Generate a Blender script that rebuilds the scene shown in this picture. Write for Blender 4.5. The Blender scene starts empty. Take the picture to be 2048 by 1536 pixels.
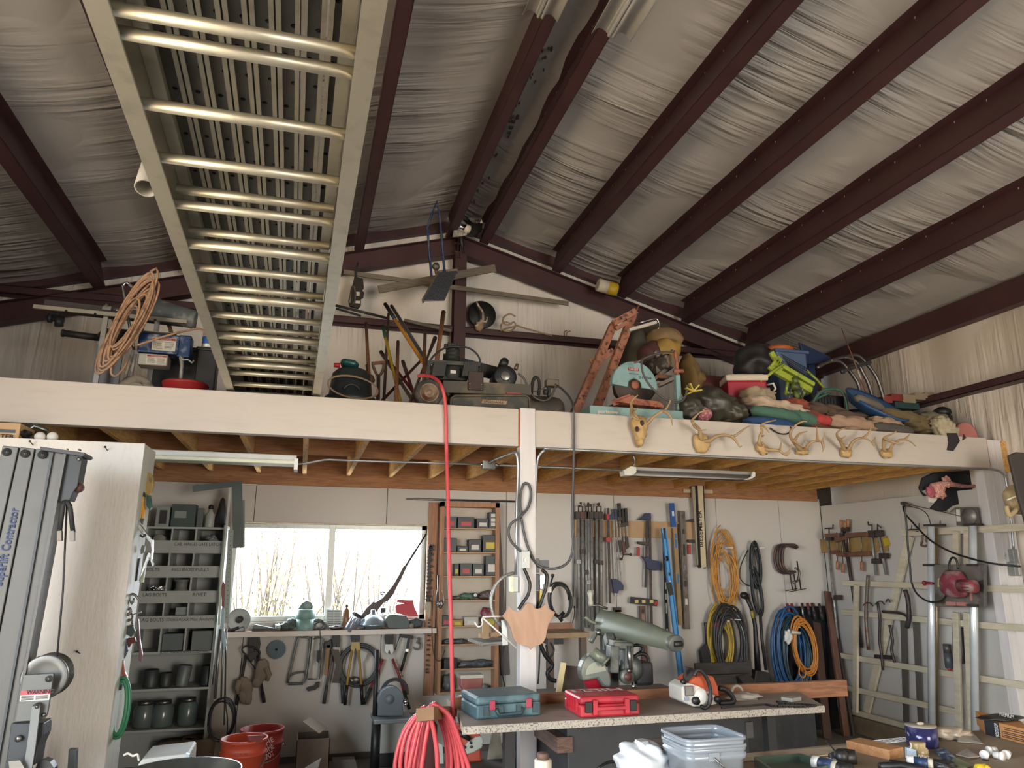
import bpy, math, random
from mathutils import Vector, Matrix
random.seed(7)
S = bpy.context.scene
COL = S.collection
V = Vector
# ---------------------------------------------------------------- camera
EYE = V((0.0,0.0,1.77)); FPX = 1458.15
YAW, PITCH, ROLL = 0.27356,0.24280,0.003447
def _rig():
    cy, sy, cp, sp = math.cos(YAW), math.sin(YAW), math.cos(PITCH), math.sin(PITCH)
    f = V((sy*cp, cy*cp, sp)); r = V((cy, -sy, 0)); u = r.cross(f)
    c, s = math.cos(ROLL), math.sin(ROLL)
    return c*r + s*u, -s*r + c*u, f
CR, CU, CF = _rig()
cam = bpy.data.cameras.new('camera'); cam.sensor_width = 36; cam.lens = FPX/2048*36
cam.clip_start = 0.05; cam.clip_end = 2000
camo = bpy.data.objects.new('camera', cam); COL.objects.link(camo)
mm = Matrix((CR, CU, -CF)).transposed().to_4x4(); mm.translation = EYE
camo.matrix_world = mm
S.camera = camo
# ---------------------------------------------------------------- light
S.view_settings.view_transform = 'Standard'; S.view_settings.look = 'None'
S.view_settings.gamma = 1.0; S.view_settings.use_curve_mapping = False
S.view_settings.exposure = 0.24
W = bpy.data.worlds.new('sky'); S.world = W; W.use_nodes = True
bg = W.node_tree.nodes['Background']
sky = W.node_tree.nodes.new('ShaderNodeTexSky'); sky.sky_type = 'HOSEK_WILKIE'; sky.turbidity = 3.0
sky.sun_direction = V((0.0,-0.72,0.69)).normalized(); sky.ground_albedo = 0.4
mixs = W.node_tree.nodes.new('ShaderNodeMixRGB'); mixs.inputs[0].default_value = 0.9
mixs.inputs[2].default_value = (0.84,0.92,1.0,1)
W.node_tree.links.new(sky.outputs[0], mixs.inputs[1]); W.node_tree.links.new(mixs.outputs[0], bg.inputs[0])
bg.inputs[1].default_value = 20
def area(name, loc, rot, sx, sy, power, col, spread=180):
    l = bpy.data.lights.new(name, 'AREA'); l.shape = 'RECTANGLE'; l.size = sx; l.size_y = sy
    l.energy = power; l.color = col; l.spread = math.radians(spread)
    o = bpy.data.objects.new(name, l); COL.objects.link(o); o.location = loc; o.rotation_euler = rot
    return o
# daylight: sky through the open left doorway and the window, and a roll-up door behind the photographer
dp = area('doorway_portal', (-3.22,-0.6,1.65),(0, math.radians(-90),0),3.3,5.6,1,(1,1,1)); dp.data.cycles.is_portal = True
area('door_daylight_right', (3.6,-4.3,1.6),(math.radians(84),0, math.radians(6)),2.7,2.9,300,(1.0,0.92,0.82),150)
pl = area('window_portal', (0.29,7.76,1.72),(math.radians(-90),0,0),1.85,0.95,1,(1,1,1)); pl.data.cycles.is_portal = True
sl_ = bpy.data.lights.new('sun', 'SUN'); sl_.energy = 55; sl_.angle = 0.009; sl_.color = (1.0,0.9,0.76)
so_ = bpy.data.objects.new('sun', sl_); COL.objects.link(so_); so_.rotation_euler = (math.radians(46),0,0)
S.cycles.max_bounces = 8; S.cycles.diffuse_bounces = 5; S.cycles.glossy_bounces = 3
S.cycles.transmission_bounces = 6; S.cycles.transparent_max_bounces = 8
S.cycles.caustics_reflective = False; S.cycles.caustics_refractive = False
S.cycles.sample_clamp_indirect = 6
# ---------------------------------------------------------------- pixel -> place
def ray(x, y): return ((x-1024)/FPX)*CR - ((y-768)/FPX)*CU + CF
def P(x, y, Y):
    r = ray(x, y); return EYE + r*(Y/r.y)
def PX(x, y, X):
    r = ray(x, y); return EYE + r*(X/r.x)
def PZ(x, y, Z):
    r = ray(x, y); return EYE + r*((Z-EYE.z)/r.z)
def px1(Y, x=900, y=1000):   # metres per pixel on the plane Y
    return (P(x+10, y, Y)-P(x, y, Y)).length/10
# ---------------------------------------------------------------- materials
def lin(c):
    if isinstance(c, str):
        c = c.lstrip('#'); c = [int(c[i:i+2],16)/255 for i in (0,2,4)]
    return tuple(((a+0.055)/1.055)**2.4 if a > 0.04045 else a/12.92 for a in c)
_mats = {}
def mat(col, rough=0.6, metal=0.0, kind='plain', col2=None, scale=8.0, bump=0.0, stretch=(1,1,1), alpha=None, trans=0.0, spec=0.5, amount=0.35):
    key = (col, rough, metal, kind, col2, scale, bump, stretch, alpha, trans, spec, amount)
    if key in _mats: return _mats[key]
    m = bpy.data.materials.new('m_%s_%s' % (kind, str(col).strip('#'))); m.use_nodes = True
    nt = m.node_tree; N = nt.nodes; L = nt.links; b = N['Principled BSDF']
    b.inputs['Roughness'].default_value = rough; b.inputs['Metallic'].default_value = metal
    b.inputs['Specular IOR Level'].default_value = spec
    c1 = lin(col)+(1,)
    c2 = (lin(col2)+(1,)) if col2 else tuple(v*0.72 for v in c1[:3])+(1,)
    tc = N.new('ShaderNodeTexCoord'); mp = N.new('ShaderNodeMapping'); mp.inputs['Scale'].default_value = stretch
    L.new(tc.outputs['Object'], mp.inputs['Vector'])
    nz = N.new('ShaderNodeTexNoise'); nz.inputs['Scale'].default_value = scale; nz.inputs['Detail'].default_value = 5
    L.new(mp.outputs[0], nz.inputs['Vector'])
    rp = N.new('ShaderNodeValToRGB'); L.new(nz.outputs['Fac'], rp.inputs['Fac'])
    if kind == 'flat':
        b.inputs['Base Color'].default_value = c1
    elif kind == 'wood':
        nz.inputs['Distortion'].default_value = 1.2
        rp.color_ramp.elements[0].position = 0.35; rp.color_ramp.elements[1].position = 0.65
        rp.color_ramp.elements[0].color = c1; rp.color_ramp.elements[1].color = c2
        L.new(rp.outputs[0], b.inputs['Base Color'])
    elif kind == 'spot':      # rust / dirt / flaking in patches
        rp.color_ramp.elements[0].position = 0.5; rp.color_ramp.elements[1].position = 0.5+amount*0.4
        rp.color_ramp.elements[0].color = c1; rp.color_ramp.elements[1].color = c2
        L.new(rp.outputs[0], b.inputs['Base Color'])
    else:
        rp.color_ramp.elements[0].position = 0.3; rp.color_ramp.elements[1].position = 0.75
        rp.color_ramp.elements[0].color = tuple(v*(1-amount*0.35) for v in c1[:3])+(1,); rp.color_ramp.elements[1].color = c1 if not col2 else c2
        L.new(rp.outputs[0], b.inputs['Base Color'])
    if bump:
        bp = N.new('ShaderNodeBump'); bp.inputs['Strength'].default_value = min(1, bump); bp.inputs['Distance'].default_value = 0.01*max(1, bump)
        L.new(nz.outputs['Fac'], bp.inputs['Height']); L.new(bp.outputs[0], b.inputs['Normal'])
    if trans: b.inputs['Transmission Weight'].default_value = trans
    if alpha is not None: b.inputs['Alpha'].default_value = alpha
    _mats[key] = m
    return m
def vinyl(name, col, st, sag=1.0):
    """white vinyl-faced insulation: stretched wrinkles in bump, gathered in bands"""
    m = bpy.data.materials.new(name); m.use_nodes = True
    nt = m.node_tree; N = nt.nodes; L = nt.links; b = N['Principled BSDF']
    b.inputs['Roughness'].default_value = 0.42; b.inputs['Specular IOR Level'].default_value = 0.35
    tc = N.new('ShaderNodeTexCoord')
    def noise(scale, stretch, detail, dist=0.0):
        mp = N.new('ShaderNodeMapping'); mp.inputs['Scale'].default_value = stretch
        L.new(tc.outputs['Object'], mp.inputs['Vector'])
        n = N.new('ShaderNodeTexNoise'); n.inputs['Scale'].default_value = scale; n.inputs['Detail'].default_value = detail
        n.inputs['Distortion'].default_value = dist
        L.new(mp.outputs[0], n.inputs['Vector']); return n.outputs['Fac']
    w = noise(2.2, st, 3.0,0.5); big = noise(0.9,(1,1,1),2.0)
    rp = N.new('ShaderNodeValToRGB'); rp.color_ramp.elements[0].position = 0.42; rp.color_ramp.elements[1].position = 0.62
    L.new(big, rp.inputs['Fac'])
    mu = N.new('ShaderNodeMath'); mu.operation = 'MULTIPLY'; L.new(w, mu.inputs[0]); L.new(rp.outputs[0], mu.inputs[1])
    bp = N.new('ShaderNodeBump'); bp.inputs['Strength'].default_value = 0.95; bp.inputs['Distance'].default_value = 0.045*sag
    L.new(mu.outputs[0], bp.inputs['Height']); L.new(bp.outputs[0], b.inputs['Normal'])
    c = lin(col); cr = N.new('ShaderNodeValToRGB'); L.new(big, cr.inputs['Fac'])
    cr.color_ramp.elements[0].color = tuple(v*0.93 for v in c)+(1,); cr.color_ramp.elements[1].color = c+(1,)
    L.new(cr.outputs[0], b.inputs['Base Color'])
    return m
# ---------------------------------------------------------------- mesh builder
def frame(d, up=V((0,0,1))):
    d = d.normalized()
    if abs(d.dot(up)) > 0.98: up = V((0,-1,0)) if abs(d.y) < 0.9 else V((1,0,0))
    s = d.cross(up).normalized(); return d, s, s.cross(d)
class MB:
    def __init__(self): self.v = []; self.f = []; self.s = []
    def add(self, vs, fs, smooth=False):
        o = len(self.v); self.v += [V(p) for p in vs]
        self.f += [tuple(i+o for i in f) for f in fs]; self.s += [smooth]*len(fs); return self
    def bx(self, x0, x1, y0, y1, z0, z1):
        return self.hexa([(x0, y0, z0),(x1, y0, z0),(x1, y1, z0),(x0, y1, z0),(x0, y0, z1),(x1, y0, z1),(x1, y1, z1),(x0, y1, z1)])
    def hexa(self, c):
        return self.add(c, [(0,3,2,1),(4,5,6,7),(0,1,5,4),(1,2,6,5),(2,3,7,6),(3,0,4,7)])
    def box(self, c, size, R=None):
        c = V(c); R = R or Matrix.Identity(3); a, b, d = (s/2 for s in size)
        return self.hexa([c+R@V(p) for p in [(-a, -b, -d),(a, -b, -d),(a, b, -d),(-a, b, -d),(-a, -b, d),(a, -b, d),(a, b, d),(-a, b, d)]])
    def bar(self, p, q, w, t, up=V((0,0,1))):
        """box from p to q, w across, t along the up side"""
        p = V(p); q = V(q); d, s, u = frame(q-p, V(up)); s = s*w/2; u = u*t/2
        return self.hexa([p-s-u, p+s-u, q+s-u, q-s-u, p-s+u, p+s+u, q+s+u, q-s+u])
    def tube(self, pts, r, n=8, closed=False, caps=True, smooth=True, sq=None):
        pts = [V(p) for p in pts]; m = len(pts)
        if m < 2: return self
        rs = list(r) if isinstance(r, (list, tuple)) else [r]*m
        if len(rs) < m: rs = [rs[0]+(rs[-1]-rs[0])*i/(m-1) for i in range(m)]
        tg = []
        for i in range(m):
            a = pts[i-1] if (i or closed) else pts[i]; b = pts[(i+1) % m] if (i < m-1 or closed) else pts[i]
            t = b-a; tg.append(t.normalized() if t.length > 1e-9 else V((0,0,1)))
        _, s, u = frame(tg[0]); vs = []
        for i in range(m):
            t = tg[i]; s = s-t*s.dot(t)
            s = s.normalized() if s.length > 1e-6 else frame(t)[1]
            u = s.cross(t)
            for k in range(n):
                a = 2*math.pi*(k+0.5*(n == 4))/n
                vs.append(pts[i]+rs[i]*(math.cos(a)*s+(sq or 1)*math.sin(a)*u))
        fs = []
        for i in range(m if closed else m-1):
            j = (i+1) % m
            for k in range(n): fs.append((i*n+k, i*n+(k+1) % n, j*n+(k+1) % n, j*n+k))
        if caps and not closed: fs += [tuple(range(n))[::-1], tuple((m-1)*n+k for k in range(n))]
        return self.add(vs, fs, smooth)
    def cyl(self, p, q, r, r2=None, n=14, smooth=True):
        return self.tube([p, q],[r, r if r2 is None else r2], n=n, smooth=smooth)
    def lathe(self, prof, base, axis=(0,0,1), n=20, smooth=True, caps=True):
        d, s, u = frame(V(axis)); base = V(base); vs = []; fs = []
        for (r, h) in prof:
            for k in range(n):
                a = 2*math.pi*k/n; vs.append(base+d*h+max(r, 1e-4)*(math.cos(a)*s+math.sin(a)*u))
        for i in range(len(prof)-1):
            for k in range(n): fs.append((i*n+k, i*n+(k+1) % n, (i+1)*n+(k+1) % n, (i+1)*n+k))
        if caps: fs += [tuple(range(n))[::-1], tuple((len(prof)-1)*n+k for k in range(n))]
        return self.add(vs, fs, smooth)
    def prism(self, poly, vec):
        poly = [V(p) for p in poly]; vec = V(vec); n = len(poly)
        return self.add(poly+[p+vec for p in poly],[tuple(range(n)), tuple(range(2*n-1, n-1,-1))]+[(i, i+n, (i+1) % n+n, (i+1) % n) for i in range(n)])
    def pp(self, pts, Y, th, back=True):
        """outline read at distance Y, given its real thickness th away from the viewer"""
        return self.prism([P(x, y, Y) for x, y in pts],(0, th, 0))
    def ell(self, c, rad, R=None, nu=14, nv=8, jit=0.0):
        c = V(c); R = R or Matrix.Identity(3); vs = []; fs = []
        for j in range(nv+1):
            ph = math.pi*j/nv
            for i in range(nu):
                a = 2*math.pi*i/nu; k = 1+random.uniform(-jit, jit)
                vs.append(c+R@V((rad[0]*math.sin(ph)*math.cos(a)*k, rad[1]*math.sin(ph)*math.sin(a)*k, rad[2]*math.cos(ph)*k)))
        for j in range(nv):
            for i in range(nu): fs.append((j*nu+i, (j+1)*nu+i, (j+1)*nu+(i+1) % nu, j*nu+(i+1) % nu))
        return self.add(vs, fs, True)
    def sheet(self, fn, nu, nv, th=0.0, smooth=True):
        vs = [V(fn(i/nu, j/nv)) for j in range(nv+1) for i in range(nu+1)]
        fs = [(j*(nu+1)+i, j*(nu+1)+i+1,(j+1)*(nu+1)+i+1,(j+1)*(nu+1)+i) for j in range(nv) for i in range(nu)]
        return self.add(vs, fs, smooth)
ORG = {}
def _mesh(name, mb, m, org, th=0.0):
    me = bpy.data.meshes.new(name); me.from_pydata([tuple(v-org) for v in mb.v],[], mb.f)
    me.polygons.foreach_set('use_smooth', mb.s)
    for x in (m if isinstance(m, (list, tuple)) else [m]): me.materials.append(x)
    return me
def _link(name, mb, m, org, bev=0.0, sub=0, thick=0.0):
    o = bpy.data.objects.new(name, _mesh(name, mb, m, org)); COL.objects.link(o)
    if thick:
        d = o.modifiers.new('thickness', 'SOLIDIFY'); d.thickness = thick; d.offset = 0
    if bev:
        d = o.modifiers.new('bevel', 'BEVEL'); d.width = bev; d.segments = 2; d.limit_method = 'ANGLE'; d.angle_limit = math.radians(50)
    if sub:
        d = o.modifiers.new('subdivision', 'SUBSURF'); d.levels = sub; d.render_levels = sub
    return o
def _tag(o, label, cat, group=None, kind=None):
    if label: o['label'] = label
    if cat: o['category'] = cat
    if group: o['group'] = group
    if kind: o['kind'] = kind
def thing(name, label, cat, loc, group=None, kind=None):
    o = bpy.data.objects.new(name, None); COL.objects.link(o); o.empty_display_size = 0.1
    o.location = loc; _tag(o, label, cat, group, kind); ORG[o.name] = V(loc); return o
def part(par, name, mb, m, bev=0.0, label=None, sub=0, thick=0.0, kind=None):
    org = ORG[par.name]; o = _link(name, mb, m, org, bev, sub, thick); o.parent = par
    if label: o['label'] = label
    if kind: o['kind'] = kind
    ORG[o.name] = org
    return o
def solo(name, label, cat, mb, m, group=None, bev=0.0, kind=None, sub=0, thick=0.0):
    lo = V((min(v.x for v in mb.v), min(v.y for v in mb.v), min(v.z for v in mb.v)))
    hi = V((max(v.x for v in mb.v), max(v.y for v in mb.v), max(v.z for v in mb.v)))
    org = V(((lo.x+hi.x)/2,(lo.y+hi.y)/2, lo.z))
    o = _link(name, mb, m, org, bev, sub, thick); o.location = org; ORG[o.name] = org
    _tag(o, label, cat, group, kind); return o
def struct(name): return thing(name, None, None, (0,0,0), kind='structure')
def text(par, body, p, xd, yd, h, m, width=None, name='lettering', bold=0.0, shear=0.0):
    """flat print: raised 1 mm letters, p = left end of the baseline"""
    cu = bpy.data.curves.new(name, 'FONT'); cu.body = body; cu.size = 1.0; cu.offset = bold; cu.shear = shear; cu.resolution_u = 2
    tmp = bpy.data.objects.new(name, cu); COL.objects.link(tmp); bpy.context.view_layer.update()
    me = bpy.data.meshes.new_from_object(tmp.evaluated_get(bpy.context.evaluated_depsgraph_get())); bpy.data.objects.remove(tmp)
    me.materials.clear(); me.materials.append(m); o = bpy.data.objects.new(name, me); COL.objects.link(o)
    xs = [v.co.x for v in me.vertices]; x0 = min(xs); w = max(max(xs)-x0,0.01)
    sy = h/0.7; sx = (width/w) if width else sy
    xd = V(xd).normalized(); yd = V(yd); yd = (yd-xd*yd.dot(xd)).normalized(); zd = xd.cross(yd)
    mtx = Matrix((xd*sx, yd*sy, zd)).transposed().to_4x4(); mtx.translation = V(p)-ORG[par.name]+zd*0.0015-xd*x0*sx
    o.parent = par; o.matrix_local = mtx; return o
def copy_tree(src, delta, rz=0.0, label=None):
    r = src.copy(); COL.objects.link(r); r.location = src.location+V(delta); r.rotation_euler.z += rz
    if label: r['label'] = label
    ORG[r.name] = V(r.location)
    for ch in list(src.children):
        c = ch.copy(); COL.objects.link(c); c.parent = r
        for g in list(ch.children):
            d = g.copy(); COL.objects.link(d); d.parent = c
    return r
def arc(c, r, a0, a1, n, ux=V((1,0,0)), uy=V((0,0,1))):
    c = V(c); return [c+r*(math.cos(math.radians(a0+(a1-a0)*i/n))*ux+math.sin(math.radians(a0+(a1-a0)*i/n))*uy) for i in range(n+1)]
def smooth_path(pts, k=4):
    pts = [V(p) for p in pts]; out = []
    for i in range(len(pts)-1):
        p0 = pts[max(i-1,0)]; p1 = pts[i]; p2 = pts[i+1]; p3 = pts[min(i+2, len(pts)-1)]
        for j in range(k):
            t = j/k; out.append(0.5*((2*p1)+(p2-p0)*t+(2*p0-5*p1+4*p2-p3)*t*t+(3*p1-p0-3*p2+p3)*t**3))
    return out+[pts[-1]]
def pxs(pts, Y, k=0):
    q = [P(t[0], t[1], Y if len(t) < 3 else t[2]) for t in pts]
    return smooth_path(q, k) if k else q
def rotz(a): return Matrix.Rotation(math.radians(a),3, 'Z')
def rotxyz(a, b, c): return (Matrix.Rotation(math.radians(c),3, 'Z')@Matrix.Rotation(math.radians(b),3, 'Y')@Matrix.Rotation(math.radians(a),3, 'X'))
# ================================================================ STRUCTURE
D = 5.205; YB = 7.60; YG = 7.75; XR = 6.02; XRW = 6.22; XL = -3.2; YREAR = -4.6
RX, RZ, RS = 1.52,5.67,0.283
ZT, ZH = 2.917,2.631                         # loft header: top, underside
def roofz(x): return RZ-RS*abs(x-RX)
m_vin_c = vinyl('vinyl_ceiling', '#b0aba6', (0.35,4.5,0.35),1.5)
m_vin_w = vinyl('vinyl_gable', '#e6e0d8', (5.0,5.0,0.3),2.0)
m_brown = mat('#41282a', 0.5,0.0, col2='#4a2f30', scale=3, amount=0.3)
m_white = mat('#ded7cd', 0.6,0, col2='#d6cec3', scale=5, bump=0.05)
m_ply = mat('#cac5bd', 0.65,0, col2='#c0bab1', scale=6, stretch=(3,1,0.6), bump=0.12)
m_fir = mat('#cfa765', 0.7,0, 'wood', '#b08045', 4,0.05,(14,1.2,14))
m_firl = mat('#a67850', 0.75,0, 'wood', '#8a5f40', 4,0.05,(1.2,14,14))
m_steel = mat('#a9a8a4', 0.35,0.9, scale=20)
m_galv = mat('#9b9d9c', 0.45,0.8, scale=30)
m_conc = mat('#8c877f', 0.85,0, col2='#6f6a63', scale=3, bump=0.1)

fl = struct('floor'); b = MB().bx(XL, XRW, YREAR, YG, -0.12,0.0); part(fl, 'slab', b, m_conc)
# ceiling: vinyl-faced insulation bays hung on purlins
ce = struct('ceiling')
offs_r = [0.26,1.13,1.94,2.77,3.63]; offs_l = [0.17,1.16,1.98,2.79,3.61]
def bay(x0, x1):
    b = MB()
    def fn(u, v):
        x = x0+(x1-x0)*u; y = YREAR+(YG-YREAR)*v
        sag = 0.035*math.sin(math.pi*u)*(0.8+0.3*math.sin(y*2.1+x))
        return V((x, y, roofz(x)-sag+0.004*math.sin(y*9+x*3)))
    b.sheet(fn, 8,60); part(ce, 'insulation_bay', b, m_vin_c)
xs_r = [RX+o for o in offs_r]+[XRW]; xs_l = [RX-o for o in offs_l]+[XL]
bay(xs_l[0], RX); bay(RX, xs_r[0])
for a, c in zip(xs_r[:-1], xs_r[1:]): bay(a, c)
for a, c in zip(xs_l[:-1], xs_l[1:]): bay(c, a)
b = MB(); b.prism([(XL-.1, YREAR, roofz(XL)+.08),(RX, YREAR, RZ+.08),(XRW+.1, YREAR, roofz(XRW)+.08),(XRW+.1, YREAR, roofz(XRW)+.14),(RX, YREAR, RZ+.14),(XL-.1, YREAR, roofz(XL)+.14)],(0, YG+.2-YREAR, 0))
part(ce, 'roof_deck', b, m_galv)
def purlin(off, side, h=0.26, w=0.105, y1=7.5):
    x = RX+side*off; z = roofz(x)-0.005; n = V((side*RS, 0,1)).normalized(); d = V((side, 0,-RS)).normalized()
    t = 0.006; o = V((x, YREAR, z)); e = V((0, y1-YREAR, 0)); b = MB()
    b.prism([o, o+d*t, o+d*t-n*h, o-n*h], e)                               # web
    b.prism([o-n*h, o+d*w-n*h, o+d*w-n*(h-t), o-n*(h-t)], e)               # bottom flange
    b.prism([o+d*w-n*h, o+d*w-d*t-n*h, o+d*w-d*t-n*(h-0.022), o+d*w-n*(h-0.022)], e)
    b.prism([o, o-d*0.06, o-d*0.06-n*t, o-n*t], e)
    return part(ce, 'purlin', b, m_brown)
bolts = MB()
for o_ in offs_r: purlin(o_, 1)
for o_ in offs_l: purlin(o_, -1)
for side, off in ((1, XRW-RX-0.02),(-1, RX-XL-0.02)):
    b = MB(); x = RX+side*off; z = roofz(x)
    b.bx(min(x, x-side*.1), max(x, x-side*.1), YREAR, YG-.1, z-0.26, z-0.25); b.bx(min(x-side*.1, x-side*.106), max(x-side*.1, x-side*.106), YREAR, YG-.1, z-0.26, z-0.02)
    part(ce, 'eave_strut', b, m_brown)
for i, o_ in enumerate(offs_r):          # bright screw ends along each purlin web
    for k in range(34):
        y = -2+k*0.28+random.uniform(-.03,.03); x = RX+o_; z = roofz(x)-0.03
        bolts.bx(x-0.012, x, y, y+0.006, z-0.02, z)
part(ce, 'screw_ends', bolts, mat('#d8d4cc', 0.3,0.6, 'flat'), kind='stuff')
# gable wall, rafter, column, girt
wb = struct('wall_back')
def gab(x0, x1):
    b = MB()
    def fn(u, v):
        x = x0+(x1-x0)*u; z = ZH-.1+(roofz(x)-ZH+.1)*v
        return V((x, YG+0.02*math.sin(x*17)*math.sin(3.1*v), z))
    b.sheet(fn, 40,12); part(wb, 'insulation_face', b, m_vin_w)
gab(XL, RX); gab(RX, XRW)
def sl(x, dz): return V((x, 0, roofz(x)+dz))
def slope_beam(x0, x1, y0, y1, d0, d1):
    b = MB(); b.prism([V((x0, y0, roofz(x0)+d1)), V((x1, y0, roofz(x1)+d1)), V((x1, y0, roofz(x1)+d0)), V((x0, y0, roofz(x0)+d0))],(0, y1-y0,0)); return b
for x0, x1 in ((XL, RX),(RX, XRW)):
    b = slope_beam(x0, x1,7.60,7.61,-0.255,-0.475); q = slope_beam(x0, x1,7.54,7.67,-0.255,-0.263); q2 = slope_beam(x0, x1,7.54,7.67,-0.467,-0.475)
    for k in (q, q2): b.add(k.v, k.f)
    part(wb, 'rafter', b, m_brown)
    part(wb, 'rake_angle', slope_beam(x0, x1,7.66,7.74,-0.0,-0.11), m_brown)
c0 = 1.445
b = MB(); b.bx(c0, c0+.13,7.52,7.53, ZT-.1,5.2); b.bx(c0+.062, c0+.068,7.53,7.68, ZT-.1,5.2); b.bx(c0, c0+.13,7.68,7.69, ZT-.1,5.2)
part(wb, 'gable_column', b, m_brown)
b = MB(); b.bx(RX-.06, RX-.045,7.5,7.62,5.12,5.55); b.bx(RX-.03, RX-.015,7.5,7.62,5.12,5.55)
for zz in (5.2,5.3,5.4,5.5): b.cyl((RX-.1,7.52, zz),(RX+.03,7.52, zz),0.012, n=6)
part(wb, 'ridge_plate', b, m_brown)
def girt(x0, x1, z):
    b = MB(); b.bx(x0, x1,7.56,7.565, z, z+.07); b.bx(x0, x1,7.56,7.72, z+.065, z+.07); b.bx(x0, x1,7.715,7.72, z-.0, z+.07); part(wb, 'girt', b, m_brown)
girt(XL, c0-.01,4.262); girt(c0+.13, XRW-.1,4.262)
b = MB(); b.bx(XL-.02, XL+.22,7.45,7.7, ZH-.4,4.3); part(wb, 'corner_column', b, m_brown)
# plywood lining below the loft, with the window hole
WX0, WX1, WZ0, WZ1 = -0.645,1.235,1.235,2.155
def panel(x0, x1, z0, z1): 
    part(wb, 'panel', MB().bx(x0, x1, YB, YB+.012, z0, z1), m_ply, bev=0.003)
seams = [-3.19,-1.7, P(514,962, YB).x, P(776,970, YB).x, P(1013,976, YB).x, P(1227,985, YB).x, P(1430,993, YB).x, P(1556,1000, YB).x, XR]
ZP = 2.555
for a, c in zip(seams[:-1], seams[1:]):
    g = 0.0025
    if c <= WX0 or a >= WX1: panel(a+g, c-g, 0.05, ZP)
    else:
        if a < WX0: panel(a+g, WX0, WZ0, WZ1)
        if c > WX1: panel(WX1, c-g, WZ0, WZ1)
        panel(a+g, c-g, WZ1, ZP); panel(a+g, c-g, 0.05, WZ0)
b = MB(); b.bx(XL, WX0, YB+.03, YB+.14,0, ZP); b.bx(WX1, XRW, YB+.03, YB+.14,0, ZP); b.bx(WX0, WX1, YB+.03, YB+.14,0, WZ0); b.bx(WX0, WX1, YB+.03, YB+.14, WZ1, ZP)
b.bx(XL, XRW, YB+.03, YB+.14, ZP, ZT)
part(wb, 'sheathing', b, mat('#4a4039', 0.9))
bb = struct('baseboard_back'); part(bb, 'board', MB().bx(XL, XR, YB-.02, YB+.01,0,0.05), mat('#57504a', 0.8))
# right wall: plywood lining below, vinyl above
wr = struct('wall_right')
ys = [YB-.005, YB-1.24,5.33]
for a, c in zip(ys[:-1], ys[1:]): part(wr, 'panel', MB().bx(XR, XR+.012, c+.003, a, 0.02,2.47), m_ply, bev=0.003)
b = MB(); b.sheet(lambda u, v: V((XRW+0.02*math.sin(u*90), YREAR+(YG-YREAR)*u, roofz(XRW)*v)),90,14); part(wr, 'insulation_face', b, vinyl('vinyl_side', '#d2c8bc', (5,5,.3)))
zg = PX(2048,742, XRW-.12).z
b = MB(); b.bx(XRW-.14, XRW-.134, YREAR, YG-.1, zg-.07, zg); b.bx(XRW-.14, XRW, YREAR, YG-.1, zg-.07, zg-.064); b.bx(XRW-.14, XRW-.02, YREAR, YG-.1, zg-.005, zg); part(wr, 'girt', b, m_brown)
wl = struct('wall_left'); m_vl = vinyl('vinyl_left', '#8f8b88', (4,4,.3))
for y0, y1, z0, z1 in ((YREAR, -3.4,0, roofz(XL)),(2.2, YG, 0, roofz(XL)),(-3.4,2.2,3.3, roofz(XL))): part(wl, 'liner', MB().bx(XL-.05, XL, y0, y1, z0, z1), m_vl)
gd_ = struct('ground'); part(gd_, 'gravel_yard', MB().bx(-60, XL-.06,-40,7.6,-.3,-.05), mat('#9a8a74', .9,0, col2='#a8977f', scale=1.5))
wk = struct('wall_rear')
b = MB(); b.prism([(XL, YREAR-.1,0),(XRW, YREAR-.1,0),(XRW, YREAR-.1, roofz(XRW)),(RX, YREAR-.1, RZ),(XL, YREAR-.1, roofz(XL))],(0,.1,0)); part(wk, 'liner', b, mat('#8b857c', 0.8))
# loft
lo = thing('loft', None, None, (0,0,0), kind='structure')
pc0, pc1 = P(1040,850, D).x, P(1070,850, D).x
pr0, pr1 = P(1977,900, D).x, P(2005,890, D).x
m_head = mat('#b9b0a5', 0.55,0, 'spot', '#ada498', 7,0.06,(0.6,4,4), amount=1.2)
part(lo, 'header_beam', MB().bx(XL, pc0-.012, D, D+.085, ZH, ZT), m_head, bev=0.004)
part(lo, 'header_beam', MB().bx(pc1+.002, pr0-.006, D, D+.085, ZH, ZT), m_head, bev=0.004)
m_cedar = mat('#a3542d', 0.7,0, 'wood', '#7d3c20', 8)
part(lo, 'beam_end', MB().bx(pc0-.012, pc0-.001, D+.004, D+.08, ZH, ZT), m_cedar, label='bare reddish end grain')
part(lo, 'beam_end', MB().bx(pr0-.006, pr0, D+.004, D+.08, ZH, ZT), m_cedar, label='bare reddish end grain')
part(lo, 'beam_end', MB().bx(pr1, pr1+.05, D+.004, D+.08, ZH-.02, ZT-.02), m_fir, label='bare wood block past the post')
m_post = mat('#cbc6c3', 0.6,0, 'spot', '#b5aea9', 5,0.25,(3,3,.3), amount=1.5)
part(lo, 'post', MB().bx(pc0, pc1, D-.012, D+.085,0, ZT+.01), m_post, bev=0.005)
for k in range(3):
    w = (pr1-pr0+.09)/3; part(lo, 'post_ply', MB().bx(pr0-.075+k*w+.002, pr0-.075+(k+1)*w, D+.02, D+.12,0, ZH if k < 1 else ZT-.01), m_post, bev=0.003)
jx = [-2.62,-2.19,-1.76,-1.325]+[P(x, y, D+.05).x for x, y in [(345,864),(483,870),(612,876),(735,882),(851,888),(961,893)]]
while jx[-1] < XR-.5: jx.append(jx[-1]+0.405)
for x in jx: part(lo, 'joist', MB().bx(x-.019, x+.019, D+.085, YB-.035, ZH, ZH+.235), m_fir, bev=0.003)
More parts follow.
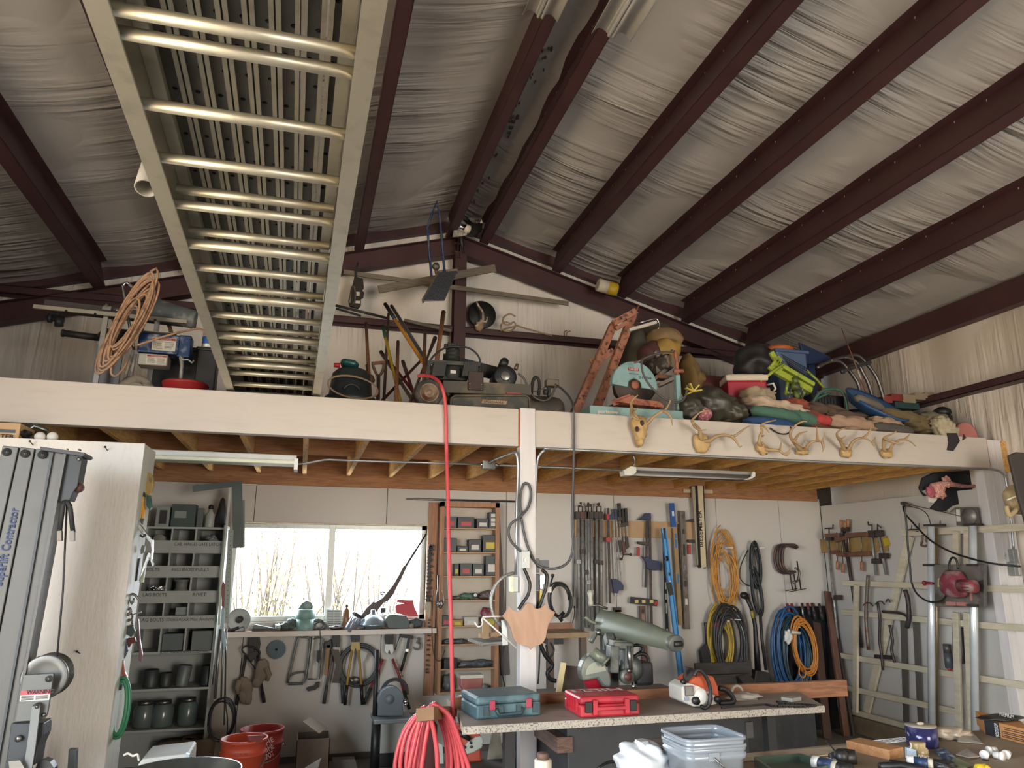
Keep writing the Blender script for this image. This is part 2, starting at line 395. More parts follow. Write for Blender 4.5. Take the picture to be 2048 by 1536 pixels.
for i in range(len(jx)-1):                     # solid blocking between joists
    y = 6.35+(0.04 if i % 2 else -0.04); part(lo, 'blocking', MB().bx(jx[i]+.02, jx[i+1]-.02, y, y+.038, ZH+.03, ZH+.233), m_firl)
part(lo, 'ledger', MB().bx(XL+.05, XRW-.25, YB-.035, YB-.001, ZP-.03, ZH+.235), m_firl, bev=0.003)
for k in range(7):
    x0 = XL+.02+k*1.33; part(lo, 'deck_panel', MB().bx(x0, min(x0+1.326, XRW-.02), D+.0855, YG-.06, ZH+.237, ZH+.255), m_firl)
ZL = ZH+.255                                   # walking level of the loft
# window
wn = struct('window_1')
m_alu = mat('#b7b9b3', 0.4,0.6, scale=30); m_jamb = mat('#c7b89a', 0.6,0, 'wood', '#ab9a7c', 6)
YW = YB+.10
xm0, xm1 = P(653,1150, YW).x, P(666,1150, YW).x
b = MB()
for x0, x1, z0, z1 in ((WX0, WX1, WZ1-.045, WZ1),(WX0, WX1, WZ0, WZ0+.045),(WX0, WX0+.04, WZ0, WZ1),(WX1-.05, WX1, WZ0, WZ1)): b.bx(x0, x1, YW-.03, YW+.03, z0, z1)
part(wn, 'window_frame', b, m_alu, bev=0.003)
part(wn, 'mullion', MB().bx(xm0, xm1, YW-.035, YW+.03, WZ0, WZ1), m_alu, bev=0.004)
m_glass = bpy.data.materials.new('window_glass'); m_glass.use_nodes = True
nt = m_glass.node_tree; nt.nodes.remove(nt.nodes['Principled BSDF'])
tr = nt.nodes.new('ShaderNodeBsdfTransparent'); gl = nt.nodes.new('ShaderNodeBsdfGlossy'); gl.inputs['Roughness'].default_value = 0.02; mx = nt.nodes.new('ShaderNodeMixShader'); mx.inputs[0].default_value = 0.05
nt.links.new(tr.outputs[0], mx.inputs[1]); nt.links.new(gl.outputs[0], mx.inputs[2]); nt.links.new(mx.outputs[0], nt.nodes['Material Output'].inputs[0])
part(wn, 'pane', MB().bx(WX0+.035, xm0, YW, YW+.004, WZ0+.04, WZ1-.04), m_glass)
part(wn, 'pane', MB().bx(xm1, WX1-.045, YW, YW+.004, WZ0+.04, WZ1-.04), m_glass)
b = MB()
for x0, x1, z0, z1 in ((WX0-.01, WX1+.01, WZ1, WZ1+.012),(WX0-.012, WX0, WZ0, WZ1),(WX1, WX1+.012, WZ0, WZ1)): b.bx(x0, x1, YB-.004, YW+.05, z0, z1)
part(wn, 'jamb', b, m_jamb)
SZ = P(600,1261, YB-.12).z
part(wn, 'window_sill', MB().bx(WX0-.1, WX1+.1, YB-.12, YW+.05, SZ-.026, SZ), mat('#8d5f45', .6,0, 'wood', '#6f4834', 5), bev=.004)
part(wn, 'stool_board', MB().bx(WX0, WX1, YW-.04, YW+.03, SZ+.001, WZ0+.002), mat('#8d6a50', .6,0, 'wood', '#77563f', 5))
part(wn, 'sill_apron', MB().bx(WX0-.1, WX1+.1, YB-.122, YB-.105, SZ-.05, SZ-.004), m_white)
# ================================================================ helpers for objects
def pm(x, y, Y): return (P(x+4, y, Y)-P(x-4, y, Y)).length/8
def rb(b, x0, y0, x1, y1, Y, d):
    p = P(x0, y0, Y); q = P(x1, y1, Y); return b.bx(min(p.x, q.x), max(p.x, q.x), Y, Y+d, min(p.z, q.z), max(p.z, q.z))
def disc(b, x, y, Y, r, d, r2=None, n=20):
    c = P(x, y, Y); k = pm(x, y, Y)*r; return b.cyl(c, c+V((0, d, 0)), k, k if r2 is None else pm(x, y, Y)*r2, n=n)
def tp(b, pts, Y, r, k=0, n=8): return b.tube(pxs(pts, Y, k), r, n=n)
def blob(b, c, rad, R=None, amp=0.12, fr=3.0, e=1.0, nu=26, nv=14, seed=0):
    """soft bag / folded cloth: ellipsoid (e<1 squarer) with creases"""
    rn = random.Random(seed); ph = [rn.uniform(0,6.28) for _ in range(9)]; R = R or Matrix.Identity(3); c = V(c); vs = []; fs = []
    sg = lambda t, p: math.copysign(abs(t)**p, t)
    for j in range(nv+1):
        th = math.pi*j/nv
        for i in range(nu):
            a = 2*math.pi*i/nu; u = V((sg(math.sin(th), e)*sg(math.cos(a), e), sg(math.sin(th), e)*sg(math.sin(a), e), sg(math.cos(th), e)))
            w = 1+amp*(0.5*math.sin(fr*u.x*2+ph[0]+2*math.sin(fr*u.z+ph[1]))+0.35*math.sin(fr*u.z*3.1+ph[2]+1.5*math.sin(fr*u.x*1.7+ph[3]))+0.25*math.sin(fr*2.3*(u.x+u.y)+ph[4]))
            vs.append(c+R@V((u.x*rad[0]*w, u.y*rad[1]*w, u.z*rad[2]*w)))
    for j in range(nv):
        for i in range(nu): fs.append((j*nu+i, (j+1)*nu+i, (j+1)*nu+(i+1) % nu, j*nu+(i+1) % nu))
    return b.add(vs, fs, True)
def pblob(b, x0, y0, x1, y1, Y, d, tilt=0, **k):
    x, y = (x0+x1)/2,(y0+y1)/2; s = pm(x, y, Y+d/2)
    return blob(b, P(x, y, Y+d/2),(abs(x1-x0)/2*s, d/2, abs(y1-y0)/2*s), Matrix.Rotation(math.radians(tilt),3, 'Y'), **k)
def coil(c, rx, rz, turns, tilt=0.0, spread=0.05, jit=0.06, seed=1, n=22, ysp=0.02):
    """a hand-coiled line: loops that wander"""
    rn = random.Random(seed); pts = []; R = Matrix.Rotation(math.radians(tilt),3, 'Y'); ox = oz = 0; k1 = 1
    for t in range(int(turns*n)+1):
        if t % n == 0:
            k2 = 1+rn.uniform(-jit, jit); nx, nz, ny = rn.uniform(-spread, spread)*rx, rn.uniform(-spread, spread)*rz, rn.uniform(-1,1)*ysp
            if t == 0: k1, ox, oz, oy = k2, nx, nz, ny
            a = (k1, ox, oz, oy); e = (k2, nx, nz, ny); k1, ox, oz, oy = e
        f = (t % n)/n; m = [a[i]+(e[i]-a[i])*f for i in range(4)]; an = 2*math.pi*t/n
        pts.append(V(c)+R@V((rx*m[0]*math.sin(an)+m[1], m[3], rz*m[0]*math.cos(an)+m[2])))
    return pts
BLK = mat('#1d1c1c', 0.45); DARK = mat('#2c2b2b', 0.55); RUB = mat('#232323', 0.7)
CHR = mat('#c9cccd', 0.18,1.0, 'flat'); STL = mat('#8f8f8c', 0.35,0.9, col2='#6f6d69', scale=25); OLD = mat('#6d675f', 0.5,0.5, 'spot', '#7b4a32', 18)
WHT = mat('#d9d7d2', 0.5,0, 'flat'); INK = mat('#20202a', 0.7,0, 'flat'); RED = mat('#b3202a', 0.45); PAPER = mat('#cfcbc0', 0.7,0, 'flat')
REDP = mat('#a3181f', 0.5,0, 'flat')
# ================================================================ LADDER overhead + scaffold plank on it
ALU = mat('#bcb6a4', 0.42,0.75, 'spot', '#958c76', 14,0.05, amount=1.3); ALU_SHADE = mat('#8a857a', 0.55,0.6, 'spot', '#5f5a50', 7,0.1, amount=1.5)  # second, darker aluminium is for deck webs: their shade put into the colour
lz = ZT+0.012; LY0, LY1 = -1.4,6.3
def lx(y): return -0.548+(5.2-y)*0.0125,0.026+(5.2-y)*0.0115
lad = thing('extension_ladder', 'long aluminium extension ladder lying flat overhead with one end on the white loft beam', 'ladder', (-.26,5.3, lz))
for k in (0,1):
    xa, xb = lx(LY0)[k], lx(LY1)[k]; s = 1 if k == 0 else -1; b = MB()
    b.bar((xa, LY0, lz+.004),(xb, LY1, lz+.004),.052,.008); b.bar((xa-s*.018, LY0, lz+.055),(xb-s*.018, LY1, lz+.055),.008,.11); b.bar((xa, LY0, lz+.106),(xb, LY1, lz+.106),.05,.008)
    part(lad, 'rail', b, ALU)
    b = MB(); b.bar((xa+s*.046, LY0, lz+.10),(xb+s*.046, LY1-.1, lz+.10),.035,.006); b.bar((xa+s*.03, LY0, lz+.125),(xb+s*.03, LY1-.1, lz+.125),.006,.05)
    part(lad, 'fly_rail', b, ALU)
ry = [0.99,1.29,1.543,1.621,1.898,2.172,2.475,2.8,3.037,3.383,3.642,3.989,4.22,4.575,4.803,5.116,0.68,0.3,-.1,-.5,-.9,5.4,5.7,6.0]
for i, y in enumerate(ry):
    a, c = lx(y); b = MB(); z = lz+.024
    w = 0.02 if i in (7,9,11,13) else 0.016
    b.tube([(a-.015, y, z),(c+.015, y, z)], w*1.05, n=10)
    if i in (6,7,9,11,13): b.tube([(a+.03, y-.05, z+.03),(c-.03, y-.05, z+.03)],0.017, n=8)
    part(lad, 'rung', b, ALU)
bolt = MB()
for (x, y, z) in ((lx(3.0)[0]-.005,2.2, lz+.06),(lx(3.0)[0]-.005,2.26, lz+.04),(lx(4)[0]-.005,4.5, lz+.06)): bolt.cyl((x-.01, y, z),(x+.01, y, z),.008, n=6)
part(lad, 'bolt', bolt, BLK, kind='stuff')
pk = thing('scaffold_plank', 'dusty perforated aluminium scaffold plank of eight channels laid on the ladder', 'plank', (-.26,4.0, lz+.155))
zb = lz+.152; x0, x1 = -.505,-.005; w = (x1-x0)/8
for k in range(8):
    def xx(y, t): return x0+(k+t)*w+(5.2-y)*0.011
    b = MB(); ya, yb = LY0,6.2
    def quadbar(t0, t1, z0, z1): b.hexa([(xx(ya, t0), ya, z0),(xx(ya, t1), ya, z0),(xx(yb, t1), yb, z0),(xx(yb, t0), yb, z0),(xx(ya, t0), ya, z1),(xx(ya, t1), ya, z1),(xx(yb, t1), yb, z1),(xx(yb, t0), yb, z1)])
    quadbar(.04,.96, zb+.038, zb+.041); quadbar(.04,.07, zb, zb+.04); quadbar(.93,.96, zb, zb+.04); ch = part(pk, 'deck_channel', b, ALU_SHADE)
    for u0, u1 in ((.04,.24),(.76,.96)): b = MB(); quadbar(u0, u1, zb-.001, zb+.003); part(ch, 'channel_lip', b, ALU)
    h = MB(); rn = random.Random(k)
    for j in range(46):
        y = ya+1.3+j*.12; x = xx(y, .5+(.17 if j % 2 else -.15)); c = V((x, y, zb+.0375)); h.cyl(c, c+V((0,0,-.003)),.008,.005, n=6)
    part(ch, 'punched_hole', h, BLK, kind='stuff')
b = MB(); p = PX(292,377,-.575); b.lathe([(.03,.14),(.036,.14),(.036,0),(.031,0),(.031,.135)], p, (0,.45,1), n=20, caps=False)
solo('conduit_pipe', 'short open ended grey pipe tucked beside the ladder left rail', 'pipe', b, mat('#8d877c', .6))
# ================================================================ loft, left of the ladder
Y = 5.75
sp = thing('paint_sprayer', 'blue airless paint sprayer with chrome handle and two warning labels on the loft', 'sprayer', (P(300,700, Y).x, Y, ZL))
BLU = mat('#1d3a66', 0.4,0.1, 'spot', '#a8adb3', 16, amount=0.8); GRYP = mat('#a5a5a3', 0.5,0.3, 'spot', '#80796f', 12)
b = MB(); rb(b, 278,664,356,709, Y, .16); part(sp, 'pump_body', b, BLU, bev=.012)
b = MB(); rb(b, 280,661,352,666, Y-.005,.17); part(sp, 'top_cover', b, GRYP, bev=.006)
b = MB(); rb(b, 358,669,379,715, Y+.01,.12); part(sp, 'fluid_head', b, BLU, bev=.012)
b = MB(); c = P(215,676, Y+.08); e = P(256,680, Y+.08); b.lathe([(.055,0),(.072,.01),(.078,.03),(.078,(e-c).length)], c, e-c, n=20); part(sp, 'motor', b, DARK)
b = MB(); b.lathe([(.0795,.045),(.0795,.06)], c, e-c, n=20, caps=False); part(sp, 'motor_band', b, CHR)
b = MB(); rb(b, 276,705,334,732, Y-.02,.14); part(sp, 'control_box', b, mat('#b9b7ae', .5), bev=.012)
b = MB(); tp(b, [(268,700),(247,585),(247,570),(253,566),(260,570),(275,592),(285,660)], Y-.03,.011,4); part(sp, 'handle', b, CHR)
for q in ([(266,702),(249,760)],[(271,708),(262,752)]): b = MB(); tp(b, q, Y-.04,.013); part(sp, 'leg', b, GRYP)
b = MB(); tp(b, [(363,714),(364,730),(360,776)], Y+.02,[.018,.015,.013]); part(sp, 'siphon_tube', b, GRYP)
b = MB(); tp(b, [(360,712),(366,720),(376,719),(384,726),(388,721)], Y, .007); part(sp, 'valve_lever', b, GRYP)
c = P(271,786, Y-.05); b = MB(); pr = [(.06,-.03),(.115,-.028),(.13,-.015),(.13,.015),(.115,.028),(.06,.03)]; b.lathe(pr, c, (0,1,0), n=28)
wh = part(sp, 'wheel', b, mat('#8f8474', .8,0, 'spot', '#5d564c', 14,.3))
b = MB(); b.lathe([(.02,-.04),(.07,-.036),(.075,-.03)], c, (0,1,0), n=20); part(wh, 'rim', b, mat('#a59a8b', .7))
def label(par, x0, y0, x1, y1, Yl, head='WARNING', lines=6, dy=0.0):
    b = MB(); p = P(x0, y0, Yl); q = P(x1, y1, Yl); b.bx(p.x, q.x, Yl-.003, Yl, q.z, p.z); l = part(par, 'warning_label', b, PAPER)
    h = p.z-q.z; w = q.x-p.x; b = MB(); b.bx(p.x+.003, q.x-.003, Yl-.0036, Yl-.003, p.z-h*.2, p.z-h*.03); part(l, 'label_band', b, REDP)
    b = MB(); rn = random.Random(int(x0))
    for i in range(lines):
        z = p.z-h*(.34+.6*i/lines)
        for s in (0,1): b.bx(p.x+w*(.05+.48*s), p.x+w*(.05+.48*s+rn.uniform(.32,.42)), Yl-.0036, Yl-.003, z-h*.03, z)
    part(l, 'fine_print', b, INK, kind='stuff')
    text(l, head, (p.x+w*.2, Yl-.0036, p.z-h*.17),(1,0,0),(0,0,1), h*.11, PAPER, w*.6)
label(sp, 306,674,350,703, Y-.001); label(sp, 294,709,332,730, Y-.021)
b = MB(); b.tube(coil(P(256,648, Y-.12),.065,.31,11, tilt=19.5, spread=.55, jit=.05, seed=3, ysp=.03),.0085, n=7)
tp(b, [(270,692, Y-.1),(300,682, Y-.08),(335,671, Y-.05),(370,662, Y),(405,660, Y+.1),(425,700, Y+.2),(420,740, Y+.25)], Y, .0085,4,7)
tp(b, [(226,715, Y-.1),(222,745, Y-.1),(232,752, Y-.1),(248,735, Y-.05),(262,712, Y)], Y, .0085,4,7)
solo('paint_hose', 'tan hose coiled in long loops over the chrome handle of the sprayer', 'hose', b, mat('#c09a7b', .6,0, 'spot', '#93755d', 20))
Y = 6.3
rs = thing('saw_stand', 'grey steel tile saw stand with bright drilled guide rail on the loft', 'stand', (P(230,700, Y).x, Y, ZL))
b = MB(); b.bar(P(67,613,5.9), P(374,644,5.9),.02,.03); part(rs, 'guide_rail', b, mat('#c6c2b4', .3,.9))
b = MB(); b.bar(P(95,612,6.05), P(390,645,6.05),.16,.05); part(rs, 'tray', b, mat('#514f50', .5,.5))
for x in (212,316): b = MB(); b.bar(P(x, 634,5.95), V((P(x-3,640,5.95).x, 5.95, ZL)),.035,.02,(0,1,0)); part(rs, 'leg', b, GRYP)
for x, x2 in ((225,245),(333,350)): b = MB(); b.bar(P(x, 634,6.2), P(x2,690,6.2),.03,.015,(0,1,0)); part(rs, 'brace', b, mat('#8a6a57', .7))
b = MB()
for x in (132,190,250,310): c = P(x, 613+(x-67)*.101+2,5.885); b.cyl(c, c+V((0,.01,0)),.009, n=8)
part(rs, 'hole', b, BLK, kind='stuff')
b = MB(); rb(b, 205,612,222,620,5.95,.05); b.cyl(P(211,612,5.95), P(211,612,5.95)+V((0,.05,0)),.022); tp(b, [(222,618),(245,622)],5.95,.007); part(rs, 'rail_stop', b, CHR)
b = MB(); b.lathe([(.075,0),(.095,.005),(.1,.02),(.085,.05),(.075,.32),(.01,.325)], P(306,618,6.0), P(392,640,6.0)-P(306,618,6.0), n=18); b.lathe([(.06,.004),(.094,0.0)], P(306,618,6.0), P(392,640,6.0)-P(306,618,6.0), caps=False)
solo('grey_tub', 'grey tapered plastic tub lying on its side on the saw stand', 'tub', b, mat('#5f6667', .6,0, 'spot', '#8e9292', 10))
b = MB(); b.bx(P(191,700,6.1).x, P(246,700,6.1).x, 6.1,6.12, ZL, P(200,688,6.1).z); solo('metal_sheet', 'plain grey sheet metal panel standing behind the sprayer wheel', 'panel', b, mat('#77777a', .5,.4))
b = MB(); p = P(309,688,6.15); q = P(420,700,6.15); b.bx(p.x, q.x, 6.15,6.6, ZL, p.z); b.bx(p.x-.01, q.x+.01,6.13,6.62, p.z-.04, p.z-.015); solo('storage_bin', 'dark grey storage bin behind the blue sprayer', 'bin', b, mat('#3d4144', .5), bev=.015)
b = MB(); c = P(368,776,5.62); b.lathe([(.09,-.12),(.15,-.1),(.155,.04),(.162,.045),(.162,.06),(.15,.06),(.145,-.08)], V((c.x, 5.68, ZL+.11)), n=24); solo('red_tub', 'round red plastic tub below the sprayer siphon tube', 'tub', b, mat('#a82b2b', .45))
b = MB(); c = P(411,697,5.95); b.lathe([(.042,0),(.045,.004),(.045,.15),(.04,.155)], c+V((.015,0,0)), n=18); cn = solo('spray_can', 'white and blue paint can behind the lower end of the ladder', 'can', b, mat('#cfd2d4', .4,.2))
b = MB(); b.lathe([(.0455,.03),(.0455,.09)], c+V((.015,0,0)), n=18, caps=False); part(cn, 'paper_label', b, mat('#2c63b5', .5))
b = MB(); b.bx(c.x-.05, c.x+.1,5.9,6.05, ZL, c.z); b.bx(c.x-.06, c.x+.11,5.89,6.06, c.z-.03, c.z-.001); solo('black_box', 'black plastic box under the white and blue can', 'box', b, BLK, bev=.01)
b = MB(); b.cyl(P(125,666,6.3), P(203,676,6.3),.027, n=14); b.cyl(P(124,666,6.3), P(128,666.5,6.3),.031); b.bar(P(196,675,6.3), P(212,660,6.0),.03,.03); part(rs, 'steel_pipe', b, DARK)  # loose steel pipe, not an axle; grouped with the stand to hold it
b = MB(); Yv = 7.45; b.cyl(P(97,636, Yv), P(104,637, Yv),.045, n=12); b.cyl(P(104,637, Yv), P(128,641, Yv),.026); b.cyl(P(118,634, Yv), P(118,652, Yv),.04, n=12); b.cyl(P(109,628, Yv), P(109,640, Yv),.012); b.bar(P(103,628, Yv), P(116,628, Yv),.02,.012)
solo('pipe_valve', 'old grey pipe valve sitting on the brown girt at far left', 'valve', b, mat('#54565a', .5,.6))
# ================================================================ loft, right of the ladder: tools along the gable
Y = 6.0
vc = thing('shop_vacuum', 'grey drum shop vacuum with dark motor lid right of the ladder foot', 'vacuum', (P(704,760, Y).x, Y+.2, ZL))
c = V((P(704,775, Y).x, Y+.22, ZL)); k = pm(704,775, Y)
b = MB(); b.lathe([(.19,.03),(.205,.05),(.215,.2),(.222,.21),(.222,.225),(.2,.24)], c, n=28); part(vc, 'drum', b, mat('#5f655f', .5,0, 'spot', '#7a7466', 9))
hl = P(698,737,6.2).z-ZL; b = MB(); b.lathe([(.225,.21),(.228,.235),(.21,.26),(.18,.275),(.16, hl-.05),(.12, hl-.01),(.02, hl)], c, n=24); part(vc, 'motor_lid', b, mat('#2f3534', .45))
b = MB(); b.tube(arc(c+V((0,-.17,.27)),.07,20,160,8),.014); part(vc, 'carry_handle', b, DARK)
for a in (30,150,210,330): b = MB(); w = c+V((.2*math.cos(math.radians(a)),.2*math.sin(math.radians(a)),.03)); b.ell(w, (.03,.02,.03)); part(vc, 'caster', b, RUB)
b = MB(); b.tube(coil(c+V((0,-.245,.3)),.2,.09,2.4, tilt=8, seed=5, ysp=.004),.006); part(vc, 'power_cord', b, mat('#9a7f63', .6))
b = MB(); pblob(b, 680,720,718,737,6.12,.16,8, amp=.05, e=.8); tq = solo('water_jug', 'dark teal jug lying on the vacuum lid', 'jug', b, mat('#1f4f4f', .35))
b = MB(); c2 = P(680,731,6.14); b.cyl(c2, c2+V((-.05,0,.0)),.022,.018); part(tq, 'cap', b, RED)
PN = [0]
def pole(name, label, top, bot, r, m, Yt=7.28, Yb_=6.75, taper=1.0, grip=None, gm=None, cat='handle', head=None, hm=None):
    PN[0] += 1; o_ = .045*((PN[0]*3) % 7); Yt -= o_; Yb_ -= o_
    a = P(top[0], top[1], Yt); q = P(bot[0], bot[1], Yb_); d = q-a
    if d.z < -0.05: q = a+d*max(0.2,(a.z-ZL-.02)/-d.z) if q.z > ZL+.02 else q
    t = thing(name, label, cat, (q.x, q.y, ZL), 'long handled tools leaning on the gable wall')
    b = MB(); b.tube([a, a+(q-a)*.3, q],[r*taper, r, r], n=10); b.ell(a, (r*taper, r*taper, r*taper*.8), nu=10, nv=6); part(t, 'shaft', b, m)
    if grip:
        b = MB(); e = a+(q-a)*grip; o = (a-q).normalized()*.01; b.tube([a+o, e], r*1.18, n=10); part(t, 'grip', b, gm)
    if head:
        b = MB(); head(b, q, (a-q).normalized()); part(t, 'blade', b, hm or OLD)
    return t
W1 = mat('#8a5f41', .6,0, 'wood', '#6d452c', 5, stretch=(6,6,.6)); W2 = mat('#6a5245', .65,0, 'wood', '#4d3a30', 5, stretch=(6,6,.6)); W3 = mat('#a0714c', .6,0, 'wood', '#83573a', 5, stretch=(6,6,.6))
YEL = mat('#c8a52c', .4); ORY = mat('#c98b2d', .4); GRN = mat('#234a33', .5); GPIPE = mat('#8c8a88', .35,.7); DRD = mat('#6b2528', .5)
def spade(b, q, u):
    s = u.cross(V((0,1,0))).normalized(); n = s.cross(u); z = q+V((0,0,.0))
    b.add([z+s*-.09+u*.3, z+s*.09+u*.3, z+s*.1+u*.12, z+u*.0, z-s*.1+u*.12, z+n*.02+u*.33],[(0,1,2,3,4),(0,5,1)], False); b.tube([z+u*.1+n*-.01, z+u*.36],[.012,.02])
def tines(b, q, u):
    s = u.cross(V((0,1,0))).normalized(); b.bar(q+u*.05-s*.2, q+u*.05+s*.2,.03,.02)
    for i in range(9): o = q+u*.05+s*(-.19+.0475*i); b.tube([o, o+V((0,-.03,-.04))],.005, n=5)
pole('shovel', 'brown straight handle standing just right of the shop vacuum', (732,646),(738,752),.016, W1, cat='shovel', head=spade)
pole('garden_rake', 'yellow rake handle with dark green grip', (766,653),(799,797),.015, YEL, grip=.13, gm=GRN, cat='rake', head=tines)
pole('hoe', 'thin grey brown handle beside the yellow rake handle', (777,627),(768,795),.014, W2, cat='hoe', head=spade)
pole('post_hole_digger', 'orange yellow fibreglass handle with black grip leaning left', (771,609),(846,725),.017, ORY, grip=.14, gm=BLK, cat='digger')
pole('digging_bar', 'grey metal pipe leaning beside the orange yellow handle', (783,612),(849,716),.019, GPIPE, cat='bar')
pole('sledge_hammer', 'short brown handle end between green grip and grey pipe', (796,683),(795,716),.016, W1, cat='hammer')
pole('axe', 'dark brown club shaped handle leaning left of the yellow rake', (762,704),(792,750),.016, W2, taper=1.3, cat='axe')
pole('pickaxe', 'reddish brown handle crossing the bundle from upper right to lower left', (843,720),(775,790),.014, mat('#6d4634', .6), Yt=7.2, Yb_=6.9, cat='pickaxe')
pole('mattock', 'brown handle end standing behind the compressor pulley', (850,666),(849,712),.017, W1, cat='mattock')
pole('canoe_paddle', 'dark paddle shaped handle left of the thick tan handle', (870,676),(856,712),.012, W2, taper=1.9, cat='paddle')
pole('maul', 'thick tan wooden handle behind the compressor', (887,624),(874,718),.021, W3, taper=1.15, cat='maul')
pole('red_spade', 'dark red fibreglass handle low among the tools', (778,722),(812,765),.015, DRD, Yt=6.9, Yb_=6.6, cat='spade')
pole('weed_cutter', 'second dark red handle right of the first one', (806,724),(824,778),.015, DRD, Yt=6.9, Yb_=6.6, cat='cutter', grip=.2, gm=W2)
t = thing('d_handle_shovel', 'red brown shovel with a wooden D grip in front of the tool bundle', 'shovel', (P(757,790,6.35).x, 6.35, ZL), 'long handled tools leaning on the gable wall')
b = MB(); b.tube(pxs([(745,727),(749,740),(757,752),(766,741),(768,727)],6.4,3),.013); part(t, 'd_grip', b, W2); b = MB(); b.tube(pxs([(743,727),(770,725)],6.4),.016); part(t, 'cross_grip', b, W1)
b = MB(); b.tube([P(757,750,6.4), V((P(758,790,6.4).x, 6.38, ZL))],.017); part(t, 'shaft', b, W2)
b = MB(); c = P(738,762,6.3); b.lathe([(.05,0),(.052,.01),(.035,.05),(.014,.06)], c, (0,-.5,.6), n=16); b.tube([c, P(733,730,6.4)],.011); solo('plunger', 'brown rubber plunger cup by the vacuum lid', 'plunger', b, mat('#5a3a30', .6))
# ================================================================ compressor
Y = 5.5
cp = thing('air_compressor', 'large dusty two wheeled air compressor with horizontal tank behind the beam', 'compressor', (P(1000,800, Y).x, Y+.25, ZL))
OLV = mat('#4d4942', .6,.2, 'spot', '#6a5d4a', 6,.1); OLG = mat('#3f413d', .6,.2, 'spot', '#5d564a', 8,.1)
zt = P(1000,786, Y+.1).z; zt2 = P(1100,798, Y+.1).z; r = (zt-.01-ZL-.03)/2+.02
cy_, cz_ = Y+.25, ZL+.03+r; xa, xb = P(897,790, Y+.2).x, P(1131,800, Y+.2).x
b = MB(); b.lathe([(.02,0),(r*.7,.02),(r*.93,.05),(r, .09),(r, xb-xa-.09),(r*.93, xb-xa-.05),(r*.7, xb-xa-.02),(.02, xb-xa)],(xa, cy_, cz_),(1,0,0), n=28); part(cp, 'tank', b, OLV)
b = MB(); p0, p1 = P(902,790, Y), P(1061,800, Y); zz0 = ZL+.03
o = [V((p0.x, Y, zz0)), V((p0.x, Y, p0.z-.03)), V((p0.x+.03, Y, p0.z-.005)), V((p1.x-.04, Y, p1.z+.035)), V((p1.x-.01, Y, p1.z+.01)), V((p1.x, Y, zz0))]; b.prism(o, (0,.02,0)); part(cp, 'skirt', b, OLG, bev=.006)
b = MB(); b.tube([q+V((0,-.003,0)) for q in o],.012, n=8); part(cp, 'skirt_rim', b, OLV)
b = MB(); q0 = [P(966,799, Y-.004), P(1015,802, Y-.004), P(1012,809, Y-.004), P(963,806, Y-.004)]; b.prism(q0,(0,.003,0)); npl = part(cp, 'nameplate', b, mat('#a98f6c', .5))
text(npl, 'SPEEDAIRE', P(967,805.3, Y-.004), P(1013,807.8, Y)-P(966,804.8, Y),(0,0,1),.019, INK, .165, bold=.01)
b = MB(); b.hexa([P(887,785, Y+.03), P(1062,790, Y+.03), P(1062,790, Y+.45), P(887,785, Y+.45), P(887,761, Y+.03), P(1062,769, Y+.03), P(1062,769, Y+.03)+V((0,.42,0)), P(887,761, Y+.03)+V((0,.42,0))]); part(cp, 'base_plate', b, OLV)
b = MB(); rb(b, 1013,784,1043,790, Y+.012,.02); part(cp, 'red_sticker', b, mat('#8e3a35', .6))
b = MB(); rb(b, 872,726,936,762, Y+.1,.22); pump = part(cp, 'crankcase', b, mat('#2b2a29', .6,.2, 'spot', '#45403a', 10), bev=.012)
for x0, x1 in ((862,884),(922,948)):
    b = MB()
    for i in range(9): x = x0+(x1-x0)*i/8; b.bar(P(x+5,728, Y+.09), P(x, 756, Y+.09),.012,.14,(0,1,0))
    part(pump, 'cooling_fin', b, mat('#3a3936', .6,.3))
b = MB(); disc(b, 906,743, Y+.085,16,.03); part(pump, 'bearing_cover', b, OLG); b = MB(); rb(b, 901,740,912,747, Y+.075,.006); part(pump, 'badge', b, PAPER)
b = MB(); c = P(905,722, Y+.2); 
for i in range(9): b.lathe([(.05,0),(.058,.002),(.058,.006),(.05,.008)], c+V((0,0,.011*i)), n=16)
part(pump, 'cylinder', b, OLG)
b = MB(); b.box(c+V((0,0,.115)),(.1,.1,.025)); 
for dx in (-.04,-.013,.013,.04): b.cyl(c+V((dx, -.03,.12)), c+V((dx, -.03,.145)),.01, n=8)
b.cyl(c+V((-.055,0,.1)), c+V((-.055,0,.14)),.02); part(pump, 'cylinder_head', b, OLG, bev=.004)
b = MB(); d0, d1 = P(886,720, Y+.36), P(1000,749, Y+.36); b.bar(d0, d1,.04,.11); 
for i in range(22): q = d0+(d1-d0)*(i/21); b.bar(q+V((0,-.024,.05)), q+V((0,-.024,-.05)),.006,.006)
part(cp, 'belt_guard', b, mat('#33312f', .6,.3))
b = MB(); tp(b, [(857,764),(857,738),(861,720),(875,705),(890,696),(907,693),(930,694),(945,700),(956,711),(960,722),(958,735)], Y+.06,.008,3); part(cp, 'guard_hoop', b, BLK)
b = MB(); b.bar(P(858,724, Y+.05), P(960,729, Y+.05),.02,.03); part(cp, 'handle_bar', b, OLG)
b = MB(); b.bar(P(858,722, Y+.05), P(854,770, Y+.05),.02,.02,(0,1,0)); part(cp, 'upright', b, DARK)
b = MB(); c = P(1011,752, Y+.1); b.lathe([(.05,0),(.085,.005),(.098,.02),(.1,.24),(.08,.26)], c, (.1,1,0), n=22); mo = part(cp, 'motor', b, mat('#232524', .5,.2))
b = MB(); b.lathe([(.036,-.012),(.04,-.01),(.04,.0)], c, (.1,1,0), n=16)
for i in range(5): b.tube(arc(c+V((-.002,-.006,0)),.05+.009*i, 195,330,10),.0022, n=5)
part(mo, 'fan_grille', b, STL)
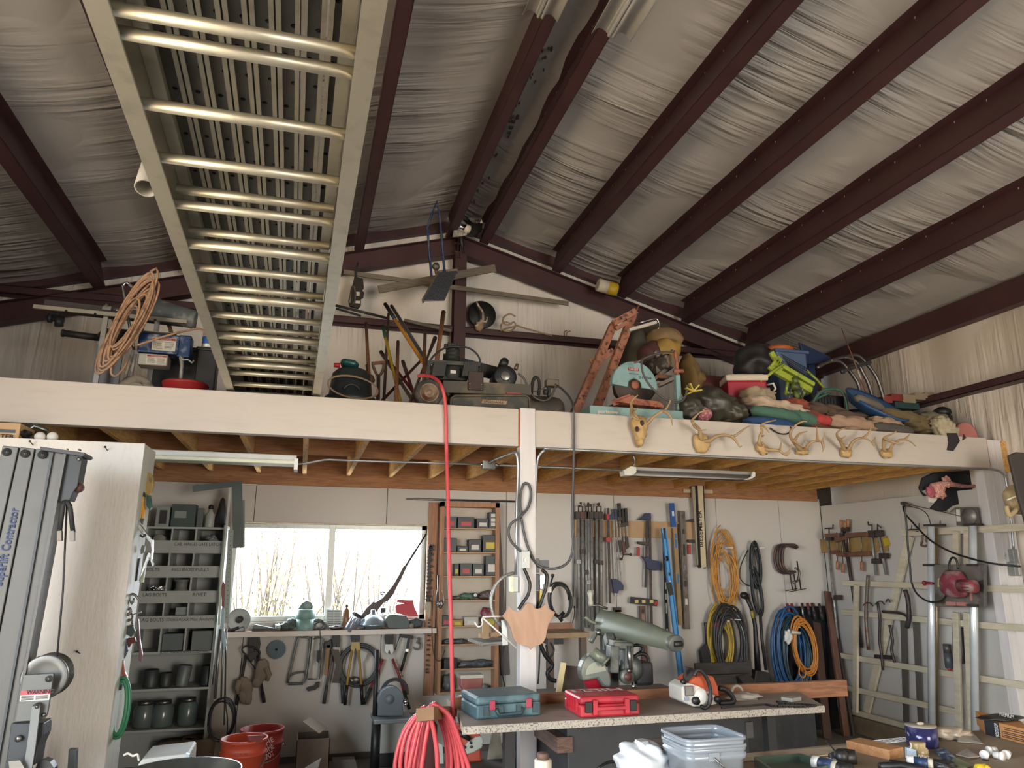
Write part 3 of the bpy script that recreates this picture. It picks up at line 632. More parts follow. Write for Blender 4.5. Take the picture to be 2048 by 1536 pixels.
b = MB(); c3 = c+V((0,.05,.12)); b.cyl(c3+V((-.01,-.05,0)), c3+V((.01,.1,0)),.037, n=16); part(mo, 'capacitor', b, BLK)
b = MB(); tp(b, [(1031,739),(1035,728)], Y+.15,[.018,.014]); part(mo, 'shaft_knob', b, OLD)
b = MB(); b.box(c+V((0,.1,-.1)),(.14,.2,.03)); part(mo, 'motor_foot', b, GRN)
b = MB(); rb(b, 937,742,967,781, Y+.01,.015); plt = part(cp, 'guard_plate', b, mat('#40302b', .6,.2), bev=.004)
b = MB(); [disc(b, x, y, Y+.004,1.6,.01, n=8) for x, y in ((940,767),(963,769),(940,777),(963,778))]; part(plt, 'bolt', b, CHR, kind='stuff')
c = P(857,787, Y-.02); kk = pm(857,787, Y); b = MB(); R_ = 28*kk; b.lathe([(R_*.62,-.035),(R_*.9,-.04),(R_, -.025),(R_, .025),(R_*.9,.04),(R_*.62,.035)], c, (0,1,0), n=30); wl_ = part(cp, 'wheel', b, mat('#3b3a36', .8,0, 'spot', '#57534b', 16,.3))
b = MB(); b.lathe([(.006,-.05),(.016,-.05),(.018,-.044),(.03,-.04),(.045,-.03),(R_*.55,-.028),(R_*.66,-.042),(R_*.68,-.036)], c, (0,1,0), n=24); part(wl_, 'rim', b, mat('#9a8674', .5,.3, 'spot', '#77523d', 12))
c4 = V((xb-.12, cy_, ZL+.05)); b = MB(); b.cyl(c4+V((0,-.1,-.02)), c4+V((0,-.1,.06)),.03); part(cp, 'front_foot', b, RUB)
b = MB(); rb(b, 1094,757,1119,773, Y+.16,.08); sw = part(cp, 'pressure_switch', b, mat('#6b6254', .5,.3), bev=.008)
b = MB(); rb(b, 1096,773,1102,792, Y+.18,.03); b.cyl(P(1088,784, Y+.19), P(1095,784, Y+.19),.025); part(sw, 'manifold', b, OLG)
b = MB(); tp(b, [(1063,790),(1064,770),(1069,756),(1076,757),(1079,772),(1077,790)], Y+.15,.014,4); part(cp, 'discharge_tube', b, RUB)
b = MB(); tp(b, [(1036,747),(1048,757),(1056,775),(1066,792),(1082,801),(1096,799),(1106,786),(1112,768)], Y+.08,.0095,4); part(cp, 'flex_conduit', b, mat('#55524b', .5,.3))
b = MB(); tp(b, [(1064,784),(1080,780),(1094,772)], Y+.12,.004,3); part(cp, 'unloader_line', b, OLG)
b = MB(); tp(b, [(1114,771, Y+.1),(1126,780, Y),(1140,796, Y-.12),(1147,815, D-.03),(1148,850, D-.025),(1147,940, D-.03),(1145,1000, D-.03),(1144,1050, D-.03),(1146,1090, D-.03),(1139,1120, D-.03),(1120,1135, D-.03),(1094,1137, D-.02),(1075,1130, D-.01),(1064,1112, D-.03),(1053,1085, D-.03),(1045,1050, D-.03),(1041,1020, D-.03),(1041,990, D-.03),(1048,968, D-.03),(1058,970, D-.03),(1062,990, D-.03),(1056,1015, D-.035),(1040,1034, D-.05),(1022,1048, D-.04),(1017,1065, D-.03),(1024,1085, D-.03),(1042,1103, D-.04)], Y, .0095,5)
solo('compressor_cable', 'thick grey cable from compressor down over the beam looping at the white post', 'cable', b, mat('#4a4b4c', .5))
# ================================================================ loft, right half
TEAL = mat('#7f9f9f', .5,0, 'spot', '#57706f', 9,.05, amount=1.2); RUST = mat('#a5705a', .7,0, 'spot', '#2e211d', 26,.2, amount=.5); RUS2 = mat('#9a5f49', .7,0, 'spot', '#6b3a2c', 12,.1)
CREAM = mat('#d8c9ac', .6,0, 'flat')
Y = D+.11
ms = thing('masonry_saw', 'pale teal masonry saw with round blade guard numbered 211058 on the loft', 'saw', (P(1270,820, Y).x, Y+.2, ZL))
b = MB(); p = P(1180,810, Y); q = P(1366,822, Y); b.hexa([(p.x, Y, ZL+.005),(q.x, Y, ZL+.005),(q.x, Y+.4, ZL+.005),(p.x, Y+.4, ZL+.005),(p.x, Y, p.z),(q.x, Y, q.z),(q.x, Y+.4, q.z),(p.x, Y+.4, p.z)]); bs = part(ms, 'base', b, TEAL, bev=.006)
text(bs, 'portasaw', P(1196,825.5, Y), P(1245,828, Y)-P(1196,825.5, Y),(0,0,1),.028, CREAM, .175, bold=.025)
Yg = Y+.14; c = P(1270,770, Yg); R_ = 45*pm(1270,770, Yg)
b = MB(); o = [c+R_*V((math.cos(math.radians(a)),0, math.sin(math.radians(a)))) for a in range(-8,190,9)]; o += [c+V((-R_*.30,0,-.02))]+[c+R_*.3*V((math.cos(math.radians(a)),0, math.sin(math.radians(a)))) for a in (150,90,30)]+[c+V((R_*.3,0,-.02))]
b.prism(o, (0,.06,0)); g = part(ms, 'blade_guard', b, TEAL, bev=.008)
b = MB(); b.cyl(c+V((0,.02,0)), c+V((0,.04,0)), R_*.86, n=36); part(ms, 'blade', b, mat('#3f3530', .6,.3))
b = MB(); b.lathe([(.012,-.02),(.034,-.016),(.036,.02)], c, (0,1,0), n=18); part(ms, 'hub', b, RUS2)
b = MB(); pc = P(1256,735, Yg); b.bx(pc.x, pc.x+.098, Yg-.002, Yg, pc.z-.026, pc.z); st = part(g, 'badge', b, REDP); text(st, 'TARGET', (pc.x+.006, Yg-.002, pc.z-.022),(1,0,.0),(0,0,1),.017, PAPER, .086, bold=.02)
text(g, 'MASONRY SAW', P(1258,748, Yg),(1,0,0),(0,0,1),.008, INK, .09, bold=.02); text(g, '211058', P(1278,757, Yg),(1,0,.0),(0,0,1),.021, INK, .115, bold=.02)
b = MB(); tp(b, [(1268,725),(1280,722),(1290,712)], Yg, .009); part(g, 'water_valve', b, OLD)
b = MB(); rb(b, 1352,748,1365,821, Y+.05,.05); part(ms, 'column', b, TEAL, bev=.005)
b = MB(); tp(b, [(1355,750),(1354,725),(1350,703),(1343,702)], Y+.05,.016); tp(b, [(1348,742),(1366,742)], Y+.04,.018); part(ms, 'arm_linkage', b, RUS2)
b = MB(); b.bar(P(1316,772, Y+.2), P(1352,755, Y+.1),.04,.03); b.bar(P(1300,765, Y+.2), P(1345,728, Y+.2),.03,.03); part(ms, 'motor_arm', b, OLD)
Ym = Y+.16; c = P(1341,722, Ym); b = MB(); b.lathe([(.05,0),(.068,.01),(.075,.04),(.085,.1),(.085,.28),(.06,.3)], c, (-.35,1,-.05), n=22); mo = part(ms, 'motor', b, mat('#35302d', .6,.2, 'spot', '#8a7c6d', 14))
b = MB(); b.lathe([(.052,-.004),(.03,-.008),(.002,-.008)], c, (-.35,1,-.05), n=18, caps=False); part(mo, 'fan_screen', b, mat('#8a7766', .6,.2, 'spot', '#1d1a18', 90, amount=.6))
b = MB(); rb(b, 1312,722,1330,748, Ym+.06,.08); rb(b, 1316,748,1345,758, Ym+.02,.1); tp(b, [(1309,702),(1318,712)], Ym, [.02,.035]); part(mo, 'switch_box', b, OLD, bev=.006)
b = MB(); tp(b, [(1349,703),(1325,705),(1300,712),(1285,720),(1284,738),(1292,760),(1308,780),(1328,797),(1350,805),(1366,800),(1373,785),(1374,770)], Y-.02,.009,4); part(ms, 'water_hose', b, mat('#4a4846', .5))
b = MB(); a = [P(1236,803, Y+.02), P(1248,796, Y+.02), P(1266,790, Y+.02), P(1275,797, Y+.02), P(1320,803, Y+.02), P(1328,811, Y+.02), P(1327,815, Y+.02), P(1262,808, Y+.02)]; b.prism(a, (0,.3,0)); part(ms, 'tray', b, RUS2, bev=.003)
b = MB(); b.bar(P(1225,806, Y+.1), P(1262,794, Y+.05),.012,.05); disc(b, 1272,803, Y+.01,3,.02); disc(b, 1312,811, Y+.01,3,.02); part(ms, 'tray_fence', b, RUS2)
Yr_ = 5.95
rp = thing('car_ramp', 'flaking orange steel ramp frame leaning behind the teal saw', 'ramp', (P(1190,800, Yr_).x, Yr_, ZL))
for t_, bt in (((1229,648),(1160,806)),((1270,622),(1199,806)), ):
    b = MB(); a, q = P(t_[0], t_[1],6.2), P(bt[0], bt[1], Yr_); q = a+(q-a)*((a.z-ZL)/(a.z-q.z)); b.bar(a, q, .065,.012,(0,1,0)); s = (q-a).cross(V((0,1,0))).normalized()*.03; b.bar(a+s+V((0,.03,0)), q+s+V((0,.03,0)),.01,.07,(0,1,0)); b.bar(a-s+V((0,.03,0)), q-s+V((0,.03,0)),.01,.07,(0,1,0)); part(rp, 'ramp_rail', b, RUST)
for x0, y0, x1, y1, w in ((1227,646,1272,622,.06),(1182,726,1227,703,.07),(1232,658,1262,640,.04)): b = MB(); b.bar(P(x0, y0,6.14), P(x1, y1,6.14),.02, w, (0,0,1)); part(rp, 'cross_rung', b, RUST)
b = MB(); b.tube(pxs([(1277,612),(1260,646),(1243,690)],6.22),.012, n=4); part(rp, 'edge_rod', b, RUST)
# heap of canvas and hides on the gable
def bag(name, label, cat, m, lumps, Y, d, group=None, **k):
    t = None; b = MB()
    for i, L_ in enumerate(lumps): pblob(b, L_[0], L_[1], L_[2], L_[3], Y+(L_[5] if len(L_) > 5 else 0), L_[6] if len(L_) > 6 else d, L_[4] if len(L_) > 4 else 0, seed=i+int(L_[0]), **k)
    return solo(name, label, cat, b, m, group)
bag('canvas_tarp', 'dark olive tarpaulin draped at the back of the heap behind the saw motor', 'tarp', mat('#3f3d36', .8,0, col2='#55513f', scale=6, bump=.3),[(1238,668,1312,800,10),(1270,655,1345,740,0,.05)],6.15,.5, amp=.16, e=.8)
bag('life_jacket', 'tan brown life jacket folded on top of the tarpaulin heap', 'jacket', mat('#7b6547', .75,0, col2='#8b7350', scale=7, bump=.25),[(1296,662,1358,703,8)],5.95,.4, amp=.1, e=.8)
bag('life_jacket', 'yellow ochre life jacket below the tan brown one', 'jacket', mat('#94763a', .75,0, col2='#a5883f', scale=7, bump=.25),[(1304,682,1354,724,6)],5.85,.35, amp=.1, e=.8)
bag('maroon_bag', 'maroon cloth bag squeezed between the two life jackets and the tarpaulin', 'bag', mat('#4c2b2b', .75,0, scale=7, bump=.25),[(1278,684,1322,740,12)],5.9,.3, amp=.12)
bag('burlap_sack', 'ochre burlap sack behind the teal saw column', 'sack', mat('#80663a', .85,0, col2='#6a5433', scale=12, bump=.4),[(1362,715,1395,800,-8),(1375,742,1402,778,0)],5.9,.3, amp=.15)
bag('red_bundle', 'dark red folded blanket behind the big olive bag', 'blanket', mat('#5a2a28', .8,0, scale=6, bump=.3),[(1372,758,1482,800,-4)],6.0,.4, amp=.1, e=.7)
b = MB(); b.bar(P(1257,661,6.0), P(1312,645,6.0),.05,.03); t = solo('bed_rail', 'white bed rail with chrome end loop on the heap behind the orange ramp', 'rail', b, mat('#c9c3b8', .5), bev=.004)
b = MB(); tp(b, [(1281,645),(1308,638),(1316,641),(1319,652),(1316,658)],6.0,.008,4); part(t, 'chrome_loop', b, CHR)
BAG = mat('#37342e', .42,0, col2='#4a463a', scale=5, bump=.5)
tb = bag('trash_bag', 'large dusty olive black trash bag tied with yellow at the beam', 'bag', BAG, [(1370,779,1470,846,12),(1361,797,1404,840,20,-.08,.2),(1430,806,1484,850,15,-.02)],5.32,.4, amp=.14, fr=4, nu=40, nv=24)
b = MB(); c = P(1386,783,5.3)
for a in (10,50,120,165,205): d_ = V((math.cos(math.radians(a)),-.2, math.sin(math.radians(a)))); b.bar(c, c+d_*.075,.012,.03,(0,1,0))
part(tb, 'yellow_tie', b, mat('#b5a23c', .5))
bag('floral_pillow', 'small pink and maroon floral pillow end beside the trash bag', 'pillow', mat('#8d4f57', .8,0, 'spot', '#c9a4a2', 60,.1, amount=.4),[(1391,815,1422,842,0)],5.24,.16, amp=.05)
bag('black_bag', 'black duffel bag behind the red cooler', 'bag', mat('#1e1e1f', .5,0, col2='#2e2c2b', scale=6, bump=.4),[(1471,692,1549,765,-14)],6.0,.4, amp=.12, nu=34, nv=20)
Y = 5.65; ck = thing('cooler', 'small red picnic cooler with cream lid on the cloth pile', 'cooler', (P(1505,800, Y).x, Y+.15, ZL))
Rk = rotz(-18); c = P(1506,781, Y)+V((0,.14,0)); b = MB(); b.box(c, (.36,.24,.2), Rk); part(ck, 'body', b, mat('#a31f33', .4), bev=.02)
b = MB(); b.box(c+V((0,0,.125)),(.385,.265,.055), Rk); b.box(c+V((0,0,.155)),(.33,.21,.02), Rk); part(ck, 'lid', b, mat('#c9bda6', .5), bev=.012)
b = MB(); h = c+Rk@V((.19,-.1,.06)); b.tube([h, h+V((.02,-.06,.0)), h+V((.03,-.07,-.05)), h+V((.02,-.02,-.08))],.01); part(ck, 'handle', b, WHT)
b = MB(); b.box(V((c.x, c.y, (ZL+c.z-.1)/2)),(.5,.34, c.z-.1-ZL-.002)); solo('cardboard_carton', 'closed brown carton under the red cooler', 'box', b, mat('#7d6247', .8))
Y = 5.95; bt = thing('storage_tote', 'faded blue storage tote holding an orange tub near the right eave', 'tote', (P(1585,740, Y).x, Y+.2, ZL))
p, q = P(1552,697, Y), P(1617,746, Y); b = MB(); w = (q.x-p.x)/2; cx = (p.x+q.x)/2
b.hexa([(cx-w*.86, Y+.02, ZL+.12),(cx+w*.86, Y+.02, ZL+.12),(cx+w*.86, Y+.38, ZL+.12),(cx-w*.86, Y+.38, ZL+.12),(cx-w, Y, p.z),(cx+w, Y, p.z),(cx+w, Y+.4, p.z),(cx-w, Y+.4, p.z)]); part(bt, 'tub_body', b, mat('#4d6282', .5), bev=.015)
b = MB(); b.bx(cx-w-.02, cx+w+.02, Y-.02, Y+.42, p.z-.03, p.z+.002); part(bt, 'rim', b, mat('#465b7c', .5), bev=.008)
b = MB(); b.bx(cx-.3, cx+.3, Y, Y+.36, ZL, ZL+.115); solo('wooden_crate', 'dark wooden crate carrying the faded blue tote', 'crate', b, mat('#3a2d26', .8))
b = MB(); b.lathe([(.13,0),(.15,.03),(.155,.05),(.13,.075),(.03,.085)],(cx-.01, Y+.2, p.z+.004), n=22); solo('orange_tub', 'orange tub upside down on the faded blue tote', 'tub', b, mat('#b5622e', .5))
b = MB(); b.prism([P(1599,684,6.05), P(1662,714,6.05), P(1661,722,6.05), P(1622,728,6.05), P(1612,728,6.05)],(0,.03,0)); b.bar(P(1620,728,6.1), V((P(1620,728,6.1).x, 6.1, ZL)),.1,.02); solo('tote_lid', 'dark blue tote lid leaning to the right of the blue tote', 'lid', b, mat('#1f3252', .35), bev=.006)
# lime green spreader frame with wire basket
Y = 5.7; LIM = mat('#98a83a', .45,0, 'spot', '#6f7c2a', 14); lg = thing('hand_cart', 'lime green metal cart frame with black wire basket tipped over', 'cart', (P(1590,780, Y).x, Y, ZL))
for pts, w, h in ((((1542,704),(1563,740)),.05,.03),(((1543,738),(1622,782)),.06,.05),(((1563,733),(1626,770)),.04,.06),(((1540,740),(1560,716)),.06,.03)):
    b = MB(); b.bar(P(*pts[0], Y), P(*pts[1], Y), w, h, (0,1,0)); part(lg, 'frame_bar', b, LIM, bev=.004)
b = MB(); tp(b, [(1521,764),(1545,744),(1568,728)], Y-.05,.014); part(lg, 'push_handle', b, LIM)
b = MB(); tp(b, [(1613,741),(1632,758),(1648,776)], Y+.1,.013); part(lg, 'push_handle', b, LIM)
for a, q in (((1575,765),(1570,790)),((1608,784),(1600,802)),((1570,785),(1600,788))): b = MB(); b.bar(P(*a, Y), P(*q, Y),.02,.02); part(lg, 'leg', b, LIM)
b = MB()
for i in range(13):
    t_ = i/12; a = P(1562+t_*50,708+t_*28, Y+.05); q = P(1586+t_*34,744+t_*30, Y+.12); b.tube([a, q],.003, n=4)
for i in range(7):
    t_ = i/6; a = P(1562+t_*24,708+t_*36, Y+.05+.07*t_); q = P(1614+t_*8,737+t_*36, Y+.05+.07*t_); b.tube([a, q],.003, n=4)
part(lg, 'wire_basket', b, BLK)
b = MB(); c = P(1592,780, Y-.03); b.lathe([(.02,0),(.045,.005),(.045,.06),(.02,.065)], c, (0,.2,1)); b.cyl(c+V((0,0,-.1)), c, .03); b.cyl(c+V((0,0,.06)), c+V((0,0,.12)),.03); part(lg, 'gear_hub', b, mat('#5e6a35', .5,.2, 'spot', '#3c3a2c', 20))
b = MB(); tp(b, [(1577,800),(1585,772),(1598,765),(1607,790),(1600,800)], Y-.02,.006,3); part(lg, 'cable_loop', b, OLD)
b = MB(); tp(b, [(1612,820),(1625,805),(1640,785),(1660,778),(1682,782),(1692,800),(1694,824)],5.6,.014,4); tp(b, [(1612,815),(1632,798),(1660,786)],5.62,.012,3); solo('garden_hose', 'sea green hose arching over the black crate', 'hose', b, mat('#3f6357', .45))
b = MB(); rb(b, 1622,787,1692,824,5.68,.3); t = solo('plastic_crate', 'black plastic crate under the sea green hose', 'crate', b, BLK, bev=.012)
b = MB(); p = P(1622,789,5.675); 
for i in range(8): b.bx(p.x+.012+i*.034, p.x+.03+i*.034,5.672,5.68, p.z-.12, p.z-.02)
part(t, 'crate_rib', b, mat('#2f2f31', .5), kind='stuff')
# three curved steel rails
rk = thing('rack_frame', 'frame of three curved grey steel rails with a cross bar near the eave', 'rack', (P(1740,800,5.75).x, 5.85, ZL))
for pts in ([(1634,736),(1650,727),(1668,722),(1684,726),(1697,740),(1710,757),(1718,772),(1722,796)],[(1660,722),(1684,715),(1700,717),(1716,728),(1728,750),(1738,770),(1746,800)],[(1688,716),(1706,710),(1720,714),(1735,730),(1750,750),(1760,772),(1768,800)]):
    b = MB(); q = pxs(pts, 5.85,4); q.append(V((q[-1].x+.02,5.8, ZL))); b.tube(q, .018, n=8); part(rk, 'curved_rail', b, mat('#6c6663', .35,.8))
b = MB(); b.bar(P(1686,743,5.83), P(1741,724,5.83),.03,.03); disc(b, 1688,742,5.82,4,.03); disc(b, 1738,725,5.82,4,.03); part(rk, 'cross_bar', b, DARK)
b = MB(); a = P(1683,657,5.72); q = P(1736,795,5.72); q2 = a+(q-a)*((a.z-ZL)/(a.z-q.z)); b.tube([a, a+(q2-a)*.3, q2],[.003,.007,.011], n=7); t = solo('fishing_rod', 'thin reddish rod standing upright in front of the curved rails', 'rod', b, mat('#6a4037', .5))
b = MB(); b.tube([a+(q2-a)*.36, a+(q2-a)*.44],.0095); b.tube([a+(q2-a)*.62, a+(q2-a)*.72],.0125); part(t, 'white_band', b, mat('#a89a90', .5))
b = MB(); c = P(1752,812,5.5); Rp = rotxyz(38,14,0)
prof = [(.24,-.06),(.29,.0),(.305,.015),(.30,.03),(.28,.01),(.23,-.05),(.02,-.055)]
vs = MB(); vs.lathe(prof, (0,0,0),(0,0,1), n=36); b.add([c+Rp@v for v in vs.v], vs.f, True); tb2 = solo('wash_tub', 'round blue tub tipped forward with a grey hood in it', 'tub', b, mat('#2c4f78', .4))
b = MB(); blob(b, P(1738,806,5.42),(.17,.07,.05), rotxyz(20,18,0), amp=.08, e=.9); solo('grey_hood', 'dusty grey rubber hood lying inside the blue tub', 'hood', b, mat('#5d5952', .6))
Y = 5.85
b = MB(); rb(b, 1783,787,1806,803, Y, .1); s = solo('red_carton', 'taller red carton left of the torn cardboard box', 'box', b, mat('#7d2a26', .6), bev=.003)
b = MB(); rb(b, 1768,791,1786,806, Y-.02,.08); solo('red_carton', 'small red carton by the foot of the curved rails', 'box', b, mat('#8a3630', .6), bev=.003)
b = MB(); rb(b, 1790,803,1840,819, Y-.05,.3); solo('teal_case', 'dark teal flat case under the torn cardboard box', 'case', b, mat('#22403f', .5), bev=.005)
b = MB(); rb(b, 1806,788,1832,803, Y+.0,.2); rb(b, 1829,785,1852,800, Y+.02,.2); rb(b, 1849,784,1870,797, Y+.02,.2); b.prism([P(1805,800, Y-.01), P(1835,803, Y-.01), P(1825,812, Y-.01), P(1812,811, Y-.01)],(0,.01,0)); solo('cardboard_box', 'torn tan cardboard box on the right end of the loft', 'box', b, mat('#8f7f68', .8), bev=.003)
# clothes and blankets along the beam edge
CL = 'clothes and blankets heaped along the loft edge'
def cl(name, label, cat, col, lumps, Y=5.3, d=.3, col2=None, amp=.17, e=.75, **k): return bag(name, label, cat, mat(col, .85,0, col2=col2, scale=14, bump=.3), lumps, Y, d, CL, amp=amp, e=e, fr=4.2, nu=44, nv=20, **k)
cl('cream_pillow', 'stained cream pillow in front of the red cooler', 'pillow', '#a3937a', [(1488,779,1540,812,8)],5.42, col2='#8b7d66')
cl('cream_sheet', 'pale pinkish sheet trailing below the cream pillow', 'sheet', '#b6a08c', [(1490,800,1560,822,14),(1540,812,1605,830,14,-.03)],5.34)
cl('orange_towel', 'orange brown towel corner beside the pale sheet', 'towel', '#8f4a33', [(1565,803,1606,822,12)],5.4)
cl('green_bedroll', 'sage green rolled mat on the beam edge', 'roll', '#45695a', [(1503,818,1600,842,7),(1570,826,1642,850,14,.05)],5.24,.2, amp=.05, e=.85)
cl('blue_mat', 'royal blue padded mat under the green roll', 'mat', '#24426b', [(1490,838,1588,858,4)],5.2,.2, amp=.06)
cl('red_towel', 'bright red folded towel in the middle of the heap', 'towel', '#a63a35', [(1627,832,1658,850,10)],5.26,.16, amp=.08)
cl('brown_blanket', 'long brown blanket lying behind the red towel', 'blanket', '#5d4a3d', [(1600,815,1700,845,8),(1650,826,1760,848,3,-.05,.14)],5.48,.3)
cl('rust_jacket', 'rust brown jacket left of the red towel', 'jacket', '#6b3f30', [(1590,826,1650,860,14)],5.3,.25)
cl('pink_quilt', 'cream pink quilt at the beam edge right of the red towel', 'quilt', '#a58872', [(1655,838,1752,862,4),(1740,840,1798,860,10)],5.23,.22, col2='#937a62')
cl('olive_jacket', 'olive tan coat lying on the right half of the heap', 'coat', '#71603f', [(1752,827,1850,850,8),(1800,838,1868,866,10)],5.33,.28, col2='#5b4f36')
cl('grey_bedroll', 'flat grey roll at the beam edge under the olive coat', 'roll', '#4c4740', [(1742,850,1822,870,5)],5.2,.18, amp=.05)
cl('camouflage_bag', 'mottled khaki camouflage bag at right end of the heap', 'bag', '#5d5546', [(1838,833,1900,872,14)],5.3,.25, col2='#7c7460')
cl('white_sack', 'crumpled off white sack hanging over the beam edge', 'sack', '#b3a78e', [(1868,838,1898,862,20),(1874,848,1912,876,10)],5.2,.13, col2='#9c9178', amp=.2)
cl('blue_tarp', 'dark blue tarpaulin showing behind the brown blanket', 'tarp', '#22344a', [(1690,826,1800,846,4)],5.62,.3)
b = MB(); tp(b, [(1540,856),(1556,866),(1572,868),(1582,862),(1581,853)], D-.015,.006,4); solo('strap', 'black webbing strap hanging over the beam in front of the blue mat', 'strap', b, BLK)
b = MB(); c = P(1885,832,5.75); b.lathe([(.07,0),(.085,.03),(.08,.06),(.03,.09)], c, n=18); b.bx(c.x-.07, c.x+.07, c.y-.05, c.y+.05, ZL, c.z); solo('round_canister', 'black round topped canister behind the camouflage bag', 'canister', b, BLK)
c = P(1936,872,5.34); b = MB(); o = [c+V((.125*math.cos(math.radians(a)),0,.135*math.sin(math.radians(a)))) for a in range(0,181,12)]; o = [V((o[0].x, 5.34, ZL))]+o+[V((o[-1].x, 5.34, ZL))]; b.prism(o, (0,.05,0)); solo('pink_sled', 'dusty pink rounded plastic sled standing at the right end of the loft', 'sled', b, mat('#b5736a', .6), bev=.015)
b = MB(); q = [(1895,866),(1914,866),(1920,882),(1907,902),(1895,900),(1898,885)]; b.pp(q, D-.012,.008); b.pp([(1928,868),(1933,876),(1926,880)], D-.012,.006); solo('black_cloth', 'black plastic scrap hanging down the beam under the white sack', 'cloth', b, mat('#242426', .5))
# ================================================================ antlers nailed to the loft beam
BON = mat('#b39562', .6,0, 'spot', '#7a5a2c', 25,.3, amount=1); ANT = mat('#a58a63', .55,0, 'spot', '#6e563c', 9,.15, amount=1.3)
def antler(label, sk, prongs, skull=False):
    c = P(sk[0], sk[1], D-.03); t = thing('antlers', label, 'antlers', c, 'deer antlers on the loft beam')
    b = MB()
    if skull:
        for (x0, y0, x1, y1, ti) in ((1262,833,1296,866,15),(1268,850,1292,885,5),(1272,872,1286,894,0)): pblob(b, x0, y0, x1, y1, D-.10,.098, ti, amp=.12, seed=x0, fr=4)
    else: pblob(b, sk[0]-sk[2], sk[1]-sk[3], sk[0]+sk[2], sk[1]+sk[3], D-.06,.06, sk[4] if len(sk) > 4 else 0, amp=.16, e=.75, seed=int(sk[0]), fr=3.5)
    part(t, 'skull', b, BON)
    if skull:
        b = MB()
        for x, y in ((1274,858),(1284,846)): pblob(b, x-4, y-5, x+4, y+5, D-.112,.02)
        part(t, 'eye_socket', b, mat('#3a2a18', .8), kind='stuff')
    for pr in prongs:
        b = MB()
        for i, (pts, r) in enumerate(pr):
            q = [P(x, y, D-.045-dy) for x, y, dy in pts]
            if i == 0: q.insert(0, P(sk[0]*.6+pts[0][0]*.4,(sk[1]-(8 if skull else 3))*.6+pts[0][1]*.4, D-.05))
            q = smooth_path(q, 4); b.tube(q, [r*1.35, r*.3], n=8)
        part(t, 'antler', b, ANT)
L = 'deer '
antler('whole deer skull with antlers nearest the white centre post', (1278,860),[
    [([(1274,836,.05),(1266,822,.08),(1262,806,.14),(1268,797,.16),(1276,790,.17)],.014),([(1263,812,.12),(1262,828,.16),(1272,838,.18),(1279,838,.19)],.009),([(1265,826,.09),(1272,820,.12),(1276,815,.14)],.007)],
    [([(1296,846,.04),(1305,836,.06),(1318,826,.08),(1330,820,.10),(1338,808,.12),(1341,800,.13)],.014),([(1328,822,.10),(1338,829,.12),(1343,838,.13),(1345,851,.13)],.010),([(1336,828,.12),(1342,834,.12),(1346,829,.13)],.006)]], True)
antler('skull plate and wide antlers second from the white centre post', (1403,886,15,17,-12),[
    [([(1402,874,.03),(1398,858,.06),(1388,848,.1),(1384,842,.12),(1390,834,.15),(1402,824,.17),(1420,821,.18)],.014),([(1385,843,.12),(1390,855,.14),(1402,860,.16),(1412,859,.17)],.009)],
    [([(1420,881,.03),(1432,873,.06),(1450,870,.09),(1466,873,.11),(1480,864,.13),(1490,857,.14),(1499,852,.15)],.014),([(1462,871,.11),(1472,882,.12),(1479,893,.13),(1484,892,.13)],.010)]])
antler('antlers on a sideways tilted plate third from the white centre post', (1524,897,12,9,35),[
    [([(1518,886,.03),(1520,872,.05),(1524,862,.08),(1521,852,.1),(1532,845,.13),(1552,840,.15)],.013),([(1524,850,.1),(1532,857,.13),(1539,866,.15)],.009),([(1525,872,.05),(1529,870,.08)],.006)],
    [([(1534,899,.02),(1548,900,.05),(1560,902,.08),(1568,908,.1),(1578,902,.13),(1584,888,.15)],.013),([(1560,902,.08),(1562,890,.12),(1563,881,.14)],.008),([(1568,908,.1),(1574,911,.12),(1581,903,.15)],.008)]])
antler('broad many tined antlers fourth from the white centre post', (1604,903,12,6),[
    [([(1598,897,.03),(1589,886,.06),(1581,874,.1),(1582,862,.13),(1592,850,.16),(1606,843,.18),(1614,844,.19)],.014),([(1588,884,.07),(1596,870,.13),(1606,865,.15),(1615,863,.16)],.009),([(1586,880,.08),(1600,890,.12),(1614,896,.14)],.008)],
    [([(1612,897,.03),(1618,888,.06),(1630,882,.09),(1642,882,.11),(1648,874,.13),(1650,865,.14)],.013),([(1635,882,.1),(1634,868,.13),(1633,853,.15)],.010),([(1644,882,.11),(1647,895,.12),(1645,904,.13)],.010),([(1615,892,.05),(1611,885,.07)],.006)]])
antler('neat curved antlers fifth from the white centre post', (1692,905,10,9),[
    [([(1687,896,.03),(1682,886,.06),(1675,874,.1),(1674,866,.13),(1682,859,.16),(1695,855,.18)],.013),([(1678,880,.08),(1686,876,.12),(1693,871,.15)],.008),([(1678,876,.09),(1686,884,.13),(1697,889,.15)],.009)],
    [([(1699,896,.03),(1704,886,.06),(1714,878,.09),(1726,876,.11),(1738,880,.13),(1749,893,.14)],.013),([(1727,876,.11),(1737,866,.13),(1743,854,.15)],.010),([(1743,886,.13),(1749,880,.14),(1751,874,.15)],.007)]])
antler('rightmost antlers on the beam, nearest the black scrap', (1773,907,10,8),[
    [([(1768,899,.03),(1767,888,.06),(1768,876,.09),(1778,871,.13),(1786,867,.16),(1793,862,.18)],.013),([(1768,877,.09),(1782,883,.14),(1800,888,.17),(1808,885,.18)],.010)],
    [([(1780,900,.03),(1785,890,.06),(1794,882,.09),(1808,879,.12),(1822,884,.14),(1832,893,.15)],.012),([(1810,879,.12),(1816,873,.13),(1820,868,.14)],.009)]])
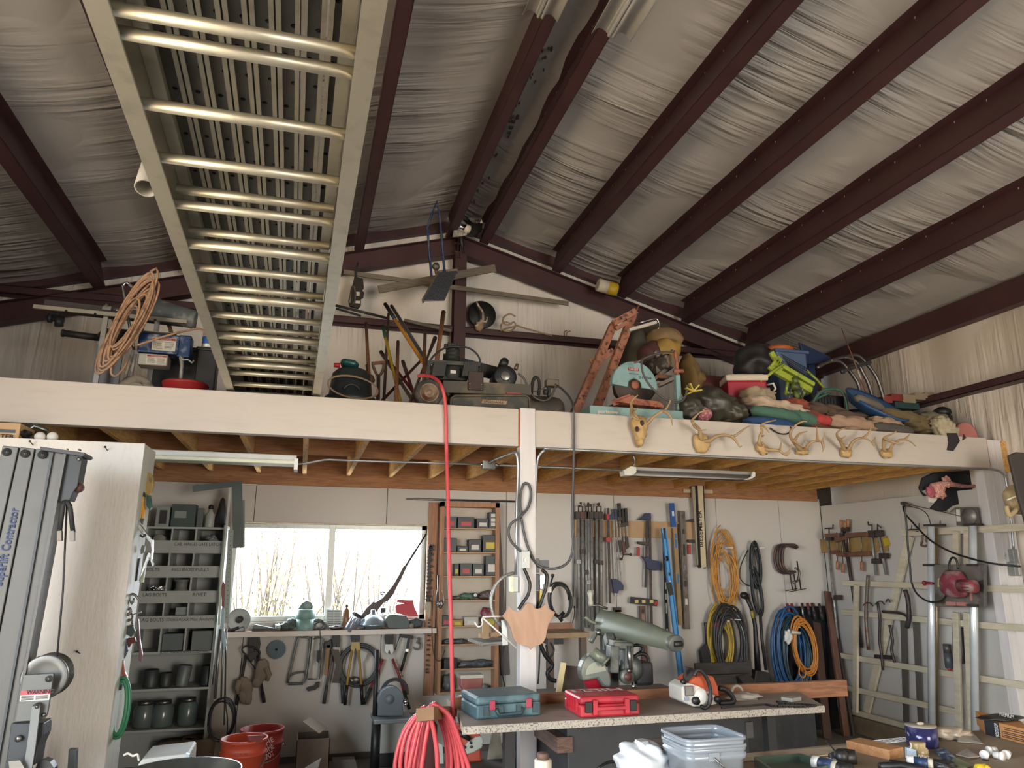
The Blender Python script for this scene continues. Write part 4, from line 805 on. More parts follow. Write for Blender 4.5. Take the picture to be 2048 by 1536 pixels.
# ================================================================ hung on the gable and roof
GW = mat('#7d7466', .75,0, 'wood', '#655d50', 5,.1,(.8,9,9))
b = MB(); b.bar(P(687,544,7.47), P(1137,607,7.47),.05,.02,(0,1,0)); solo('long_lath', 'long thin weathered lath crossing behind the gable column top', 'board', b, GW)
b = MB(); b.bar(P(757,579,7.3), P(991,536,7.3),.02,.085,(0,0,1)); solo('weathered_board', 'shorter weathered grey board rising to the right across the column', 'board', b, GW, bev=.003)
tm = thing('drywall_screen', 'hanging blue tube handled frame with a grey mesh plate under the ridge', 'screen', P(875,545,6.9))
b = MB(); q = [P(863,553,6.95), P(858,500,6.9), P(855,455,6.85), P(863,430,6.85), P(874,403,6.85), P(879,430,6.85), P(883,470,6.85), P(889,543,6.9)]; b.tube(q, .013, n=10); part(tm, 'tube_handle', b, mat('#2b3c63', .45,.2, 'spot', '#8a8175', 6, amount=.9))
b = MB(); q = [P(878,545,6.95), P(915,542,6.95), P(889,602,6.45), P(845,603,6.45)]; b.prism(q, (0,0,.012)); part(tm, 'mesh_plate', b, mat('#474d58', .5,.4, 'spot', '#9aa0a8', 160,.3, amount=.3))
b = MB(); b.bar(q[0], q[1],.03,.04); b.bar(q[0], q[3],.012,.04); part(tm, 'wood_edge', b, GW)
b = MB(); b.lathe([(.03,0),(.04,.01),(.03,.05)], P(871,535,6.95),(0,-1,.2)); b.tube([P(871,535,6.96), P(874,548,6.96)],.02); part(tm, 'swivel', b, OLD)
b = MB(); Yw = 7.4; b.prism([P(x, y, Yw) for x, y in ((709,552),(726,557),(728,575),(724,580),(729,585),(727,594),(722,596),(722,610),(716,616),(699,611),(697,600),(703,575),(706,566))],(0,.05,0)); t = solo('winch_bracket', 'dark steel bracket winch hanging from the left rafter', 'winch', b, mat('#332c29', .6,.3), bev=.005)
b = MB(); rb(b, 711,583,719,592, Yw-.004,.004); rb(b, 711,601,720,607, Yw-.004,.004); part(t, 'slot', b, PAPER, kind='stuff')
b = MB(); b.tube(pxs([(712,553),(712,540),(716,525)], Yw+.03),.01); part(t, 'hook', b, DARK)
b = MB(); c = P(706,603, Yw-.01)
b.tube(pxs([(704,573),(701,590),(699,606),(704,611),(709,604),(711,588),(709,574),(704,573)], Yw-.012),.01); part(t, 'chain', b, OLD)
ht = thing('black_basin', 'round black basin standing on the girt right of the column', 'basin', P(962,657,7.55))
b = MB(); c = P(962,632,7.68); b.lathe([(.155,0),(.165,.01),(.155,.02),(.13,-.03+.04),(.09,.05),(.01,.055)], c-V((0,.06,0)),(0,1,0), n=28); part(ht, 'shell', b, BLK)
b = MB(); tp(b, [(953,603),(958,614),(965,624),(966,640),(960,652)],7.5,[.012,.02,.03,.028,.015],3); tp(b, [(960,640),(972,644),(974,634)],7.5,.01,3); pblob(b, 950,643,966,662,7.48,.05, amp=.25, seed=5); solo('driftwood', 'pale bone and bark piece hanging in front of the black basin', 'bone', b, mat('#9a8468', .7,0, 'spot', '#c9bba5', 20))
b = MB(); tp(b, [(1031,633),(1020,628),(1008,634),(1006,645),(1016,650),(1028,644),(1030,652),(1016,656),(1006,660),(1018,663),(1028,657),(1032,651),(1045,655),(1080,665),(1104,671)],7.5,.010,4); tp(b, [(1003,662),(1002,650),(1010,644),(1024,648)],7.5,.009,4); solo('rope', 'tan knotted rope coil lying on the girt right of the basin', 'rope', b, mat('#a58f74', .8,0, 'spot', '#7b6650', 60))
b = MB(); tp(b, [(1129,671),(1129,664),(1134,661)],7.5,.008,3); tp(b, [(1133,671),(1134,665),(1141,662)],7.5,.007,3); solo('antler_tip', 'tiny pale antler tips standing on the right girt', 'antler', b, ANT)
b = MB(); b.cyl(P(668,610,7.45), P(777,637,7.45),.014); b.cyl(P(672,617,7.42), P(722,632,7.42),.012); solo('steel_rods', 'pair of dark steel rods resting on the left girt', 'rods', b, DARK)
b = MB(); b.bar(P(808,640,7.42), P(902,662,7.42),.02,.03); solo('wood_strip', 'grey wood strip resting on the left girt beside the column', 'strip', b, GW)
c = P(1195,569,7.3); e = P(1234,580,7.3); b = MB(); d_ = e-c; b.lathe([(.06,0),(.075,.005),(.075, d_.length*.5)], c, d_, n=20); s = solo('white_bucket', 'white and yellow bucket wedged on top of the right rafter', 'bucket', b, mat('#c9c2ad', .5)); b = MB(); b.lathe([(.076, d_.length*.5),(.076, d_.length*.93),(.06, d_.length),(.01, d_.length)], c, d_, n=20); part(s, 'yellow_end', b, mat('#b99b1e', .5))
# torn insulation with a flood lamp at the ridge
Yf = 7.35
fl_ = thing('flood_lamp', 'chrome flood lamp with pale bulb at the ridge by torn insulation', 'lamp', P(925,480, Yf))
b = MB(); b.lathe([(.01,0),(.04,.01),(.05,.05),(.05,.12)], P(910,452, Yf), P(926,455, Yf)-P(910,452, Yf), n=16); part(fl_, 'lamp_head', b, CHR)
b = MB(); b.lathe([(.045,0),(.05,.03),(.045,.08),(.02,.09)], P(926,455, Yf), P(938,459, Yf)-P(926,455, Yf), n=16); part(fl_, 'bulb', b, mat('#e8dcc4', .4))
b = MB(); tp(b, [(922,460),(922,476),(926,500)], Yf+.03,[.02,.03,.012]); part(fl_, 'bracket', b, BLK)
b = MB(); rn = random.Random(4)
def flap(pts, Yp=7.42): b.prism([P(x, y, Yp-.05+rn.uniform(-.08,.05)) for x, y in pts],(0,.006,0))
flap([(905,474),(908,455),(913,442),(922,438),(932,446),(934,470),(922,475)]); flap([(918,438),(920,428),(924,431),(927,440)]); flap([(913,436),(911,432),(918,441)]); flap([(936,436),(950,433),(962,434),(964,442),(955,447),(944,444)]); flap([(958,434),(963,438),(966,446),(960,446)])
solo('torn_insulation', 'torn shreds of shiny insulation hanging around the ridge lamp', 'insulation', b, mat('#9d998f', .35,.4, 'spot', '#d5d1c8', 22,.3))
b = MB(); q = [P(930,447,7.45), P(948,446,7.4), P(966,440,7.4), P(964,462,7.45), P(945,474,7.45), P(932,472,7.45)]; b.prism(q, (0,.01,0)); solo('torn_gap', 'dark open gap in the torn insulation right of the ridge lamp', 'gap', b, mat('#23241f', .9))
b = MB(); rn = random.Random(9)
for x, y, r in ((1103,97,10),(1085,100,5),(1075,106,7),(1088,117,6),(1066,131,4),(1053,143,8),(1062,151,6),(1049,169,4),(1043,181,4),(1035,207,8),(1028,227,11),(1032,236,9),(1021,249,15),(1019,268,8),(990,310,6),(975,326,4),(963,367,5),(956,380,4),(949,402,4),(1088,139,3),(1070,163,3),(977,355,3),(935,415,3)):
    r_ = ray(x, y); t_ = (RZ-.02-RS*.08-EYE.z)/r_.z; c = EYE+r_*t_; t_ = (roofz(c.x)-.03-EYE.z)/r_.z; c = EYE+r_*t_; s = r*0+ (r*1.0)*t_/1458*.5*1.0
    for k in range(3): b.ell(c+V((rn.uniform(-s, s), rn.uniform(-s, s)*2,-.004)),(s*rn.uniform(.4,.8), s*rn.uniform(.6,1.2),.012), nu=7, nv=4, jit=.3)
part(ce, 'wasp_nest', b, mat('#4b4038', .9), kind='stuff')
# reflector lights under the ridge purlins
def reflector(label, x0, y0, Ynear, off, group):
    a = P(x0, y0, Ynear); t = thing('reflector_light', label, 'light', a, group); Yb_ = Ynear-1.3
    for s in (-1,1):
        b = MB(); pr = []
        for i in range(9):
            u = i/8; pr.append((s*(.015+.095*u),-.005+.045*math.sin(u*math.pi*.75)-.05*u*u))
        vs = []; n = len(pr)
        for yy in (Ynear, Yb_): vs += [V((a.x+p_[0], yy, a.z+p_[1])) for p_ in pr]
        b.add(vs, [(i, i+1, n+i+1, n+i) for i in range(n-1)], True); part(t, 'reflector_wing', b, mat('#dcd8d0', .35), thick=.003)
        b = MB(); b.tube([(a.x+s*.012, Ynear, a.z-.012),(a.x+s*.012, Yb_, a.z-.012)],.011, n=8); part(t, 'fluorescent_tube', b, WHT)
    b = MB(); b.bx(a.x-.03, a.x+.03, Yb_, Ynear-.02, a.z+.005, a.z+.05); part(t, 'housing', b, WHT)
    return t
reflector('white twin tube reflector light at top edge left of the other one', 1080,31,3.55,0, 'reflector lights under the ridge')
reflector('larger white twin tube reflector light at top edge nearer the camera', 1222,68,3.0,0, 'reflector lights under the ridge')
# ================================================================ UNDER THE LOFT, left half
def pth(b, pts, Y, w, th): # flat bar following pixel points
    q = pxs(pts, Y); [b.bar(q[i], q[i+1], w, th, (0,1,0)) for i in range(len(q)-1)]; return b
def zfloor(p): return V((p.x, p.y, 0))
Y = 4.93; cb = thing('white_partition', 'white painted plywood closet standing below the left end of the beam', 'closet', (-2, Y, 0))
xe = P(290,886, Y).x; zt = P(150,881, Y).z; yb = PX(312,902, xe).y
m_pt = mat('#d6d1ca', .6,0, 'spot', '#c9c3ba', 12,.35,(5,1,1.2), amount=1.6)
part(cb, 'front_panel', MB().bx(XL+.03, xe, Y, Y+.015,0, zt), m_pt, bev=.002)
for i in range(2): w = (yb-Y-.015)/2; part(cb, 'side_stud', MB().bx(xe-.09, xe, Y+.016+i*w, Y+.014+(i+1)*w, 0, zt-.001), mat('#cdd0c6', .55,0, col2='#c2c7bd', scale=6, bump=.1), bev=.002)
part(cb, 'top_board', MB().bx(XL+.03, xe-.001, Y+.016, yb, zt-.02, zt-.003), m_white)
b = MB()
for x, y in ((66,890),(215,901),(160,1307)): c = P(x, y, Y); b.tube([c, c+V((-.005,-.045,.015))],.003, n=6); b.cyl(c+V((-.005,-.045,.015)), c+V((-.005,-.047,.0155)),.007, n=8)
part(cb, 'nail', b, DARK, kind='stuff')
b = MB(); rb(b, -40,843,36,880, Y+.06,.25); t = solo('printed_box', 'printed carton with black and cream sides on top of the white closet', 'box', b, mat('#b5936a', .6)); b = MB(); rb(b, -40,856,30,866, Y+.058,.002); part(t, 'dark_band', b, BLK); text(t, 'TER', P(0,875.5, Y+.058),(1,0,0),(0,0,1),.022, INK, .075, bold=.03)
b = MB(); pblob(b, 34,858,62,880, Y+.08,.15, amp=.2, seed=8); solo('black_tool_bag', 'black lumpy bag between the carton and the bulbs', 'bag', b, BLK)
for i, x in enumerate((80,105)):
    b = MB(); c = P(x, 874, Y+.15); b.ell(c, (.032,.032,.032)); b.cyl(c+V((0,.02,0)), c+V((0,.07,0)),.016); solo('light_bulb', 'white round bulb on the closet top, '+('next to the black bag' if i == 0 else 'farther from the black bag'), 'bulb', b, WHT, 'bulbs on the closet')
b = MB(); b.tube([P(48,866, Y+.28), P(70,852, Y+.28), P(95,862, Y+.28)],.016); solo('bent_pipe', 'grey bent pipe behind the round bulbs', 'pipe', b, STL)
# material lift mast
Y = 4.3; LIF = mat('#4e4d49', .45,.2, 'spot', '#454340', 8,.04, amount=1.2); LID = mat('#3e4144', .5,.3)
lf = thing('material_lift', 'grey aluminium material lift with nested masts and winch at left edge', 'lift', (P(60,1300, Y).x, Y+.1,0))
def xl(i, y): return [(2,-.25),(37.5,-.2206),(70,-.1957),(131,-.185)][i][0]+[-.25,-.2206,-.1957,-.185][i]*(y-897)
def mast(i, j, yt, dy, d, x0o=1.6, x1o=-1.6):
    b = MB(); b.pp([(xl(i, yt)+x0o, yt),(xl(j, yt)+x1o, yt+3),(xl(j, 1790)+x1o, 1790),(xl(i, 1790)+x0o, 1790)], Y+dy, d); return b
for i, (j, yt) in enumerate(((1,891),(2,894),(3,897))):
    ms_ = part(lf, 'mast_section', mast(i, j, yt, .0+.004*i, .16), LIF, bev=.004)
    if i == 2: part(ms_, 'channel_groove', MB().pp([(102,902),(107,903),(107-.178*885,1790),(102-.178*885,1790)], Y-.004,.008), LID); part(ms_, 'front_flange', MB().pp([(127,903),(133,904),(133-.185*885,1790),(127-.185*885,1790)], Y-.02,.05), LIF)
for x, y in ((13,904),(49,907),(84,909)):
    b = MB(); disc(b, x, y, Y-.006,9.5,.012, n=18); r_ = part(lf, 'roller_cap', b, LID); b = MB(); disc(b, x, y, Y-.016,5,.012); disc(b, x, y, Y-.022,2.5,.01, n=6); part(r_, 'roller_bolt', b, STL)
tx = MB(); text(lf, 'Superlift Contractor', P(3,1172, Y), P(37.5,1016, Y)-P(3,1172, Y),(-1,0,.2),.04, mat('#22335c', .6,0, 'flat'),(P(37.5,1016, Y)-P(3,1172, Y)).length, bold=.02)
b = MB(); b.pp([(80,893),(168,905),(171,909),(165,913),(128,907),(80,900)], Y-.03,.16); part(lf, 'top_plate', b, LID, bev=.003)
b = MB(); b.pp([(131,908),(164,910),(165,918),(155,972),(146,985),(139,1001),(130,1000),(120,1005),(113,1003)], Y, .1); hd = part(lf, 'head_bracket', b, mat('#2f3336', .5,.2), bev=.004)
b = MB(); disc(b, 157,918, Y-.01,4,.02); disc(b, 134,898, Y, 1.5,.02); disc(b, 158,899, Y, 2,.03); part(hd, 'head_bolt', b, STL, kind='stuff')
b = MB(); disc(b, 153,974, Y+.02,11,.05); part(lf, 'pulley', b, mat('#5a3533', .5))
for pts in ([(132,1003),(126,1012),(119,1064)],[(134,1003),(140,1012),(146,1064)]): b = MB(); tp(b, pts, Y-.02,.012); part(lf, 'strap', b, RUB)
for x in (120,145): b = MB(); b.bar(P(x, 1062, Y-.02), P(x, 1082, Y-.02),.02,.03); part(lf, 'strap_buckle', b, OLD)
b = MB(); b.tube(pxs([(134,1005),(126,1180),(114,1315)], Y),.005, n=6); part(lf, 'hoist_cable', b, DARK)
b = MB(); c = P(92,1353, Y+.02); k = pm(92,1353, Y); b.lathe([(.02,-.02),(k*30,-.02),(k*45,-.035),(k*48,-.03),(k*48,-.02),(k*40,.0),(k*40,.06),(k*48,.08),(.02,.08)], c, (0,1,0), n=32); part(lf, 'winch_drum', b, mat('#6a6a67', .4,.5))
b = MB(); b.pp([(47,1350),(107,1347),(107,1352),(98,1408),(94,1430),(86,1440),(32,1444),(30,1440)], Y-.06,.02); pl_ = part(lf, 'winch_plate', b, mat('#5f605e', .5,.3), bev=.003)
b = MB(); disc(b, 97,1358, Y-.07,7,.012, n=16); disc(b, 97,1358, Y-.078,3.5,.012, n=6); disc(b, 73,1414, Y-.09,8,.03, n=16); disc(b, 73,1414, Y-.1,4,.02, n=6); disc(b, 87,1430, Y-.07,4,.012); part(pl_, 'plate_bolt', b, STL, kind='stuff')
q = [P(42,1382, Y-.0625), P(102,1379, Y-.0625), P(98,1400, Y-.0625), P(39,1403, Y-.0625)]
b = MB(); b.prism(q, (0,.002,0)); lb = part(pl_, 'warning_label', b, PAPER)
b = MB(); b.prism([q[0]+V((0,-.001,0)), q[1]+V((0,-.001,0)), q[1]+(q[2]-q[1])*.42+V((0,-.001,0)), q[0]+(q[3]-q[0])*.42+V((0,-.001,0))],(0,.001,0)); part(lb, 'label_band', b, mat('#b8434a', .5,0, 'flat'))
text(lb, 'WARNING', q[0]+(q[1]-q[0])*.2+(q[3]-q[0])*.34+V((0,-.0015,0)), q[1]-q[0],(0,0,1),.018, INK, .115, bold=.03)
b = MB(); [b.bar(q[0]+(q[3]-q[0])*f+(q[1]-q[0])*u+V((0,-.001,0)), q[0]+(q[3]-q[0])*f+(q[1]-q[0])*(u+.42)+V((0,-.001,0)),.001,.003) for f in (.55,.66,.77,.88) for u in (.04,.52)]; part(lb, 'fine_print', b, INK, kind='stuff')
b = MB(); pth(b, [(73,1412),(66,1470),(62,1500),(52,1560)], Y-.085,.035,.012); part(lf, 'crank_arm', b, mat('#6d6f6e', .45,.4))
b = MB(); b.pp([(22,1447),(88,1446),(87,1470),(76,1495),(70,1530),(10,1545)], Y-.05,.12); lw = part(lf, 'lower_bracket', b, mat('#34383b', .5,.3), bev=.004)
b = MB(); disc(b, 36,1478, Y-.07,7,.02); part(lw, 'bracket_bolt', b, STL)
b = MB(); b.pp([(71,1536),(75,1525),(88,1519),(100,1524),(108,1536),(108,1600),(71,1600)], Y-.03,.06); part(lf, 'lower_wheel', b, BLK)
b = MB(); b.pp([(17,1523),(40,1521),(48,1535),(40,1560),(25,1580)], Y-.12,.01); solo('torn_carton', 'torn beige carton flap at the foot of the lift', 'box', b, mat('#8f8a80', .8))
b = MB(); b.pp([(137,1499),(153,1499),(149,1580),(132,1580)], Y+.15,.04); solo('square_tube', 'dark grey square tube standing in front of the white closet', 'tube', b, mat('#4d5558', .5,.3), bev=.002)
# things hung on the closet side
Y = 5.12; H = 'tools hung on the closet side'
def flat(name, label, cat, pts, Yp, th, m, grp=None, bev=.003): return solo(name, label, cat, MB().pp(pts, Yp, th), m, grp, bev)
t = flat('pipe_cutter', 'tan oval jaw tool topmost on the closet side', 'cutter', [(287,955),(292,946),(298,945),(305,952),(307,968),(303,984),(298,992),(288,986),(285,975)], Y, .05, mat('#a58a4a', .5), H)
b = MB(); b.pp([(299,953),(303,958),(302,966),(298,962)], Y-.005,.02); part(t, 'metal_jaw', b, STL)
t = flat('linesman_pliers', 'bright yellow handled pliers under the tan tool', 'pliers', [(277,993),(288,992),(287,1010),(290,1020),(287,1037),(283,1036),(284,1020),(282,1036),(278,1036),(280,1012)], Y-.06,.03, mat('#d09a1c', .4), H)
b = MB(); b.pp([(277,984),(288,984),(289,993),(277,993)], Y-.065,.04); part(t, 'black_head', b, BLK, bev=.003); b = MB(); b.pp([(278,1037),(288,1037),(285,1050),(282,1047)], Y-.055,.02); part(t, 'tip', b, mat('#4f5657', .5))
flat('pocket_light', 'teal green clip light beside the yellow pliers', 'light', [(293,992),(300,990),(303,1014),(299,1020),(293,1012)], Y-.02,.04, mat('#2e5a55', .4), H)
t = flat('locking_clamp', 'chrome locking clamp pliers with bent jaw on the closet side', 'clamp', [(274,1049),(281,1049),(293,1066),(306,1080),(306,1100),(304,1118),(307,1128),(304,1134),(300,1122),(302,1100),(300,1086),(288,1072),(277,1058)], Y-.08,.03, CHR, H)
b = MB(); tp(b, [(280,1070),(286,1074),(290,1068)], Y-.09,.006,3); part(t, 'trigger_ring', b, DARK)
t = flat('locking_clamp', 'second chrome clamp with perforated handle below the bent jaw one', 'clamp', [(296,1104),(302,1106),(303,1118),(298,1116),(292,1128),(284,1150),(277,1162),(280,1150),(287,1128)], Y-.06,.03, CHR, H)
b = MB(); b.pp([(290,1126),(292,1128),(286,1165),(278,1165)], Y-.04,.03); part(t, 'pale_grip', b, mat('#a7ac96', .5)); b = MB(); b.pp([(270,1120),(280,1116),(274,1160),(266,1165)], Y+.02,.03); part(t, 'dark_jaw', b, DARK)
flat('spring_clamp', 'small dark clamp with pale pads between the two chrome clamps', 'clamp', [(284,1090),(290,1092),(288,1104),(281,1108),(281,1098)], Y-.03,.03, mat('#767d74', .5,.4), H)
b = MB(); tp(b, [(255,1205),(259,1192),(266,1188),(274,1194),(277,1200)], Y-.1,.007,4); tp(b, [(258,1194),(264,1208),(268,1196)], Y-.08,.006,3); tp(b, [(254,1196),(256,1215),(250,1224),(256,1230),(262,1222),(258,1216)], Y-.09,.008,4); solo('wire_stripper', 'bunched chrome wire loops below the perforated clamp', 'wire', b, STL, H)
b = MB(); b.tube(arc(P(257,1234, Y-.05),.022,0,360,14),.006); b.tube(arc(P(257,1246, Y-.05),.02,0,360,14),.006); pth(b, [(262,1230),(283,1224)], Y-.05,.006,.006); solo('hook_bolt', 'steel hook and ring hanging from a long nail on the closet side', 'hook', b, mat('#6d655a', .4,.7), H)
for i, (pts, col, lab) in enumerate((([(254,1252),(266,1250),(270,1262),(262,1275),(252,1268)], '#3f4a48', 'dark green clip below the hook and ring'),([(247,1277),(254,1276),(256,1300),(248,1318),(243,1316),(246,1296)], '#43465a', 'slate blue handled snips left of the maroon pliers'),([(255,1276),(270,1275),(272,1284),(262,1288),(255,1300)], '#5a2226', 'maroon handled pliers on the closet side'),([(274,1240),(277,1238),(280,1280),(285,1310),(283,1325),(277,1320),(278,1290)], '#67474d', 'long dusty purple handled snips farthest right on the closet side'))): flat('hand_snips', lab, 'snips', pts, Y-.05+.02*i, .025, mat(col, .4,.2), H)
t = flat('chalk_reel', 'orange ended tool hanging above the green tape', 'tool', [(241,1326),(247,1322),(250,1345),(255,1355),(250,1360),(244,1354),(244,1340)], Y-.05,.03, mat('#a14b33', .45), H); b = MB(); tp(b, [(247,1323),(240,1322),(238,1335)], Y-.05,.008,3); part(t, 'steel_clip', b, STL)
b = MB(); tp(b, [(240,1350),(239,1366),(240,1376)], Y-.04,.006); pth(b, [(237,1374),(244,1374)], Y-.05,.03,.03); solo('black_hanger', 'black hanger strap holding the green coil', 'hanger', b, BLK, H)
b = MB(); Rr = Matrix.Rotation(math.radians(22),3, 'Z')
for i, (rx, rz) in enumerate(((.05,.16),(.045,.15),(.055,.165),(.04,.145))):
    c = P(239,1415, Y-.04-.012*i); b.tube([c+V((rx*math.sin(a),-.03*math.sin(a), rz*math.cos(a))) for a in [2*math.pi*j/28 for j in range(28)]],.011, n=6, closed=True)
solo('green_tubing', 'coil of flat green hose hanging low on the closet side', 'coil', b, mat('#3f8a66', .4), H)
# fixtures under the joists
Y = 5.75
t = thing('fluorescent_fixture', 'long white fluorescent fixture behind the closet, left of the junction box', 'light', P(450,915, Y), 'fluorescent fixtures under the loft'); x0, x1 = P(250,912, Y).x, P(593,926, Y).x; z = P(593,924, Y).z
b = MB(); b.bx(x0, x1, Y-.02, Y+.1, z+.005, z+.05); part(t, 'housing', b, mat('#c9c9c3', .4), bev=.008)
b = MB(); b.bx(x0, x1, Y-.05, Y+.13, z-.025, z+.008); part(t, 'diffuser', b, mat('#dfe0c8', .35), bev=.015)
b = MB(); rb(b, 589,917,595,939, Y-.055,.19); part(t, 'end_cap', b, WHT)
Y = 5.7; t = thing('fluorescent_fixture', 'reflector style fluorescent fixture with white end caps right of the post', 'light', P(1380,945, Y), 'fluorescent fixtures under the loft')
b = MB(); a, q = P(1262,944, Y), P(1508,952, Y); n = 8; vs = []
for pp_ in (a, q): vs += [V((pp_.x, pp_.y-.02+.16*(i/n), a.z+.015-.045*math.sin(math.pi*i/n)*(1) if False else a.z-.02+.045*math.sin(math.pi*i/n))) for i in range(n+1)]
b.add(vs, [(i, i+1, n+2+i, n+1+i) for i in range(n)], True); part(t, 'reflector', b, mat('#8f8f8a', .35,.5), thick=.003)
b = MB(); b.bx(a.x, q.x, Y+.04, Y+.08, a.z+.02, a.z+.05); part(t, 'housing', b, mat('#a09d97', .4,.4))
b = MB(); b.cyl((a.x+.03, Y+.06, a.z-.008),(q.x-.03, Y+.06, a.z-.008),.014); part(t, 'fluorescent_tube', b, WHT)
for pts in ([(1248,940),(1262,932),(1273,934),(1273,944),(1266,951),(1250,951)],[(1506,943),(1511,944),(1511,953),(1500,959),(1488,960),(1503,953)]): b = MB(); b.pp(pts, Y-.02,.1 if pts[0][0] < 1300 else .02); part(t, 'end_cap', b, mat('#cfcdbd', .45), bev=.003)
b = MB(); tp(b, [(1267,933),(1270,920),(1266,910)], Y, .01,3); part(t, 'hanger_cable', b, STL)
m_emt = mat('#a2a4a2', .35,.7)
b = MB(); b.tube(pxs([(595,928,5.8),(615,926,5.8),(640,921,5.8),(660,919,5.8),(700,921,5.8),(965,929,5.8)],5.8,2),.0085); solo('conduit', 'thin steel conduit from the left fixture to the junction box', 'conduit', b, m_emt)
b = MB(); b.tube(pxs([(990,930,5.8),(1140,936,5.75),(1250,941,5.72)],5.8),.0085); solo('conduit', 'thin steel conduit from the junction box to the right fixture', 'conduit', b, m_emt)
b = MB(); rb(b, 966,921,991,938,5.76,.06); t = solo('junction_box', 'square grey junction box under the joists left of the post', 'box', b, mat('#8d908c', .4,.6), bev=.004); b = MB(); b.cyl(P(961,929,5.79), P(967,929,5.79),.014); b.cyl(P(990,930,5.79), P(996,930,5.79),.014); part(t, 'connector', b, CHR, kind='stuff')
b = MB(); b.tube(pxs([(979,926,5.75),(990,919,5.65),(1020,907,5.35),(1029,905, D+.02),(1034,912, D-.0),(1036,940, D+.01),(1034,1000, D+.01),(1031,1150, D+.01)],5,3),.0105); solo('conduit', 'bent steel conduit running down the left side of the post', 'conduit', b, m_emt)
b = MB(); b.tube(pxs([(1975,938, D-.02),(1600,922, D-.02),(1300,907, D-.02),(1110,898, D-.02),(1090,900, D-.015),(1078,912, D),(1073,935, D+.02),(1070,1000, D+.02),(1067,1100, D+.02)], D, 2),.011); b.tube(pxs([(1975,938, D-.02),(1995,941, D-.03),(2008,950, D-.03),(2013,965, D-.03),(2018,1000, D-.03),(2024,1060, D-.03),(2027,1098, D-.03)], D, 3),.011); solo('conduit', 'steel conduit along the underside of the right beam and down both posts', 'conduit', b, m_emt)
# shelf unit with bins at the left of the window
Y = 7.22; SH = mat('#a6aaa6', .6); su = thing('bin_shelf', 'tall grey bin shelving with hand lettered labels left of the window', 'shelf', (P(380,1250, Y).x, Y+.15,0))
xr = P(443,1150, Y).x; xl_ = xr-1.5
part(su, 'side_panel', MB().bx(xr-.02, xr, Y, YB-.01,0, P(445,1050, Y).z), SH); part(su, 'side_panel', MB().bx(xl_, xl_+.02, Y, YB-.01,0, P(445,1050, Y).z), SH)
part(su, 'back_panel', MB().bx(xl_, xr, YB-.02, YB-.012,0.05, P(445,1050, Y).z), SH)
zs = [P(445, y, Y).z for y in (1057,1105,1153,1203,1253,1303,1375,1455)]
for z in zs: part(su, 'shelf_board', MB().bx(xl_+.02, xr-.02, Y, YB-.022, z-.009, z+.009), SH)
LBL = ((1082,1105),(1132,1153),(1181,1203),(1230,1253))
fx = [P(x, 1100, Y).x for x in (292,343,391,441)]
words = (('', 'CAB. HINGES', 'GATE LATCH'),('BOLTS', 'ANGLE BRACKET', 'PULLS'),('LAG BOLTS', '', 'RIVET'),('LAG BOLTS', 'CONCRETE ANCHORS', 'Misc Anchors'))
for (y0, y1), ws in zip(LBL, words):
    z0, z1 = P(445, y1, Y).z, P(445, y0, Y).z; f = part(su, 'label_board', MB().bx(xl_+.02, xr-.02, Y-.012, Y, z0, z1), SH)
    for i, w in enumerate(ws):
        if w: text(f, w, (fx[i]+.02, Y-.012, z1-.045),(1,0,0),(0,0,1),.028, INK, min(.19,.022*len(w)))
for w, i in (('JOIST HANGER', 1),('DECK SCREW NAILS', 2)): text(su, w, (fx[i], Y-.001, zs[5]-.006),(1,0,0),(0,0,1),.02, INK, .2)
for x in (fx[0]-.24, fx[0]-.01, fx[1]-.01, fx[2]-.01): part(su, 'divider', MB().bx(x-.007, x+.007, Y+.002, YB-.022, zs[5]+.01, zs[0]-.01), SH)
def sbox(name, label, cat, x0, y0, x1, y1, m, d=.14, Yp=Y+.04, bev=.003, grp=None): b = MB(); rb(b, x0, y0, x1, y1, Yp, d); return solo(name, label, cat, b, m, grp, bev)
t = sbox('bulb_carton', 'pale carton with window standing on the bin shelf top', 'box', 314,1012,336,1056, mat('#8f9691', .6)); b = MB(); rb(b, 320,1020,332,1048, Y+.038,.002); part(t, 'carton_window', b, DARK)
t = sbox('green_carton', 'wide dark green carton in the middle of the bin shelf top', 'box', 345,1008,388,1056, mat('#41514d', .6)); b = MB(); rb(b, 350,1022,372,1036, Y+.038,.002); part(t, 'carton_label', b, mat('#8a938c', .6))
b = MB(); c = P(418,1056, Y+.08); b.lathe([(.04,0),(.042,.01),(.042,.12),(.02,.15),(.02,.17)], c, n=14); t = solo('spray_bottle', 'white bottle with dark cap on the right of the bin shelf top', 'bottle', b, mat('#a9aeab', .4)); b = MB(); b.lathe([(.022,.17),(.024,.2),(.01,.21)], c, n=12); part(t, 'cap', b, BLK)
b = MB(); c = P(440,1056, Y+.12); b.lathe([(.07,0),(.02,.26),(.004,.28)], c, n=14); solo('dark_cone', 'dark cone shape right of the white bottle', 'cone', b, DARK)
sbox('thin_can', 'thin dark can left of the white bottle', 'can', 396,1016,404,1056, mat('#596260', .5),.05)
b = MB(); c = P(318,1080, Y+.03); b.lathe([(.05,0),(.055,.004),(.03,.01),(.03,.08),(.055,.09)], c, (0,1,0), n=18); solo('tape_roll', 'pale roll facing out of the upper left bin', 'roll', b, mat('#7d7c74', .6))
b = MB(); blob(b, P(424,1078, Y+.06),(.05,.05,.04), amp=.3, seed=3); solo('latch_bundle', 'tangle of pale latches in the upper right bin', 'latches', b, mat('#7d8581', .5,.3))
b = MB(); c = P(362,1182, Y+.08); b.lathe([(.06,0),(.065,.01),(.05,.02),(.05,.08),(.065,.09),(.06,.1)], c, n=16); solo('wire_spool', 'grey spool in the bin below the angle bracket label', 'spool', b, mat('#6d716c', .6))
b = MB(); rn = random.Random(2)
